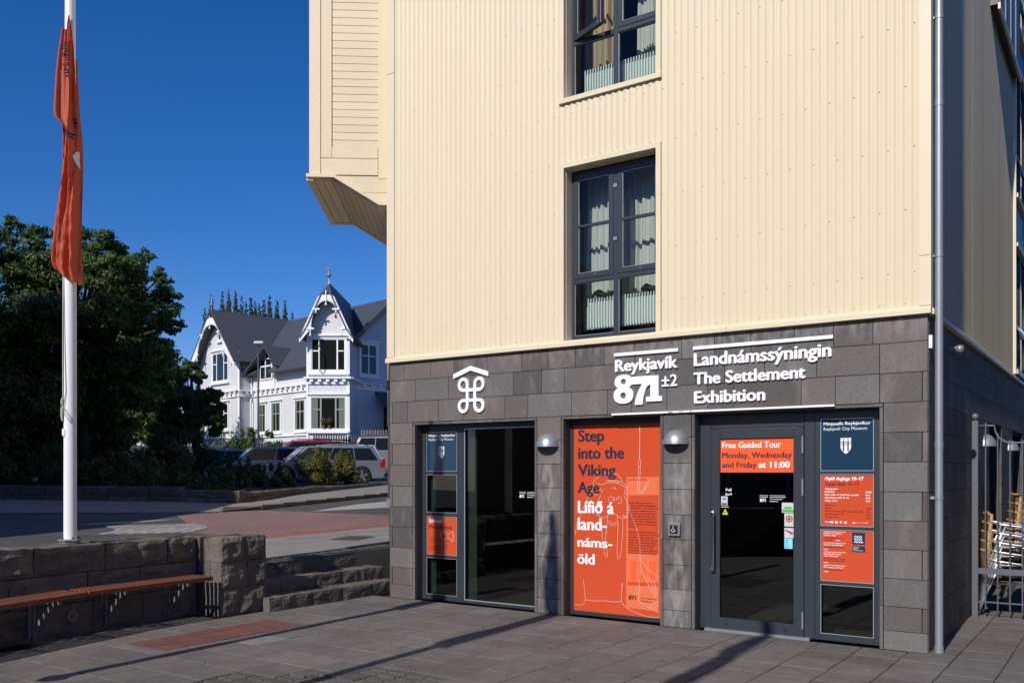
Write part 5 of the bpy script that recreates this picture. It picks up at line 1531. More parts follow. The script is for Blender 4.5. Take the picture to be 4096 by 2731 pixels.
# soffit boards underneath
sp = [(W0 + 0.06, ZB), (W0 + 0.32, ZB), (W0 + 0.93, ZF), (0.0, ZF)]
def soff(s):
    """point along the sloping soffit profile"""
    seg = [((a[0] - b[0]) ** 2 + (a[1] - b[1]) ** 2) ** .5 for a, b in zip(sp, sp[1:])]
    for (a, b), l in zip(zip(sp, sp[1:]), seg):
        if s <= l: return (a[0] + (b[0] - a[0]) * s / l, a[1] + (b[1] - a[1]) * s / l)
        s -= l
    return sp[-1]
tot = sum(((a[0] - b[0]) ** 2 + (a[1] - b[1]) ** 2) ** .5 for a, b in zip(sp, sp[1:]))
s = 0
while s < tot - 0.02:
    a = soff(s + 0.004); b = soff(min(tot, s + 0.112))
    MB().prism([a, b, (b[0], b[1] - 0.016), (a[0], a[1] - 0.016)], 0.06, 2.1, 'y').build('board', M['cream_wood'], bay); s += 0.116
MB().box(W0 - 0.035, W0 + 0.055, -0.0, 2.2, ZB - 0.03, ZB + 0.012).build('drip_board', M['cream_trim'], bay)
mb = MB()
for (xa, za), (xb, zb) in zip(sp, sp[1:]): mb.prism([(xa, za - 0.03), (xb, zb - 0.03), (xb, zb + 0.01), (xa, za + 0.01)], 2.1, 2.2, 'y')
mb.build('drip_board', M['cream_trim'], bay)
MB().box(W0 - 0.0, W0 + 0.03, 0.03, 2.15, ZB + 0.02, TOP).build('board', M['cream_wood'], bay)
# small brackets seen edge-on on the flank lower down
for z in (1.18, 2.75):
    MB().box(0.02, 0.16, 0.0, 0.045, z, z + 0.12).build('flank_ledge', M['galv'] if z < 2 else M['joint'], mus, MM.inverted() @ LW)

# ---------------------------------------------------------------- side wall: window strip and shallow oriel
sw = bpy.data.objects.new('side_window_strip', None); COL.objects.link(sw); sw.parent = mus
MB().box(-0.02, 0.05, 6.93, 7.02, 3.17, TOP).build('trim', M['cream_trim'], sw)
MB().box(-0.02, 0.05, 8.58, 8.68, 3.17, TOP).build('trim', M['cream_trim'], sw)
for (z0, z1, op) in ((3.25, 5.15, True), (5.98, 7.98, False), (8.7, 10.4, False)):
    f = MB()
    y0_, y1_ = 7.03, 8.57
    f.box(-0.02, 0.03, y0_, y0_ + 0.05, z0, z1); f.box(-0.02, 0.03, y1_ - 0.05, y1_, z0, z1); f.box(-0.02, 0.03, 7.77, 7.83, z0, z1)
    f.box(-0.019, 0.029, y0_, y1_, z0, z0 + 0.05); f.box(-0.019, 0.029, y0_, y1_, z1 - 0.05, z1); f.box(-0.018, 0.028, y0_, y1_, z0 + 0.62, z0 + 0.68)
    f.build('frame', M['frame'], sw)
    MB().box(0.0, 0.006, y0_, y1_, z0, z1).build('pane', M['glass'], sw)
    MB().box(-0.018, 0.07, y0_, y1_, z1 + 0.003, z1 + 0.06).build('ledge', M['cream_trim'], sw)
    MB().box(-0.018, 0.07, y0_, y1_, z0 - 0.07, z0 - 0.003).build('ledge', M['cream_trim'], sw)
    if z0 < 8: MB().box(-0.018, 0.012, y0_, y1_, z1 + 0.065, z1 + 0.72).build('spandrel', M['frame'], sw)
    if op:
        f = MB(); f.box(0, 0.03, y0_ + 0.02, y0_ + 0.07, -0.6, 0); f.box(0, 0.03, 7.70, 7.76, -0.6, 0); f.box(0.001, 0.029, y0_ + 0.02, 7.76, -0.6, -0.55); f.box(0.001, 0.029, y0_ + 0.02, 7.76, -0.05, 0)
        f.build('open_sash', M['galv'], sw, T((0.035, 0, z0 + 0.66)) @ Matrix.Rotation(R(-38), 4, 'Y'))
orl = bpy.data.objects.new('side_oriel', None); COL.objects.link(orl); orl.parent = mus
MB().box(0.0, 0.10, 4.25, 6.90, 7.70, TOP).build('oriel_core', M['frame'], orl)
MB().box(0.101, 0.13, 4.22, 6.92, 7.62, 7.70).build('ledge', M['cream_trim'], orl)
for k in range(4): MB().box(0.101, 0.115, 4.35 + k * 0.64, 4.35 + k * 0.64 + 0.06, 7.72, TOP).build('mullion', M['frame'], orl)

# ---------------------------------------------------------------- railing gate beside the building and stacked chairs
GY = 2.57
t = thing('railing', 'grey painted iron railing with a ball-topped post beside the side wall', 'railing', MM @ T((0, GY, 0)))
MB().box(0.02, 0.082, -0.031, 0.031, 0.0, 2.235).build('post', M['rail'], t, bevel=0.003)
MB().lathe([(0.0, 0.085), (0.02, 0.082), (0.036, 0.066), (0.041, 0.045), (0.036, 0.022), (0.02, 0.006), (0.015, 0.0)][::-1], 16, c=(0.051, 0, 2.24)).build('ball_cap', M['rail'], t, smooth=True)
MB().box(0.082, 3.2, -0.012, 0.012, 0.50, 0.565).build('rail', M['rail'], t)
MB().box(0.082, 3.2, -0.008, 0.008, 0.175, 0.19).build('rail', M['rail'], t)
MB().tube([(0.082, 0, 2.18), (0.245, 0, 2.18), (0.25, 0, 2.13), (0.27, 0, 2.07), (0.30, 0, 2.03), (0.35, 0, 1.995), (0.40, 0, 1.98), (3.2, 0, 1.98)], 0.010, 8).build('rail', M['rail'], t, smooth=True)
for i in range(24):
    x = 0.156 + i * 0.122
    top = (2.21, 2.09, 2.01)[min(i, 2)]
    mb = MB(); mb.tube([(x, 0.0, 0.10), (x, 0.0, top - 0.02)], 0.0085, 8); mb.lathe([(0.0085, 0), (0.012, 0.01), (0.008, 0.022), (0, 0.024)], 8, c=(x, 0, top - 0.02))
    mb.build('bar', M['rail'], t, smooth=True, angle=50)
MB().box(3.2, 3.262, -0.031, 0.031, 0, 2.235).build('post', M['rail'], t)

def make_chair(label, grp):
    """stacking cafe chair, faces +x"""
    t = thing('rattan_chair', label, 'chair', None, grp)
    for s in (-1, 1):
        mb = MB()
        mb.tube([(0.245, s * 0.265, 0.0), (0.222, s * 0.268, 0.40), (0.205, s * 0.27, 0.60), (0.175, s * 0.27, 0.655), (0.12, s * 0.27, 0.675), (-0.10, s * 0.262, 0.705), (-0.22, s * 0.245, 0.73)], 0.0125, 8)
        mb.tube([(-0.30, s * 0.235, 0.0), (-0.235, s * 0.235, 0.22), (-0.16, s * 0.235, 0.42), (-0.06, s * 0.258, 0.70)], 0.0125, 8)
        mb.build('leg', M['alu'], t, smooth=True)
    mb = MB()
    mb.tube([(0.22, -0.235, 0.435), (0.22, 0.235, 0.435)], 0.0125, 8); mb.tube([(-0.17, -0.235, 0.40), (-0.17, 0.235, 0.40)], 0.011, 8)
    mb.tube([(-0.17, -0.235, 0.41), (0.22, -0.245, 0.435)], 0.011, 8); mb.tube([(-0.17, 0.235, 0.41), (0.22, 0.245, 0.435)], 0.011, 8)
    mb.build('seat_frame', M['alu'], t, smooth=True)
    MB().box(-0.18, 0.235, -0.215, 0.215, 0.425, 0.445).build('seat', M['rattan_dark'], t, bevel=0.008)
    mb = MB(); mb.tube([(0.236, -0.22, 0.432), (0.236, 0.22, 0.432)], 0.017, 8)
    mb.tube([(-0.17, -0.228, 0.425), (0.236, -0.228, 0.432)], 0.016, 8); mb.tube([(-0.17, 0.228, 0.425), (0.236, 0.228, 0.432)], 0.016, 8); mb.build('seat_edge', M['rattan'], t, smooth=True)
    mb = MB(); n = 10
    for j in range(4):
        zz = 0.50 + j * 0.108
        for k in range(n + 1):
            a = math.pi * (k / n - 0.5)
            mb.v.append((-0.20 - 0.035 * math.cos(a) - 0.035 * (j / 3), 0.235 * math.sin(a) * (0.9 + 0.03 * j), zz))
    for j in range(3):
        for k in range(n): mb.f.append((j * 11 + k, j * 11 + k + 1, (j + 1) * 11 + k + 1, (j + 1) * 11 + k))
    o = len(mb.v); mb.v += [(x - 0.012, y * 1.03, z) for x, y, z in mb.v[:o]]; mb.f += [tuple(i + o for i in f[::-1]) for f in mb.f[:]]
    mb.build('backrest', M['rattan_dark'], t, smooth=True)
    MB().tube([(-0.22 - 0.045 * math.cos(math.pi * (k / 12 - .5)), 0.24 * math.sin(math.pi * (k / 12 - .5)), 0.835) for k in range(13)], 0.019, 8).build('top_rail', M['rattan'], t, smooth=True)
    mb = MB()
    for s in (-1, 1): mb.tube([(-0.20, s * 0.236, 0.49), (-0.215, s * 0.238, 0.66), (-0.205, s * 0.24, 0.835)], 0.0175, 8)
    mb.build('back_wrap', M['rattan'], t, smooth=True)
    for ch in t.children: ch.scale.z = 0.90
    return t
names_lv = ['lowest', 'second from the bottom', 'third from the bottom', 'fourth from the bottom', 'fifth from the bottom', 'sixth from the bottom', 'topmost']
proto = make_chair('x', 'rattan chairs stacked behind the railing')
note_kids(proto)
first = True
for si, (sx_, sy_, n_, nm, rot) in enumerate(((0.31, 3.02, 5, 'stack nearest the railing', 10), (0.50, 3.70, 7, 'taller stack behind', 14), (1.00, 3.10, 7, 'rightmost stack', 8))):
    for k in range(n_):
        c = proto if first else copy_tree(proto)
        first = False
        c.matrix_world = MM @ T((sx_ + 0.012 * k, sy_, 0.105 * k)) @ rz(R(rot))
        lv = 'topmost' if k == n_ - 1 else names_lv[k]
        c['label'] = 'rattan and aluminium chair, %s of the %s' % (lv, nm)
        c['category'] = 'chair'; c['group'] = 'rattan chairs stacked behind the railing'

# ---------------------------------------------------------------- benches
wd = (Vector((-3.66, 10.45, 0)) - Vector((-4.58, 8.92, 0))).normalized(); wn_out = Vector((wd.y, -wd.x, 0))
def bench(end, d, length, label):
    """slatted seat on wall brackets; end = far right front corner"""
    t = thing('bench', label, 'bench', T((end.x, end.y, 0)) @ rz(math.atan2(d.y, d.x)))   # x along d (negative = towards camera), y towards the wall
    n = 5; wdt = 0.052; gap = 0.021
    for k in range(n):
        y = k * (wdt + gap)
        MB().box(-length, 0, y, y + wdt, 0.435 if k == 0 else 0.445, 0.485).build('slat', M['wood'], t, bevel=0.004, seg=1)
    D = n * (wdt + gap)
    x = -0.30
    while x > -length:
        b = MB()
        b.box(x - 0.004, x + 0.004, 0.02, D + 0.05, 0.395, 0.434)
        b.box(x - 0.03, x + 0.03, D + 0.045, D + 0.053, 0.06, 0.434)
        b.box(x - 0.004, x + 0.004, D + 0.0, D + 0.045, 0.06, 0.394)
        b.build('bracket', M['bracket'], t)
        b = MB(); b.prism([(0.10, 0.394), (0.16, 0.394), (D, 0.17), (D, 0.12)], x - 0.004, x + 0.004, 'x'); b.build('brace', M['bracket'], t)
        x -= 0.78
    return t
e1 = Vector((-3.66, 10.45, 0)) + wn_out * 0.42 - wd * 0.12
bench(e1, wd, 1.52, 'reddish slatted wall bench ending at the pier')
d2 = (Vector((-4.28, 8.92, 0)) - Vector((-4.76, 7.75, 0))).normalized()
e2 = e1 - wd * 1.545 + wn_out * 0.02
bench(e2, d2, 1.9, 'reddish slatted wall bench at the left edge, under the flagpole')
t = thing('wall_light', 'round recessed light low in the wall under the bench', 'light', face_frame(WALL[1], WALL[0]) @ T((0.22, -0.03, 0.20)))
MB().tube([(0, 0.02, 0), (0, -0.008, 0)], 0.055, 16).build('ring', M['plate'], t)
MB().tube([(0, -0.008, 0), (0, -0.012, 0)], 0.04, 16).build('lens', M['interior_up'], t)

# ---------------------------------------------------------------- flagpoles
PZ = 0.93
def flagpole(x, y, label, top=6.85, flag=True, base=PZ, full=True):
    t = thing('flagpole', label, 'flagpole', T((x, y, 0)), 'white flagpoles round the square' if not full else None)
    mb = MB(); mb.tube([(0, 0, base + 0.03), (0, 0, base + 3.0), (0, 0, top)], [0.064, 0.060, 0.050], 20); mb.build('pole', M['pole_white'], t, smooth=True, angle=40)
    MB().lathe([(0, 0.10), (0.03, 0.09), (0.05, 0.05), (0.03, 0.01), (0.02, 0.0)][::-1], 12, c=(0, 0, top)).build('finial', M['pole_white'], t, smooth=True)
    mb = MB(); mb.tube([(0, 0, base + 0.012), (0, 0, base + 0.03)], 0.115, 6); mb.tube([(0, 0, base - 0.015), (0, 0, base)], 0.10, 6); mb.build('base_flange', M['galv'], t)
    for k in range(4):
        a = math.pi / 4 + k * math.pi / 2
        MB().tube([(0.085 * math.cos(a), 0.085 * math.sin(a), base - 0.03), (0.085 * math.cos(a), 0.085 * math.sin(a), base + 0.055)], 0.010, 6).build('bolt', M['rusty'], t)
    return t
FX, FY = -4.59, 9.35
fp = flagpole(FX, FY, 'white flagpole with a furled orange flag standing on the low stone wall')
# rope and cleat
mb = MB()
mb.tube([(-0.062, -0.03, 4.83), (-0.060, -0.03, 3.9), (-0.052, -0.05, 3.0), (-0.05, -0.055, 2.45), (-0.045, -0.06, 2.28)], 0.004, 5)
mb.tube([(-0.058, -0.035, 4.83), (-0.040, -0.055, 3.6), (-0.02, -0.064, 2.75), (-0.012, -0.068, 2.48), (-0.03, -0.07, 2.34)], 0.004, 5)
mb.tube([(-0.045, -0.065, 2.34), (-0.02, -0.075, 2.30), (0.02, -0.075, 2.24), (0.045, -0.055, 2.15), (0.015, -0.07, 2.19), (-0.03, -0.072, 2.27)], 0.004, 5)
mb.tube([(-0.066, -0.065, 2.30), (-0.056, -0.078, 2.36), (-0.036, -0.075, 2.33), (-0.045, -0.072, 2.26), (-0.066, -0.065, 2.30)], 0.0045, 5)
mb.build('halyard', M['lamp_head'], fp, smooth=True)
MB().tube([(-0.052, -0.055, 2.18), (-0.058, -0.062, 2.22), (-0.058, -0.062, 2.38), (-0.052, -0.055, 2.42)], [0.007, 0.010, 0.010, 0.007], 6).build('cleat', M['lamp_head'], fp)
MB().box(-0.052, -0.026, -0.066, -0.060, 2.03, 2.10).build('maker_plate', M['white'], fp)
# flag
fl = thing('flag', 'furled orange exhibition flag hanging limp from the flagpole', 'flag', T((FX, FY, 0)))
sc_ = FY / 3600
def fpt(a, b):
    """furled outline measured over the pole: a across, b down (327x1568 crop)"""
    u = 150 + a / 1.307; v = b / 1.307
    return ((u - 2048) * sc_ - FX, 1.65 + (1888.5 - v) * sc_)
Lp = [(180, 100), (160, 200), (142, 300), (122, 430), (112, 560), (128, 640), (146, 680), (146, 760), (142, 830), (126, 950), (108, 1080), (92, 1200), (82, 1330), (84, 1370), (102, 1412)]
Rp = [(184, 100), (197, 200), (207, 330), (215, 500), (220, 650), (225, 800), (228, 1000), (232, 1200), (238, 1400), (247, 1500)]
def interp(P_, t_):
    b = P_[0][1] + (P_[-1][1] - P_[0][1]) * t_
    for (a0_, b0_), (a1_, b1_) in zip(P_, P_[1:]):
        if b <= b1_: return a0_ + (a1_ - a0_) * (b - b0_) / (b1_ - b0_), b
    return P_[-1]
def flag_pt(s, t_):
    la, lb = interp(Lp, t_); ra, rb = interp(Rp, t_)
    x0, z0 = fpt(la, lb); x1, z1 = fpt(ra, rb)
    x = x0 + (x1 - x0) * s
    z = z0 + (z1 - z0) * s
    w = min(1, t_ * 3)
    y = -0.070 - 0.055 * math.sin(math.pi * s) * w + w * (0.026 * math.sin(s * 15 + 1.2 * math.sin(t_ * 5)) + 0.016 * math.sin(s * 27 + t_ * 9 + 1)) + 0.014 * noise.noise(Vector((s * 9 + 4 * t_, t_ * 26, 0))) + 0.006 * noise.noise(Vector((s * 20, t_ * 60 + s * 20, 2)))
    y += 0.10 * abs(s - 0.5) ** 2 * 4 * w * 0.5
    return x, y, z
mb = MB(); NS, NT = 60, 150
for j in range(NT + 1):
    for i in range(NS + 1): mb.v.append(flag_pt(i / NS, j / NT))
for j in range(NT):
    for i in range(NS): mb.f.append((j * (NS + 1) + i, (j + 1) * (NS + 1) + i, (j + 1) * (NS + 1) + i + 1, j * (NS + 1) + i + 1))
mb.build('cloth', M['flag'], fl, smooth=True)
# back layers of cloth behind the pole
mb = MB()
for j in range(22, NT + 1):
    for i in range(21):
        x, y, z = flag_pt(0.20 + 0.60 * i / 20, j / NT); w = min(1, j / NT * 3)
        mb.v.append((x, 0.075 + 0.05 * w * math.sin(i * 0.9 + j * 0.03), z + 0.01))
for j in range(NT - 22):
    for i in range(20): mb.f.append((j * 21 + i, j * 21 + i + 1, (j + 1) * 21 + i + 1, (j + 1) * 21 + i))
mb.build('cloth_fold', M['flag'], fl, smooth=True)
# separate flap: upper left fold ending in a free corner
mb = MB()
flap = [((168, 190), (200, 190)), ((150, 300), (203, 300)), ((138, 400), (206, 400)), ((132, 500), (208, 500)), ((128, 600), (206, 600)), ((130, 640), (204, 645)), ((165, 672), (200, 700)), ((190, 715), (197, 735))]
for j, (a, b) in enumerate(flap):
    for i in range(13):
        s = i / 12; x0, z0 = fpt(*a); x1, z1 = fpt(*b)
        mb.v.append((x0 + (x1 - x0) * s, -0.150 - 0.02 * math.sin(s * 7 + j * 0.3) - 0.012 * math.sin(s * 15), z0 + (z1 - z0) * s))
for j in range(len(flap) - 1):
    for i in range(12): mb.f.append((j * 13 + i, (j + 1) * 13 + i, (j + 1) * 13 + i + 1, j * 13 + i + 1))
mb.build('cloth_flap', M['flag'], fl, smooth=True)
def on_flag(body, s0, t0, ds, dt, size, m, rot, front=0.004, name='lettering', flap_=False):
    vs, fs = text_mesh(body, 1.0, 0.05, 0, 2)
    mb_ = MB(); xs_ = [v[0] for v in vs]; wdt = max(xs_) - min(xs_)
    c, s_ = math.cos(rot), math.sin(rot)
    for vx, vy, vz in vs:
        a = (vx - min(xs_)) * size; b = vy * size
        X, Y_ = a * c - b * s_, a * s_ + b * c       # metres on the cloth
        p = flag_pt(min(1, max(0, s0 + X / ds)), min(1, max(0, t0 - Y_ / dt)))
        y = p[1] - front if not flap_ else -0.185
        mb_.v.append((p[0], y, p[2]))
    mb_.f = fs
    return mb_.build(name, m, fl)
on_flag('ningin', 0.46, 0.12, 0.16, 3.7, 0.13, M['flag_ink'], R(-78), 0, flap_=True)
on_flag('Sett', 0.62, 0.20, 0.2, 3.7, 0.12, M['flag_ink'], R(-80), 0, flap_=True)
on_flag('dnám', 0.10, 0.20, 0.2, 3.7, 0.13, M['flag_ink'], R(-84), 0.012)
on_flag('ib', 0.80, 0.385, 0.25, 3.7, 0.19, M['flag_ink'], R(-80), 0.014)
on_flag('xh', 0.14, 0.43, 0.25, 3.7, 0.21, M['flag_ink'], R(-62), 0.014)
on_flag('8', 0.80, 0.50, 0.25, 3.7, 0.50, M['white_ink'], R(-88), 0.016)
# three more poles stand round the square, their shadows cross the paving
others = [(-4.36, 6.13, 'white flagpole on the wall beyond the left edge, nearest the benches'), (-3.66, 3.79, 'white flagpole on the wall left of the square, second from the benches'), (-2.21, 1.40, 'white flagpole on the wall closest beside the viewer')]
for i, (x, y, lb) in enumerate(others):
    p = flagpole(x, y, lb, full=False, base=0.93 if i < 1 else 0.93, top=6.80)
    f2 = thing('flag', 'furled orange flag of the ' + ('pole nearest the benches beyond the edge', 'second pole from the benches', 'pole beside the viewer')[i], 'flag', T((x, y, 0)), 'furled flags beyond the left edge')
    for ch in ('cloth', 'cloth_fold'):
        c = bpy.data.objects.new(ch, bpy.data.meshes[ch]); COL.objects.link(c); c.parent = f2
        c.location = (0, 0, 0.45)
lp = thing('lamp_post', 'plain grey lamp post standing left of the benches behind the wall', 'street lamp', T((-5.92, 6.66, 0.3)))
MB().tube([(0, 0, 0), (0, 0, 4.6)], [0.055, 0.04], 12).build('pole', M['rail'], lp, smooth=True)
MB().lathe([(0.04, 0), (0.2, 0.05), (0.18, 0.2), (0.0, 0.3)], 12, c=(0, 0, 4.6)).build('lamp_head', M['lamp_head'], lp)

# ---------------------------------------------------------------- white timber house on the rise
K = Vector((-11.2, 56.3, 0)); RA = R(-45)
HM = T(K) @ rz(RA)                               # local x = a (right, towards the camera), y = b (inwards)
HB = 3.25                                        # ground level at the house
house = thing('wooden_house', 'white corrugated house with dark roof, carved gables and a corner tower', 'house', HM)
ZS = 7.15; ZE = 8.5; ZR = 13.15; RB = 4.5        # string course, eave, ridge, ridge depth
def hpart(mb, name, m, mw=None, parent=None, **kw): return mb.build(name, M[m], parent or house, mw, **kw)
# main body: front wall b=0 from a=-16 to 0; right end wall a=0
hpart(MB().box(-16, -0.02, 0, 0.3, HB - 1, ZE + 0.3), 'front_wall', 'house_white')
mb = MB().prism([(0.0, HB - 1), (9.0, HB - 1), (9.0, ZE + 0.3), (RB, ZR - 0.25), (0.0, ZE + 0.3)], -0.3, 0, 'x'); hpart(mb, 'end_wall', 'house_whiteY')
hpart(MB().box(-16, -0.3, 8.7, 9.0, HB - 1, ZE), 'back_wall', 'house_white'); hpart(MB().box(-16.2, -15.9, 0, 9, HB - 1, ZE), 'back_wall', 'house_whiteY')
def roof_slab(p0, p1, p2, p3, name, m, th=0.12):
    """four corners anticlockwise seen from above"""
    v = [Vector(p) for p in (p0, p1, p2, p3)]; nn = (v[1] - v[0]).cross(v[2] - v[0]).normalized()
    if nn.z < 0: nn = -nn
    mb = MB(); mb.v = [tuple(p) for p in v] + [tuple(p - nn * th) for p in v]
    mb.f = [(0, 1, 2, 3), (7, 6, 5, 4)] + [(i, i + 4, (i + 1) % 4 + 4, (i + 1) % 4) for i in range(4)]
    return hpart(mb, name, m)
sl = (ZR - ZE) / (RB + 0.0)
ov = 0.6
_dl, _dr = -8.75, -6.75
def _rz(b): return ZE - 0.05 + (ZR - ZE + 0.05) * (b + ov) / (RB + ov)
roof_slab((0.45, 9 + ov, ZE - 0.05), (-16.3, 9 + ov, ZE - 0.05), (-16.3, RB, ZR), (0.45, RB, ZR), 'roof', 'house_roof')
# rake board on the right-hand gable
mb = MB(); 
for s in (0.30, 0.44):
    pass
mb.prism([(-ov, ZE - 0.22), (RB, ZR - 0.17), (9 + ov, ZE - 0.22), (9 + ov, ZE - 0.42), (RB, ZR - 0.42), (-ov, ZE - 0.42)], 0.40, 0.46, 'x'); hpart(mb, 'rake_board', 'house_roof')
# small finial arm under the rake
hpart(MB().box(0.0, 0.45, 1.0, 1.12, 9.55, 9.7), 'bracket', 'house_trim')

def window(parent, x0, x1, z0, z1, y, vs=(0.5,), hs=(0.62,), frame='house_trim', cas=0.13, axis='front', sill=True, head=True, curtains=False):
    """casement in the wall plane y (front) or x (side); casing proud, panes set in"""
    def bx(mb, a0, a1, b0, b1, c0, c1):
        return mb.box(a0, a1, b0, b1, c0, c1) if axis == 'front' else mb.box(y - (b1 - y), y - (b0 - y), a0, a1, c0, c1)
    casing = MB()
    bx(casing, x0 - cas, x0, y - 0.07, y + 0.02, z0 - cas, z1 + cas); bx(casing, x1, x1 + cas, y - 0.07, y + 0.02, z0 - cas, z1 + cas)
    bx(casing, x0, x1, y - 0.07, y + 0.02, z1, z1 + cas); bx(casing, x0, x1, y - 0.07, y + 0.02, z0 - cas, z0)
    w = hpart(casing, 'window', 'house_trim', parent=parent)
    ex = MB()
    hd_ = MB()
    if head: bx(hd_, x0 - cas - 0.08, x1 + cas + 0.08, y - 0.17, y + 0.02, z1 + cas + 0.002, z1 + cas + 0.10); hpart(hd_, 'cornice', 'house_trim', parent=w)
    if sill: bx(ex, x0 - cas - 0.06, x1 + cas + 0.06, y - 0.17, y + 0.02, z0 - cas - 0.09, z0 - cas - 0.002)
    if ex.v: hpart(ex, 'sill', 'house_trim', parent=w)
    fr = MB(); t = 0.06
    bx(fr, x0, x0 + t, y - 0.04, y + 0.03, z0, z1); bx(fr, x1 - t, x1, y - 0.04, y + 0.03, z0, z1)
    bx(fr, x0 + t, x1 - t, y - 0.04, y + 0.03, z0, z0 + t); bx(fr, x0 + t, x1 - t, y - 0.04, y + 0.03, z1 - t, z1)
    for q in vs:
        xx = x0 + (x1 - x0) * q; bx(fr, xx - 0.045, xx + 0.045, y - 0.038, y + 0.03, z0 + t, z1 - t)
    e = [x0 + t] + [x0 + (x1 - x0) * q for q in vs] + [x1 - t]
    for hq in hs:
        zz = z0 + (z1 - z0) * hq
        for i, (a, b) in enumerate(zip(e, e[1:])):
            if len(vs) == 2 and i == 1 and vs[0] > 0.15: continue
            bx(fr, a + 0.045, b - 0.045, y - 0.036, y + 0.03, zz - 0.035, zz + 0.035)
    hpart(fr, 'frame', frame, parent=w)
    pn = MB(); bx(pn, x0 + t, x1 - t, y - 0.030, y - 0.024, z0 + t, z1 - t); hpart(pn, 'pane', 'house_glass', parent=w)
    if curtains:
        cu = MB(); wd_ = (x1 - x0) * 0.19
        bx(cu, x0 + t, x0 + wd_, y - 0.020, y - 0.012, z0 + t, z1 - t); bx(cu, x1 - wd_, x1 - t, y - 0.020, y - 0.012, z0 + t, z1 - t)
        hpart(cu, 'curtain', 'curtain', parent=w)
    return w
M['house_glass'] = glass('house_window_glass', (0.75, 0.78, 0.78), 1.6)
M['room_dark'] = mat('unlit_room', (0.02, 0.018, 0.016), rough=0.9)
def backing(x0, x1, z0, z1, y, axis='front', off=0.02):
    mb = MB()
    if axis == 'front': mb.box(x0, x1, y - off * 0.4, y - off * 0.1, z0, z1)
    else: mb.box(y + off * 0.1, y + off * 0.4, x0, x1, z0, z1)
    hpart(mb, 'dark_room', 'room_dark')
def win(x0, x1, z0, z1, y, axis='front', **kw):
    backing(x0, x1, z0, z1, y if axis == 'front' else y, axis)
    return window(house, x0, x1, z0, z1, y, axis=axis, **kw)
def dentils(x0, x1, z, y, axis='front', parent=None, mw=None):
    def bx(mb, a0, a1, o0, o1, c0, c1):
        return mb.box(a0, a1, y - o1, y - o0, c0, c1) if axis == 'front' else mb.box(y + o0, y + o1, a0, a1, c0, c1)
    mb = MB(); bx(mb, x0, x1, 0, 0.30, z + 0.16, z + 0.24); bx(mb, x0, x1, 0.0, 0.10, z - 0.22, z + 0.155)
    c = hpart(mb, 'string_course', 'house_trim', mw)
    n = max(1, int((x1 - x0) / 0.62))
    for k in range(n):
        xx = x0 + (x1 - x0) * (k + 0.5) / n
        d = MB(); bx(d, xx - 0.10, xx + 0.10, 0.102, 0.27, z - 0.03, z + 0.155); hpart(d, 'bracket', 'house_trim', parent=c)
# ---- front wall a from -10.07 (gable side) to tower
dentils(-10.0, -2.3, ZS, 0.0)
hpart(MB().box(-10.0, -0.3, -0.10, 0.0, 4.05, 4.17), 'plinth_board', 'house_trim')
# lower windows: two narrow pairs and one near the tower (u 1036..1065, 1085..1123, 1180..1222)
def a_of(u, b=0.0):
    r_ = (u - 2048) / 3600
    # K + a*(.707,-.707) + b*(.707,.707): X = r*Y
    X0, Y0_ = K.x + .70711 * b, K.y + .70711 * b
    return (r_ * Y0_ - X0) / (.70711 + r_ * .70711)
def z_of(v, a, b=0.0):
    Y_ = K.y - .70711 * a + .70711 * b
    return 1.65 + (1888.5 - v) * Y_ / 3600
def cu(x): return 700 + x / 2.24
def cv(y): return 1000 + y / 2.24
def cv3(y): return 1600 + y / 2.24
for (x0, x1, yt, yb) in ((755, 815, 1385, 285), (868, 948, 1368, 278), (1080, 1168, 1345, 265)):
    a0, a1 = a_of(cu(x0)), a_of(cu(x1)); zt = z_of(cv(yt), (a0 + a1) / 2); zb = z_of(cv3(yb), (a0 + a1) / 2)
    win(a0, a1, zb, zt, 0.0, frame='green_frame', curtains=True)
# arched dormer window standing in the wall under the small gable
a0, a1 = a_of(cu(792)), a_of(cu(885))
zt, zb = z_of(cv(945), a0), z_of(cv(1155), a0)
am = (a0 + a1) / 2; hw = (a1 - a0) / 2
GD = -0.45
def pointed(cx, z0, z1, hw_, n=8):
    """lancet outline"""
    out = [(cx - hw_, z0), (cx + hw_, z0)]
    zs_ = z1 - hw_ * 1.35
    for k in range(n + 1):
        q = k / n; out.append((cx + hw_ * math.cos(q * math.pi / 2) ** 0.8, zs_ + (z1 - zs_) * math.sin(q * math.pi / 2)))
    for k in range(n - 1, -1, -1):
        q = k / n; out.append((cx - hw_ * math.cos(q * math.pi / 2) ** 0.8, zs_ + (z1 - zs_) * math.sin(q * math.pi / 2)))
    return out
# dormer body: asymmetric gable, the left slope runs on down over the corner
db = -0.8
aL, aM, aR = a_of(cu(592), db), a_of(cu(800), db), a_of(cu(882), db)
zL, zA, zR_ = z_of(cv(1125), aL, db), z_of(cv(852), aM, db), z_of(cv(1032), aR, db)
hpart(MB().prism([(am - hw - 0.25, 7.3), (am + hw + 0.25, 7.3), (am + hw + 0.25, zb + 0.9), (am, zA - 0.55), (am - hw - 0.25, zb + 0.9)], -0.12, 0.05, 'y'), 'dormer_wall', 'house_trim')
_dl, _dr = am - hw - 0.22, am + hw + 0.22
roof_slab((-16.3, -ov, _rz(-ov)), (_dl, -ov, _rz(-ov)), (_dl, RB, ZR), (-16.3, RB, ZR), 'roof', 'house_roof')
roof_slab((_dl, 0.32, _rz(0.32)), (_dr, 0.32, _rz(0.32)), (_dr, RB, ZR), (_dl, RB, ZR), 'roof', 'house_roof')
roof_slab((_dr, -ov, _rz(-ov)), (0.45, -ov, _rz(-ov)), (0.45, RB, ZR), (_dr, RB, ZR), 'roof', 'house_roof')
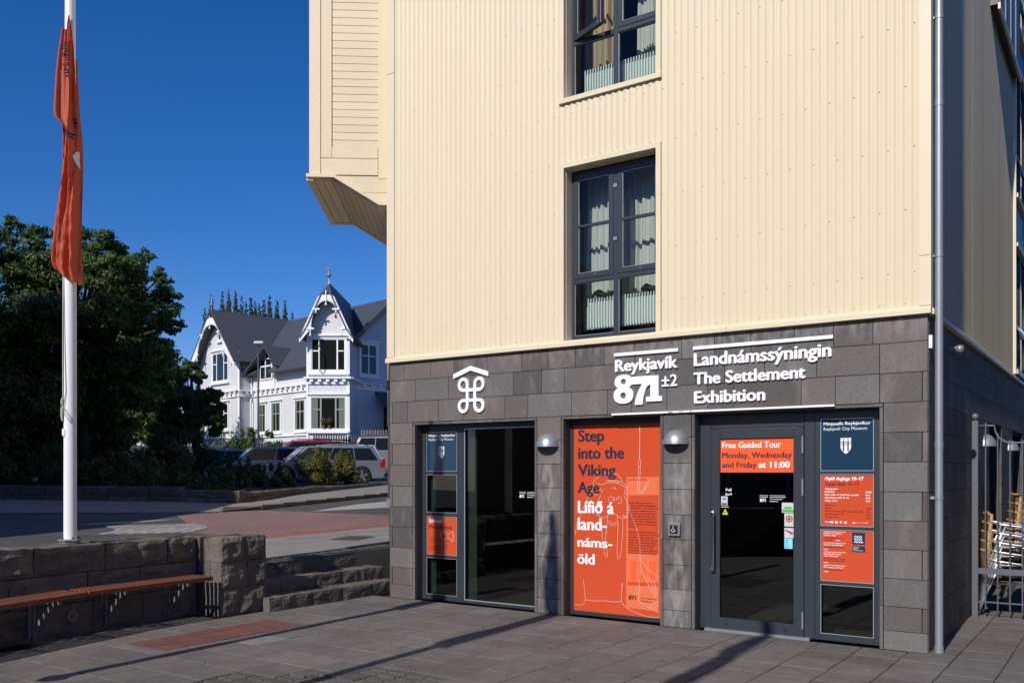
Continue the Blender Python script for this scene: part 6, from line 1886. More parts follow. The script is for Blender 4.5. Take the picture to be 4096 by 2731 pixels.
def back_of(z): return max(0.0, RB * (z - ZE) / (ZR - ZE)) + 0.1
roof_slab((aL, db, zL), (aM, db, zA), (aM, back_of(zA), zA), (aL, 0.3, zL), 'dormer_roof', 'house_roofY', 0.1)
roof_slab((aM, db, zA), (aR, db, zR_), (aR, back_of(zR_), zR_), (aM, back_of(zA), zA), 'dormer_roof', 'house_roofY', 0.1)
dwn = hpart(MB().prism(pointed(am, zb - 0.1, zt + 0.12, hw + 0.12), -0.20, -0.13, 'y'), 'dormer_window', 'house_trim')
hpart(MB().prism(pointed(am, zb, zt, hw), -0.215, -0.203, 'y'), 'pane', 'car_glass', parent=dwn)
mb = MB(); mb.box(am - 0.045, am + 0.045, -0.25, -0.216, zb, zt - 0.05); mb.box(am - hw, am + hw, -0.248, -0.216, zb + (zt - zb) * 0.5 - 0.05, zb + (zt - zb) * 0.5 + 0.05); mb.box(am - hw * 0.9, am + hw * 0.9, -0.246, -0.216, zb + (zt - zb) * 0.8 - 0.03, zb + (zt - zb) * 0.8 + 0.03)
hpart(mb, 'glazing_bar', 'house_trim', parent=dwn)

# ---- left gable wing: front plane b = -0.94, from a=-16 to -10.1
GB = -0.94; ga0, ga1 = -15.95, -10.10; gm = (ga0 + ga1) / 2; gze = 10.05; gza = 13.3
hpart(MB().prism([(ga0, HB - 1), (ga1, HB - 1), (ga1, gze), (gm, gza - 0.4), (ga0, gze)], GB, GB + 0.3, 'y'), 'gable_wall', 'house_white')
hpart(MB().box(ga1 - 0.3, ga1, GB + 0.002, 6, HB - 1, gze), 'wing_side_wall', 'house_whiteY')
hpart(MB().box(ga1 - 0.22, ga1 + 0.03, GB - 0.04, GB + 0.0, HB, gze), 'corner_board', 'house_trim')
gov = 0.75; gs = (gza - gze) / (ga1 - gm)
gxl, gxr = ga0 - 0.65, ga1 + 0.65; gzl = gza - (gxr - gm) * gs
roof_slab((gm, GB - gov, gza), (gxr, GB - gov, gzl), (gxr, RB, gzl), (gm, RB + 1, gza), 'wing_roof', 'house_roofY')
roof_slab((gxl, GB - gov, gzl), (gm, GB - gov, gza), (gm, RB + 1, gza), (gxl, RB, gzl), 'wing_roof', 'house_roofY')
# clipped front tip of the roof
def carved_gable(cx, zl, za, hw_, y, arch_w, arch_t, arch_b, parent, name='bargeboard', mw=None, clip=0.16):
    """bargeboard filled in down to a round arch, with pendants"""
    n = 20
    outer = []
    for k in range(n + 1):
        q = -1 + 2 * k / n
        z = zl + (za - zl) * (1 - abs(q)); z = min(z, za - (za - zl) * clip)
        outer.append((cx + hw_ * q, z))
    inner = []
    for k in range(n + 1):
        q = -1 + 2 * k / n
        if abs(q) * hw_ < arch_w: z = arch_b + (arch_t - arch_b) * math.sqrt(max(0, 1 - (q * hw_ / arch_w) ** 2))
        else: z = arch_b - (abs(q) * hw_ - arch_w) * (arch_b - zl + 0.25) / (hw_ - arch_w)
        z = min(z, outer[k][1] - 0.16)
        inner.append((cx + hw_ * q, z))
    mb = MB()
    for k in range(n): 
        mb.prism([inner[k], inner[k + 1], outer[k + 1], outer[k]], y, y + 0.08, 'y')
    b = hpart(mb, name, 'house_trim', mw, parent=parent)
    pd = MB()
    for sx in (-1, 1):
        for (fx, fz, L_) in ((0.97, arch_b - 0.05, 0.42), (0.62, arch_b + (arch_t - arch_b) * 0.66, 0.22)):
            xx = cx + sx * arch_w * fx * 1.05
            pd.box(xx - 0.22, xx + 0.22, y - 0.06, y + 0.0, fz, fz + 0.10)
            pd.lathe([(0, -L_), (0.05, -L_ + 0.03), (0.07, -L_ + 0.09), (0.035, -L_ + 0.16), (0.04, 0.0)], 8, c=(xx, y - 0.02, fz))
    pd.lathe([(0, -0.34), (0.06, -0.30), (0.08, -0.24), (0.03, -0.16), (0.04, 0.6)], 8, c=(cx, y - 0.03, arch_t))
    pd.box(cx - 0.05, cx + 0.05, y - 0.04, y, arch_t, za - (za - zl) * clip - 0.05)
    hpart(pd, 'pendant', 'house_trim', parent=b)
    # scalloped teeth along the arch
    tt = MB()
    for k in range(26):
        q = math.pi * (k + 0.5) / 26
        x = cx + arch_w * math.cos(q); z = arch_b + (arch_t - arch_b) * math.sin(q)
        tt.lathe([(0.0, 0.0), (0.055, 0.0), (0.055, 0.02)], 8, c=(0, 0, 0))
        for i in range(len(tt.v) - 24, len(tt.v)):
            a_, b_, c_ = tt.v[i]; tt.v[i] = (x + a_, y - c_ - 0.003, z + b_ + 0.02)
    hpart(tt, 'scallop', 'house_trim', parent=b)
    return b
carved_gable(gm, gzl - 0.1, gza - 0.12, gxr - gm - 0.05, GB - gov + 0.02, 1.95, 12.2, 10.2, house, clip=0.13)
hpart(MB().lathe([(0.05, 0), (0.03, 0.25), (0.12, 0.4), (0.13, 0.5), (0.05, 0.6), (0.02, 1.0), (0, 1.1)], 10, c=(gm, GB - 0.6, gza - 0.1)), 'finial', 'galv')
a0, a1 = a_of(cu(340), GB), a_of(cu(478), GB)
win(a0, a1, z_of(cv(1185), a0, GB), z_of(cv(935), a0, GB), GB, vs=(0.27, 0.73))
a0, a1 = a_of(cu(392), GB), a_of(cu(418), GB)
win(a0, a1, z_of(cv(812), a0, GB), z_of(cv(715), a0, GB), GB, vs=(), hs=(), cas=0.08)
a0, a1 = a_of(cu(340), GB), a_of(cu(478), GB)
win(a0, a1, 4.75, 6.55, GB, vs=(0.27, 0.73))
dentils(ga0, ga1 + 0.05, ZS, GB); dentils(GB - 0.1, 0.0, ZS, ga1, 'side')
hpart(MB().box(ga0, ga1 + 0.06, GB - 0.08, GB, 4.05, 4.17), 'plinth_board', 'house_trim')
hpart(MB().tube([(ga1 + 0.12, -0.1, gzl - 0.1), (ga1 + 0.12, -0.1, 6.9), (ga1 + 0.3, -0.25, 6.6), (ga1 + 0.3, -0.25, HB)], 0.05, 8), 'rainwater_pipe', 'house_trim')
# gutters
hpart(MB().tube([(-6.6, -0.66, ZE - 0.12), (-0.6, -0.66, ZE - 0.12)], 0.07, 8), 'gutter', 'house_roof')

# ---- corner tower: square to the camera
TWc = Vector((-11.14, 54.6, 0)); HI = HM.inverted() @ T(TWc)       # x to the right, y away
tower = bpy.data.objects.new('corner_tower', None); COL.objects.link(tower); tower.parent = house; tower.matrix_local = HI
tw = 1.22
def tp(mb, name, m, **kw): return mb.build(name, M[m], tower, **kw)
def tk(mb, name, m): return mb.build(name, M[m], house, HI)
tze, tza = 9.72, 13.15
tp(MB().prism([(-tw, HB - 0.5), (tw, HB - 0.5), (tw, 10.25), (0.35, 12.3), (-0.35, 12.3), (-tw, 10.25)], 0, 0.2, 'y'), 'wall', 'house_white')
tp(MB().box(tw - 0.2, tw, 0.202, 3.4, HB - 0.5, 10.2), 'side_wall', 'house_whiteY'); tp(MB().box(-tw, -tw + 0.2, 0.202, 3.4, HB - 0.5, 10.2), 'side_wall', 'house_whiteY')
for sx in (-1, 1): tp(MB().box(sx * tw - 0.10, sx * tw + 0.03 * sx + 0.05, -0.05, 0.0, HB - 0.3, 10.1), 'corner_board', 'house_trim')
def tslab(p0, p1, p2, p3, m='house_roofY', th=0.1):
    v = [Vector(p) for p in (p0, p1, p2, p3)]; nn = (v[1] - v[0]).cross(v[2] - v[0]).normalized()
    if nn.z < 0: nn = -nn
    mb = MB(); mb.v = [tuple(p) for p in v] + [tuple(p - nn * th) for p in v]
    mb.f = [(0, 1, 2, 3), (7, 6, 5, 4)] + [(i, i + 4, (i + 1) % 4 + 4, (i + 1) % 4) for i in range(4)]
    return tp(mb, 'roof', m)
hw_ = 1.64; fy = -0.72
kx = 0.36; kz = tza - 0.86
by = 7.2
for sx in (-1, 1):
    # flared roof: steep upper plane, easing towards the eave
    x1_, z1_ = 1.22, 10.35
    tslab((0.0, 0.25, tza), (sx * kx, fy, kz), (sx * kx, by, kz), (0.0, by, tza))
    tslab((sx * kx, fy, kz), (sx * x1_, fy, z1_), (sx * x1_, by, z1_), (sx * kx, by, kz))
    tslab((sx * x1_, fy, z1_), (sx * hw_, fy, tze), (sx * hw_, 3.2, tze), (sx * x1_, 4.0, z1_))
mb = MB(); mb.v = [(-kx, fy, kz), (kx, fy, kz), (0, 0.25, tza + 0.02)]; mb.f = [(0, 1, 2)]; tp(mb, 'roof', 'house_roof')
tp(MB().lathe([(0.07, 0), (0.03, 0.35), (0.05, 0.4), (0.14, 0.52), (0.15, 0.62), (0.04, 0.70), (0.03, 0.80), (0.08, 0.84), (0.02, 0.90), (0.010, 1.0), (0, 1.2)], 10, c=(0, 0.2, tza - 0.05)), 'finial', 'galv')
mb = MB()
for a in (0, 1):
    for s in (-1, 1):
        mb.tube([(0, 0.2, tza + 0.85), (s * 0.16 * (1 - a), 0.2 + s * 0.16 * a, tza + 0.90), (s * 0.20 * (1 - a), 0.2 + s * 0.2 * a, tza + 0.80)], 0.014, 5)
tp(mb, 'finial_scroll', 'galv')
mbp = carved_gable(0, tze - 0.05, tza + 0.10, hw_ - 0.02, fy + 0.02, 0.92, 11.95, 10.25, house, mw=HI, clip=0.27)
tdo = tower.matrix_local
def twin(x0, x1, z0, z1, **kw):
    global house
    mb = MB().box(x0, x1, -0.008, -0.002, z0, z1); tp(mb, 'dark_room', 'room_dark')
    keep = house
    w = window(tower, x0, x1, z0, z1, 0.0, **kw)
    return w
zt, zb = 1.65 + (1888.5 - cv(795)) * 54.6 / 3600, 1.65 + (1888.5 - cv(1080)) * 54.6 / 3600
twin(-1.03, 1.03, zb, zt, vs=(0.235, 0.765), cas=0.16)
# casement leaf standing open
f = MB(); ring(f, 0, 0.5, 0, 1.25, 0.06, -0.02, 0.02); f.build('open_casement', M['house_trim'], tower, T((-0.545, -0.02, zb)) @ rz(R(-80)))
zt, zb = 1.65 + (1888.5 - cv(1320)) * 54.6 / 3600, 1.65 + (1888.5 - cv3(258)) * 54.6 / 3600
twin(-1.03, 1.03, zb, zt, vs=(0.28, 0.72), frame='green_frame', cas=0.16, curtains=True)
mb = MB(); mb.box(-tw - 0.22, tw + 0.22, -0.32, 0, ZS + 0.16, ZS + 0.26); mb.box(-tw - 0.04, tw + 0.04, -0.10, 0, ZS - 0.15, ZS + 0.155); mb.box(tw, tw + 0.3, 0.001, 3.0, ZS + 0.165, ZS + 0.255)
tp(mb, 'string_course', 'house_trim')
for k in range(5): tp(MB().box(-0.98 + k * 0.49 - 0.1, -0.98 + k * 0.49 + 0.1, -0.27, -0.101, ZS - 0.02, ZS + 0.155), 'bracket', 'house_trim')
mb = MB(); mb.box(-tw - 0.12, tw + 0.12, -0.16, 0, 4.10, 4.24); tp(mb, 'plinth_board', 'house_trim')
# plant pots in the lower tower window
for k, x in enumerate((-0.25, 0.08)):
    p = thing('potted_plant', ('small round bush in a clay pot, left of two in the tower window', 'small round bush in a clay pot, right of two in the tower window')[k], 'plant', T(TWc) @ T((x, -0.10, zb + 0.06)))
    MB().lathe([(0.0, 0), (0.08, 0), (0.11, 0.16), (0.0, 0.16)], 10).build('pot', M['rusty'], p)
    mb = MB()
    for q in range(140):
        a, b_, r_ = random.uniform(0, 6.28), random.uniform(-1.2, 1.5), random.uniform(.12, .19)
        c = Vector((r_ * math.cos(a) * math.cos(b_), r_ * math.sin(a) * math.cos(b_), 0.42 + r_ * math.sin(b_)))
        d1 = Vector([random.uniform(-1, 1) for _ in range(3)]).normalized() * 0.045; d2 = d1.orthogonal().normalized() * 0.03
        o = len(mb.v); mb.v += [tuple(c - d1), tuple(c + d2), tuple(c + d1), tuple(c - d2)]; mb.f.append((o, o + 1, o + 2, o + 3))
    mb.build('leaves', M['leaf_lit'], p)
    MB().tube([(0, 0, 0.15), (0, 0, 0.4)], 0.012, 5).build('stem', M['bark'], p)

# ---- right end wall (shaded): windows, string course, porch
def b_of(u): 
    r_ = (u - 2048) / 3600; return (r_ * K.y - K.x) / (.70711 - r_ * .70711)
def zb_of(v, b): return 1.65 + (1888.5 - v) * (K.y + .70711 * b) / 3600
b0_, b1_ = b_of(cu(1662)), b_of(cu(1805))
win(b0_, b1_, zb_of(cv(1110), b0_), zb_of(cv(838), b0_), 0.0, axis='side', vs=(0.5,), hs=(0.62,))
dentils(1.2, 9.0, ZS, 0.0, 'side')
pb0 = b_of(cu(1770))
roof_slab((0.0, pb0 + 0.2, 6.9), (1.3, pb0 + 0.2, 5.9), (1.3, pb0 + 3.2, 5.9), (0.0, pb0 + 3.2, 6.9), 'porch_roof', 'house_roofY')
hpart(MB().box(0.0, 1.1, pb0 + 0.9, pb0 + 3, HB - 1, 5.9), 'porch', 'room_dark')

# ---------------------------------------------------------------- leaves
def leaf_cloud(n, clusters, size, seed_, flat=0.5, shell=0.55):
    """clusters: (x,y,z,r, squash). Returns a mesh of folded leaf sprays lying on and in each cluster"""
    r_ = np.random.default_rng(seed_)
    cl = np.array(clusters, float)
    wgt = cl[:, 3] ** 2; wgt /= wgt.sum()
    ci = r_.choice(len(cl), n, p=wgt)
    d = r_.normal(size=(n, 3)); d /= np.linalg.norm(d, axis=1)[:, None]
    rad = cl[ci, 3] * (shell + (1 - shell) * r_.random(n) ** 0.6)
    rad *= 1 + 0.18 * r_.normal(size=n)
    sq = cl[ci, 4]
    pos = cl[ci, :3] + d * rad[:, None] * np.stack([np.ones(n), np.ones(n), sq], 1)
    nrm = d * 1.0 + r_.normal(size=(n, 3)) * 0.5 + np.array([0, 0, 0.5]); nrm /= np.linalg.norm(nrm, axis=1)[:, None]
    t = r_.normal(size=(n, 3)); t -= (t * nrm).sum(1)[:, None] * nrm; t /= np.linalg.norm(t, axis=1)[:, None]
    b = np.cross(nrm, t)
    s = size * (0.6 + 0.8 * r_.random(n))
    v = np.empty((n, 4, 3))
    v[:, 0] = pos - t * s[:, None]; v[:, 2] = pos + t * s[:, None]
    v[:, 1] = pos + b * (s * 0.55)[:, None] - nrm * (s * 0.25)[:, None]
    v[:, 3] = pos - b * (s * 0.55)[:, None] - nrm * (s * 0.25)[:, None]
    return v.reshape(-1, 3), n
def leaves_mesh(name, v, n, m):
    me = bpy.data.meshes.new(name)
    me.vertices.add(4 * n); me.vertices.foreach_set('co', v.astype(np.float32).ravel())
    me.loops.add(6 * n); me.polygons.add(2 * n)
    i = np.arange(n)[:, None] * 4
    idx = np.concatenate([i + np.array([0, 1, 2]), i + np.array([0, 2, 3])], 1).ravel()
    me.loops.foreach_set('vertex_index', idx.astype(np.int32))
    me.polygons.foreach_set('loop_start', np.arange(0, 6 * n, 3, dtype=np.int32))
    me.update(calc_edges=True); me.validate()
    me.materials.append(m)
    return me
def ragged(cl, k, seed_, spread=0.85, rr=(0.26, 0.5)):
    r_ = np.random.default_rng(seed_); out = []
    for (x, y, z, r, sq) in cl:
        for _ in range(k):
            d = r_.normal(size=3); d /= np.linalg.norm(d); q = r * spread * (0.35 + 0.65 * r_.random())
            out.append((x + d[0] * q, y + d[1] * q, z + d[2] * q * 0.85, r * r_.uniform(*rr), r_.uniform(0.45, 0.8)))
    return out
def tree(name, label, base, clusters, nleaf, size, trunk_r, limbs, m='leaf_dark', cat='tree', grp=None, seed_=1, trunk_h=2.0, rag=0):
    t = thing(name, label, cat, T(base), grp)
    mb = MB()
    top = max(c[2] for c in clusters)
    lean = Vector((random.uniform(-.2, .2), random.uniform(-.2, .2), 0))
    mb.tube([(0, 0, -0.2), (0.02, 0, trunk_h * 0.5), (lean.x, lean.y, trunk_h), (lean.x * 2, lean.y * 2, (trunk_h + top) / 2), (lean.x * 2, lean.y, top * 0.93)], [trunk_r * 1.25, trunk_r, trunk_r * 0.85, trunk_r * 0.5, trunk_r * 0.12], 9)
    for c in clusters[:limbs]:
        p = Vector(c[:3]); s = Vector((lean.x, lean.y, trunk_h + random.uniform(-0.2, 1.2) * (0.3 if trunk_h < 1 else 1)))
        mid = s.lerp(p, 0.5) + Vector((0, 0, 0.15 * (p - s).length))
        mb.tube([tuple(s), tuple(mid), tuple(p)], [trunk_r * 0.45, trunk_r * 0.28, trunk_r * 0.06], 6)
    mb.build('trunk', M['bark'], t, smooth=True)
    v, n = leaf_cloud(nleaf, ragged(clusters, rag, seed_) if rag else clusters, size, seed_, shell=0.3 if rag else 0.55)
    link(leaves_mesh('crown', v, n, M[m]), 'crown', t)
    return t
def PXc(u, v, Y, r_px, sq, base): 
    return ((u - 2048) / 3600 * Y - base[0], Y - base[1], 1.65 + (1888.5 - v) / 3600 * Y - base[2], r_px / 3600 * Y, sq)
# great tree behind the flagpole: clusters follow its uneven outline
bA = (-14.35, 30.0, G(30))
outl = [(60, 905, 55), (160, 950, 75), (300, 960, 80), (400, 965, 85), (455, 1000, 60), (575, 1025, 45), (560, 1080, 55), (640, 1110, 55), (670, 1180, 60), (600, 1200, 80), (700, 1300, 45), (640, 1290, 70), (560, 1340, 90),
        (480, 1080, 110), (350, 1100, 130), (200, 1080, 140), (60, 1080, 140), (500, 1230, 120), (380, 1280, 150), (220, 1270, 160), (60, 1280, 170), (-120, 1000, 150), (-260, 1150, 170), (-150, 1300, 190),
        (600, 1420, 110), (480, 1440, 140), (320, 1450, 160), (150, 1460, 170), (-20, 1480, 180), (640, 1530, 90), (540, 1580, 120), (400, 1600, 140), (240, 1620, 150), (80, 1640, 150), (-100, 1640, 160), (470, 1700, 90), (330, 1740, 90), (120, 1760, 110), (0, 1720, 120), (20, 960, 60), (240, 930, 45), (520, 1150, 70), (680, 1240, 50), (640, 1390, 60)]
clA = []
for (u, v, r_) in outl:
    for dy in ((0,) if r_ < 100 else (-1.6, 1.4)):
        clA.append(PXc(u, v, 30 + dy + random.uniform(-1.2, 1.2), r_, 0.8, bA))
tree('maple_tree', 'large dark green broadleaf tree filling the left edge behind the flagpole', bA, clA, 210000, 0.065, 0.30, 26, seed_=3, trunk_h=2.4, rag=14)
bB = (-12.9, 37.0, G(37))
outB = [(600, 1450, 60), (660, 1480, 55), (640, 1540, 70), (700, 1560, 60), (760, 1460, 30), (745, 1500, 50), (800, 1510, 45), (730, 1590, 80), (810, 1600, 60), (850, 1640, 50), (860, 1580, 40), (870, 1690, 40), (790, 1690, 80), (690, 1670, 80), (850, 1720, 40), (740, 1740, 60), (620, 1640, 80), (640, 1730, 70)]
clB = [PXc(u, v, 37 + random.uniform(-1, 1), r_, 0.8, bB) for u, v, r_ in outB]
tree('maple_tree', 'smaller dark broadleaf tree in front of the white house gable', bB, clB, 52000, 0.068, 0.20, 12, seed_=4, trunk_h=1.8, rag=11)
# row of poplars beyond the roof
pop = [(845, 1185), (890, 1165), (915, 1155), (943, 1170), (966, 1185), (985, 1210), (1003, 1192), (1020, 1205), (1037, 1210), (1055, 1200), (1078, 1185), (1108, 1202), (1140, 1205), (1170, 1250), (820, 1240)]
for k, (u, v) in enumerate(pop):
    Y = 84 + (k % 3) * 1.5
    X = (u - 2048) / 3600 * Y; zt = 1.65 + (1888.5 - v) / 3600 * Y; zb_ = 3.4
    h = zt - zb_
    cl = []
    for q in range(16):
        f = q / 15; cl.append((random.uniform(-.18, .18) * (1 - f), random.uniform(-.18, .18) * (1 - f), h * (0.42 + 0.57 * f), 0.80 * (1 - f) ** 0.9 + 0.10, 1.6 if f < .9 else 2.6))
    cl.insert(0, (0, 0, h * 0.3, 0.6, 2))
    tree('poplar_tree', 'slender poplar behind the house roof, %s of its row' % ('leftmost' if k == 14 else 'number %s from the left' % ['two', 'three', 'four', 'five', 'six', 'seven', 'eight', 'nine', 'ten', 'eleven', 'twelve', 'thirteen', 'fourteen', 'fifteen'][k]),
         (X, Y, zb_), cl, 6500, 0.12, 0.13, 0, m='leaf_poplar', grp='row of poplars beyond the roof', seed_=20 + k, trunk_h=1.5)
    if k % 2 == 0:
        pass
# broad low trees at the far left close the view under the crown
gt = [(-33, 50, 7.5, 5, 'bushy garden tree beyond the great tree, nearest its trunk'), (-24.5, 56, 7, 4.0, 'bushy garden tree beside the left end of the white house'), (-42, 58, 9, 6, 'bushy garden tree farthest off at the left edge'),
      (-29, 60, 7, 4.5, 'broad garden tree behind the picket fence, under the great crown'), (-38, 48, 6, 4, 'low round garden tree behind the flagpole')]
for k, (x, y, h, w, lb) in enumerate(gt):
    cl = [(random.uniform(-w, w) * 0.7, random.uniform(-w, w) * 0.5, h * random.uniform(0.12, 0.9), w * random.uniform(0.25, 0.42), 0.9) for _ in range(18)]
    tree('garden_tree', lb, (x, y, G(y)), cl, 9000, 0.18, 0.25, 6, seed_=60 + k)
cl = [(x, random.uniform(-1, 1), random.uniform(0.4, 3.6), random.uniform(0.9, 1.5), 0.9) for x in np.arange(-34, 8, 0.8)]
v, n = leaf_cloud(26000, cl, 0.2, 77)
wood = link(leaves_mesh('distant_trees', v, n, M['leaf_dark']), 'distant_trees', None, T((-30, 68, 3.4))); tag(wood, 'dark mass of distant trees closing the view behind the gardens', 'trees', kind='stuff')

# ---------------------------------------------------------------- planting bed, low retaining wall, shrubs
bed = MB()
bt = [(-30, 24.4, .46), (-13.5, 23.5, .45), (-8.2, 22.45, .40), (-6.85, 21.85, .36), (-6.5, 22.2, .34), (-6.25, 25.0, .22), (-4.6, 31.2, .14), (-3.4, 34.6, .12)]
bb_ = [(-30, 33.5), (-14, 31.5), (-11, 30.0), (-9.5, 29.0), (-8.8, 29.5), (-8.3, 31.0), (-6.6, 33.2), (-4.4, 35.8)]
for (x, y, h), (x2, y2) in zip(bt, bb_): bed.v += [(x, y, G(y) + h - 0.05), (x2, y2, G(y2) + (0.25 if y2 < 33 else 0.05))]
for i in range(len(bt) - 1): bed.f.append((2 * i, 2 * i + 2, 2 * i + 3, 2 * i + 1)[::-1])
tag(bed.build('planting_bed', M['soil']), kind='structure')
rw = thing('retaining_wall', 'low retaining wall of basalt blocks below the hedge', 'wall')
rpts = [Vector((-16.5, 23.9, 0))] + [Vector((x, y, 0)) for x, y in wp]
hts = {0: .46}
def rh(y, x): 
    if x < -8: return 0.45
    if y < 22.2: return 0.38
    return 0.34 - (y - 22.2) * 0.020 if y < 27 else max(0.12, 0.24 - (y - 27) * 0.017)
def rstone(k, a, b, l):
    global seed
    seed += 1
    zg = min(G(a.y), G(b.y)); h = rh((a.y + b.y) / 2, (a.x + b.x) / 2)
    if h > 0.30:
        mb = rough_block(l - 0.02, 0.5, 0.2 + 0.05, seed, amp=0.02, topamp=0.004, nl=4); mb.xf(T((0, -0.05, zg - 0.05))); mb.build('stone', M['rock'], rw, face_frame(a, b))
        mb = rough_block(l - 0.02, 0.3, h - 0.2, seed + .5, amp=0.02, topamp=0.008, nl=4); mb.xf(T((0, 0.0, zg + 0.2)))
    else:
        mb = rough_block(l - 0.02, 0.3, h + 0.05, seed, amp=0.02, topamp=0.008, nl=4); mb.xf(T((0, 0, zg - 0.05)))
    mb.build('stone', M['rock'], rw, face_frame(a, b))
along(rpts, 0.95, rstone, 0.2)

def shrub(x, y, h, w, label, m, n, seed_, size=0.05, grp='shrubs along the low wall'):
    r_ = np.random.default_rng(seed_)
    cl = []
    for k in range(16):
        a = r_.uniform(0, 6.28); q = r_.uniform(0, 1) ** 0.5 * w * 0.5
        hh = h * r_.uniform(0.25, 0.85) * (1 - 0.35 * (q / (w * 0.5)) ** 2)
        cl.append((q * math.cos(a), q * math.sin(a) * 0.7, hh, h * r_.uniform(0.12, 0.24), 1.1))
    for k in range(8):
        a = r_.uniform(0, 6.28); q = r_.uniform(0, .8) * w * 0.5
        cl.append((q * math.cos(a), q * math.sin(a) * .7, h * r_.uniform(0.85, 1.0), h * 0.07, 2.0))
    t = thing('shrub', label, 'shrub', T((x, y, G(y) + 0.1)), grp)
    mb = MB()
    for c in cl[:9]: mb.tube([(c[0] * 0.2, c[1] * 0.2, -0.1), (c[0] * 0.6, c[1] * 0.6, c[2] * 0.5), (c[0], c[1], c[2])], [0.018, 0.012, 0.004], 5)
    mb.build('stems', M['bark'], t)
    v, nn = leaf_cloud(n, cl, size, seed_); link(leaves_mesh('foliage', v, nn, M[m]), 'foliage', t)
    return t
shrub(-5.86, 31.0, 1.10, 1.05, 'sunlit yellow-green shrub in front of the silver car\'s rear wheel', 'leaf_lit', 6500, 101, 0.036)
shrub(-6.42, 29.8, 1.20, 1.15, 'sunlit yellow-green shrub in front of the silver car\'s doors', 'leaf_lit', 7000, 102, 0.036)
hl = ['dark hedge shrub beside the sunlit pair', 'dark hedge shrub in front of the silver car bonnet', 'tall dark hedge shrub between two car windscreens', 'dark hedge shrub hiding the second car\'s nose', 'dark hedge shrub at the bend of the low wall', 'dark hedge shrub in front of the leftmost car', 'dark hedge shrub under the smaller tree', 'dark hedge shrub midway between the two trees', 'dark hedge shrub right of the flagpole', 'dark hedge shrub behind the flagpole', 'dark hedge shrub left of the flagpole', 'dark hedge shrub at the left edge of the wall']
hs_ = [(-7.5, 27.8, 1.25, 1.5), (-7.9, 26.7, 1.25, 1.6), (-8.4, 27.0, 1.55, 1.5), (-8.2, 25.6, 1.15, 1.6), (-8.0, 24.0, 0.95, 1.7), (-9.6, 25.8, 1.35, 1.9), (-9.6, 24.2, 1.0, 1.8), (-11.2, 25.6, 1.35, 2.0), (-11.6, 24.6, 1.1, 2.0), (-13.2, 25.8, 1.5, 2.2), (-14.6, 25.2, 1.5, 2.3), (-16.4, 26.2, 1.7, 2.5)]
for k, ((x, y, h, w), lb) in enumerate(zip(hs_, hl)): shrub(x, y, h * (0.62 if k < 6 else 0.9), w, lb, 'leaf_hedge', 6000, 110 + k, 0.042)
for k, (x, y, h, w) in enumerate(((-11.0, 28.4, 1.6, 2.0), (-12.6, 29.2, 1.8, 2.3), (-14.6, 28.0, 2.0, 2.4), (-16.6, 29.4, 2.1, 2.6), (-18.2, 28.6, 2.2, 2.6), (-12.0, 32.5, 1.9, 2.4), (-15.6, 33.0, 2.3, 2.8))):
    shrub(x, y, h, w, 'tall dark shrub of the second row, ' + ('behind the leftmost car\'s hedge', 'between the two tree trunks', 'just right of the great trunk', 'just left of the great trunk', 'at the left edge', 'beside the leftmost car', 'behind the great trunk')[k], 'leaf_hedge', 6500, 160 + k, 0.06, grp='tall shrubs under the trees')
shrub(-13.75, 47.5, 1.6, 3.0, 'dark green rounded bush in front of the white house behind the red car', 'leaf_dark', 4200, 140, 0.09, grp=None)

# ---------------------------------------------------------------- picket fences before the house
def picket_fence(p0, p1, h, label, m, step=0.155):
    t = thing('picket_fence', label, 'fence')
    d = (p1 - p0); L_ = d.length; d.normalize(); n = int(L_ / step)
    me = MB().prism([(-0.045, 0), (0.045, 0), (0.045, h - 0.06), (0, h), (-0.045, h - 0.06)], -0.012, 0.012, 'y').mesh('picket', M[m])
    ang_ = math.atan2(d.y, d.x)
    for k in range(n):
        p = p0 + d * (k * step)
        link(me, 'picket', t, T((p.x, p.y, G(p.y) + 0.05)) @ rz(ang_))
    for zz in (0.28, h - 0.3):
        mb = MB(); mb.v = []
        a, b = p0, p1
        nrm = Vector((-d.y, d.x, 0)) * 0.03
        mb.v = [(a.x + nrm.x, a.y + nrm.y, G(a.y) + zz), (b.x + nrm.x, b.y + nrm.y, G(b.y) + zz), (b.x + nrm.x, b.y + nrm.y, G(b.y) + zz + .09), (a.x + nrm.x, a.y + nrm.y, G(a.y) + zz + .09)]
        mb.v += [(x + nrm.x, y + nrm.y, z) for x, y, z in mb.v]
        mb.f = [(0, 1, 2, 3), (7, 6, 5, 4), (0, 4, 5, 1), (3, 2, 6, 7)]
        mb.build('rail', M[m], t)
picket_fence(Vector((-11.0, 50.0, 0)), Vector((-6.4, 48.5, 0)), 1.2, 'dark wooden picket fence in front of the tower', 'fence_dark')
picket_fence(Vector((-8.6, 51.5, 0)), Vector((-5.5, 51.5, 0)), 1.25, 'weathered grey picket fence beside the house corner', 'fence_grey')
picket_fence(Vector((-16.4, 48.6, 0)), Vector((-11.3, 50.0, 0)), 0.8, 'low dark picket fence left of the round bush', 'fence_dark')
picket_fence(Vector((-24.0, 44.5, 0)), Vector((-16.6, 46.0, 0)), 1.0, 'dark picket fence under the great tree', 'fence_dark')

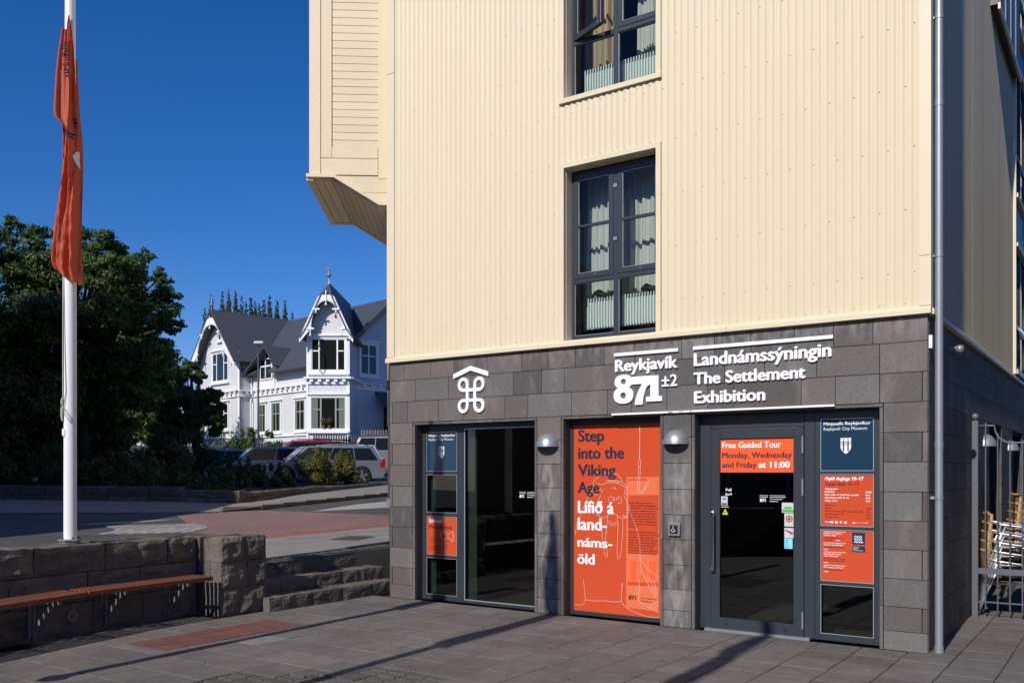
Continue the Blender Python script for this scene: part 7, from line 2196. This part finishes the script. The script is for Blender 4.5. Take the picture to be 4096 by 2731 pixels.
# ---------------------------------------------------------------- street lamp
t = thing('street_lamp', 'tall street lamp with a pale hooded head in front of the white house', 'street lamp', T(((1033 - 2048) / 3600 * 44, 44, G(44))))
zt = 1.65 + (1888.5 - 1380) / 3600 * 44 - G(44)
MB().tube([(0, 0, 0), (0, 0, 1.2), (0.0, 0, zt)], [0.075, 0.06, 0.04], 12).build('pole', M['lamp_pole'], t, smooth=True)
MB().tube([(0, 0, zt - 0.1), (0, 0, zt + 0.03), (0.12, -0.05, zt + 0.1)], 0.035, 8).build('arm', M['lamp_pole'], t)
MB().box(-0.20, 0.28, -0.14, 0.14, zt + 0.03, zt + 0.19).build('lamp_head', M['lamp_head'], t, bevel=0.06, seg=3)

# ---------------------------------------------------------------- cars
def car(name, label, L_, Wd, H, paint, loc, heading, style='wagon', z=None):
    """x forward; ground at z=0"""
    t = thing(name, label, 'car', T((loc[0], loc[1], G(loc[1]) if z is None else z)) @ rz(heading))
    wb = L_ * 0.575; xr = -wb * 0.5 - 0.02 * L_; xf = wb * 0.5 + 0.015 * L_; wr = 0.325
    belt = H * 0.60; hood = H * 0.56; xe, xn = -L_ / 2, L_ / 2
    def arc_pts(cx): return [(cx + (wr + 0.06) * math.cos(q), 0.30 + (wr + 0.06) * math.sin(q)) for q in [math.pi * (1 - k / 10) for k in range(11)]]
    low = 0.24
    prof = [(xe + 0.10, low)] + [(xr - wr - 0.06, low)] + arc_pts(xr) + [(xr + wr + 0.06, low), (xf - wr - 0.06, low)] + arc_pts(xf) + [(xf + wr + 0.06, low), (xn - 0.12, low), (xn - 0.02, 0.40), (xn, 0.55), (xn - 0.06, 0.70), (xn - 0.35, hood - 0.05), (xn - L_ * 0.235, hood + 0.03), (0.0, belt), (xe + 0.12, belt + 0.03), (xe + 0.02, belt - 0.16), (xe, 0.5), (xe + 0.03, 0.35)]
    mb = MB(); mb.prism(prof, -Wd / 2, Wd / 2, 'y')
    me = mb.mesh('body', M[paint])
    bm = bmesh.new(); bm.from_mesh(me); bmesh.ops.recalc_face_normals(bm, faces=bm.faces)
    es = [e for e in bm.edges if len(e.link_faces) == 2 and abs(e.verts[0].co.y - e.verts[1].co.y) < 1e-4 and e.calc_face_angle(0) > R(60) and min(v.co.z for v in e.verts) > 0.30]
    bmesh.ops.bevel(bm, geom=es, offset=0.09, segments=4, affect='EDGES', profile=0.6, clamp_overlap=True)
    bmesh.ops.triangulate(bm, faces=[f for f in bm.faces if len(f.verts) > 4])
    bm.to_mesh(me); bm.free(); me.polygons.foreach_set('use_smooth', [True] * len(me.polygons))
    try: me.set_sharp_from_angle(angle=R(32))
    except Exception: pass
    link(me, 'body', t)
    # cabin
    xa = xn - L_ * 0.235; xa2 = xa - L_ * 0.145
    xd2 = xe + (0.42 if style == 'wagon' else 0.55 if style == 'hatch' else 0.40); xd = xe + (0.10 if style != 'hatch' else 0.16)
    wb_, wt = Wd / 2 - 0.045, Wd / 2 - 0.20
    cab = MB()
    st = [(xa, belt - 0.02, wb_), (xa2, H - 0.045, wt), ((xa2 + xd2) / 2 + 0.15, H, wt), (xd2, H - 0.05, wt), (xd, belt, wb_)]
    for (x, zz, w) in st: cab.v += [(x, -w, zz), (x, w, zz)]
    b0 = len(cab.v)
    cab.v += [((xa2 + xd2) / 2 + 0.15, -wb_, belt - 0.03), ((xa2 + xd2) / 2 + 0.15, wb_, belt - 0.03)]
    for i in range(4): cab.f.append((2 * i, 2 * i + 1, 2 * i + 3, 2 * i + 2))
    cab.f.append((0, 2, 4, b0)); cab.f.append((1, b0 + 1, 5, 3)); cab.f.append((8, b0, 4, 6)); cab.f.append((9, 7, 5, b0 + 1))
    me = cab.mesh('cabin', M[paint]); bm = bmesh.new(); bm.from_mesh(me); bmesh.ops.recalc_face_normals(bm, faces=bm.faces)
    es = [e for e in bm.edges if len(e.link_faces) == 2 and e.calc_face_angle(0) > R(8)]
    bmesh.ops.bevel(bm, geom=es, offset=0.05, segments=3, affect='EDGES', profile=0.5, clamp_overlap=True)
    bm.to_mesh(me); bm.free(); me.polygons.foreach_set('use_smooth', [True] * len(me.polygons)); link(me, 'cabin', t)
    # glass: side windows lie on the leaning side planes
    def side_y(zz, s): f = (zz - belt) / (H - belt); return s * (wb_ + (wt - wb_) * f + 0.008)
    def lerp_x(a, b, f): return a + (b - a) * f
    zl, zh = belt + 0.035, H - 0.10
    def fr(zz): return (zz - belt) / (H - 0.045 - belt)
    xA = lambda zz: lerp_x(xa, xa2, fr(zz)) - 0.10
    xD = lambda zz: lerp_x(xd, xd2, fr(zz)) + 0.14
    span0 = xA(zl) - xD(zl)
    cuts = [0, .40, .72, 1.0] if style != 'hatch' else [0, .45, .80, 1.0]
    for s in (-1, 1):
        for i in range(3):
            f0, f1 = cuts[i], cuts[i + 1]
            g0 = 0.018 if i else 0
            pts = [(lerp_x(xA(zl), xD(zl), f0) - g0, zl), (lerp_x(xA(zl), xD(zl), f1) + 0.018 * (i < 2), zl), (lerp_x(xA(zh), xD(zh), f1) + 0.018 * (i < 2), zh), (lerp_x(xA(zh), xD(zh), f0) - g0, zh)]
            m_ = MB(); m_.v = [(x, side_y(zz, s), zz) for x, zz in pts] + [(x, side_y(zz, s) - s * 0.02, zz) for x, zz in pts]
            m_.f = [(0, 1, 2, 3) if s < 0 else (3, 2, 1, 0), (0, 4, 5, 1), (1, 5, 6, 2), (2, 6, 7, 3), (3, 7, 4, 0)]
            m_.build('side_window', M['car_glass'], t)
    # windscreen and rear window
    def across(x0, z0, x1, z1, f0, f1, nm, off):
        q = []
        for f in (f0, f1):
            x = lerp_x(x0, x1, f); zz = lerp_x(z0, z1, f); w = lerp_x(wb_, wt, f) - 0.07
            q.append((x + off, zz + 0.012, w))
        m_ = MB(); m_.v = [(q[0][0], -q[0][2], q[0][1]), (q[0][0], q[0][2], q[0][1]), (q[1][0], q[1][2], q[1][1]), (q[1][0], -q[1][2], q[1][1])]; m_.f = [(0, 1, 2, 3) if off > 0 else (3, 2, 1, 0)]
        m_.build(nm, M['car_glass'], t)
    across(xa, belt - 0.02, xa2, H - 0.045, 0.08, 0.90, 'windscreen', 0.012); across(xd, belt, xd2, H - 0.05, 0.12, 0.88, 'rear_window', -0.012)
    for s in (-1, 1):
        for cx in (xr, xf):
            w = MB().tube([(cx, s * (Wd / 2 - 0.20), 0.32), (cx, s * (Wd / 2 - 0.005), 0.32)], wr, 26).build('wheel', M['rubber'], t, bevel=0.02)
            rm = MB(); yy = s * (Wd / 2 + 0.002)
            rm.tube([(cx, yy - s * 0.03, 0.32), (cx, yy - s * 0.012, 0.32)], 0.225, 24)
            for k in range(5):
                a = 2 * math.pi * k / 5 + 0.3
                rm.add([(cx + 0.03 * math.cos(a + 1.5), yy, 0.32 + 0.03 * math.sin(a + 1.5)), (cx + 0.03 * math.cos(a - 1.5), yy, 0.32 + 0.03 * math.sin(a - 1.5)), (cx + 0.22 * math.cos(a - 0.16), yy, 0.32 + 0.22 * math.sin(a - 0.16)), (cx + 0.22 * math.cos(a + 0.16), yy, 0.32 + 0.22 * math.sin(a + 0.16))], [(0, 1, 2, 3), (3, 2, 1, 0)])
            rm.build('rim', M['rim'], w)
            dk = MB(); yk = s * (Wd / 2 + 0.0005)
            dk.add([(cx + 0.205 * math.cos(2 * math.pi * q / 20), yk, 0.32 + 0.205 * math.sin(2 * math.pi * q / 20)) for q in range(20)], [tuple(range(20)) if s < 0 else tuple(range(19, -1, -1))]); dk.build('rim_well', M['rubber'], w)
        MB().box(xn - 0.30, xn - 0.03, s * (Wd / 2 - 0.36), s * (Wd / 2 - 0.03), 0.60, 0.74).build('headlight', M['lens'], t, bevel=0.03)
        MB().box(xe - 0.004, xe + 0.20, s * (Wd / 2 - 0.20), s * (Wd / 2 + 0.006), belt - 0.24, belt - 0.02).build('tail_light', M['tail'], t, bevel=0.02)
        MB().box(xa - 0.28, xa - 0.12, s * (Wd / 2 + 0.01), s * (Wd / 2 + 0.17), belt + 0.0, belt + 0.12).build('mirror', M[paint], t, bevel=0.03)
        if style != 'hatch': MB().tube([(xa2 - 0.2, s * (wt - 0.05), H - 0.01), (xa2 - 0.35, s * (wt - 0.05), H + 0.05), (xd2 + 0.35, s * (wt - 0.05), H + 0.05), (xd2 + 0.15, s * (wt - 0.05), H - 0.01)], 0.016, 6).build('roof_rail', M['black_plastic'], t)
        MB().box(-0.10, 0.06, s * (Wd / 2 - 0.005), s * (Wd / 2 + 0.012), belt - 0.14, belt - 0.11).build('door_handle', M[paint], t)
    return t
hd = math.pi + R(24)
car('parked_car', 'silver estate car with roof rails parked behind the sunlit shrubs', 4.55, 1.80, 1.44, 'car_silver', (-7.12, 33.1), hd, 'wagon', 1.20)
car('parked_car', 'pale hatchback between the estate car and the hedge, in front of the red car', 4.2, 1.75, 1.47, 'car_white', (-9.95, 36.2), hd, 'hatch', 1.22)
car('parked_car', 'pale car mostly hidden by the hedge, leftmost in the car park', 4.3, 1.75, 1.43, 'car_white', (-12.9, 39.0), hd, 'hatch', 1.24)
car('parked_car', 'white hatchback showing its roof behind the silver estate car', 4.2, 1.76, 1.55, 'car_white', (-7.6, 37.8), hd, 'suv', 1.30)
car('parked_car', 'red off-road car with dark roof rails in the back row', 4.5, 1.82, 1.68, 'car_red', (-10.1, 43.0), hd, 'suv', 1.50)
car('parked_car', 'beige off-road car facing right at the corner of the museum', 4.6, 1.85, 1.72, 'car_beige', (-5.2, 42.0), R(8), 'suv', 1.60)

# ---------------------------------------------------------------- buildings beyond the left edge (the tall one is added to shade the street)
def plain_house(label, x0, x1, y0, y1, he, hr, roof_axis='y', m='render_wall'):
    t = thing('unseen_building', label, 'building')
    z0 = 0.0
    if roof_axis == 'y':
        xm = (x0 + x1) / 2
        MB().prism([(x0, z0), (x1, z0), (x1, he), (xm, hr), (x0, he)], y0, y1, 'y').build('wall', M[m], t)
        for sx, xa in ((-1, x0), (1, x1)):
            k = (hr - he) / (xm - x0)
            mb = MB().prism([(xm, hr + 0.02), (xm, hr + 0.17), (xa + sx * 0.3, he + 0.17 - 0.3 * k), (xa + sx * 0.3, he + 0.02 - 0.3 * k)], y0 - 0.3, y1 + 0.3, 'y'); mb.build('roof', M['house_roof'], t)
    n = int((y1 - y0) / 3)
    for fl in range(int(he / 3)):
        for k in range(n):
            yy_ = y0 + (y1 - y0) * (k + 0.5) / n
            w = MB().box(x1 + 0.001, x1 + 0.05, yy_ - 0.6, yy_ + 0.6, 0.9 + fl * 3, 2.4 + fl * 3).build('window', M['house_trim'], t)
            MB().box(x1 + 0.051, x1 + 0.06, yy_ - 0.5, yy_ + 0.5, 1.0 + fl * 3, 2.3 + fl * 3).build('pane', M['car_glass'], w)
    return t
t = thing('unseen_building', 'unseen tall block added left of the street, outline shaped for its shadow', 'building')
prof = [(-10.75, -0.2), (-10.75, 3.2), (-11.1, 5.7), (-12.5, 8.2), (-13.9, 11.1), (-16.3, 14.2), (-18.6, 18.0), (-20, 19.0), (-38, 19.0), (-38, -0.2)]  # unseen block, outline drawn from the shadow wanted on street and hedge
MB().prism(prof, 10.2, 13.0, 'y').build('wall', M['render_wall'], t)
for (xa, za), (xb, zb) in zip(prof[1:8], prof[2:9]):
    MB().prism([(xa, za), (xb, zb), (xb, zb + 0.1), (xa, za + 0.1)], 10.1, 13.05, 'y').build('roof', M['house_roof'], t)
for k in range(8):
    for fl in range(5):
        x = -17.0 - 2.4 * k
        w = MB().box(x, x + 1.1, 10.14, 10.19, 1.2 + fl * 3.2, 2.8 + fl * 3.2).build('window', M['house_trim'], t); MB().box(x + .1, x + 1.0, 10.12, 10.138, 1.3 + fl * 3.2, 2.7 + fl * 3.2).build('pane', M['car_glass'], w)
plain_house('long lower town house left of the square, beyond the picture edge', -24.0, -15.0, -14.0, 3.5, 6.2, 9.0)
plain_house('town house behind the viewer across the square', -12.0, 14.0, -30.0, -22.0, 7.0, 10.0)

t = thing('unseen_building', 'unseen warm grey house added across the alley to block sky from the side wall', 'building', MM)  # added out of view to keep skylight off the museum side wall
MB().prism([(5.2, -0.03), (14, -0.03), (14, 7.5), (9.6, 11.0), (5.2, 7.5)], -1.5, 22, 'y').build('wall', M['render_wall'], t)
MB().prism([(9.6, 11.02), (9.6, 11.2), (4.9, 7.4), (4.9, 7.2)], -1.8, 22.3, 'y').build('roof', M['house_roof'], t)
MB().prism([(9.6, 11.02), (9.6, 11.2), (14.3, 7.4), (14.3, 7.2)], -1.8, 22.3, 'y').build('roof', M['house_roof'], t)
for k in range(5):
    for fl in range(2):
        w = MB().box(5.12, 5.199, 1.0 + k * 4, 2.2 + k * 4, 1.0 + fl * 3.1, 2.6 + fl * 3.1).build('window', M['house_trim'], t); MB().box(5.10, 5.118, 1.1 + k * 4, 2.1 + k * 4, 1.1 + fl * 3.1, 2.5 + fl * 3.1).build('pane', M['car_glass'], w)
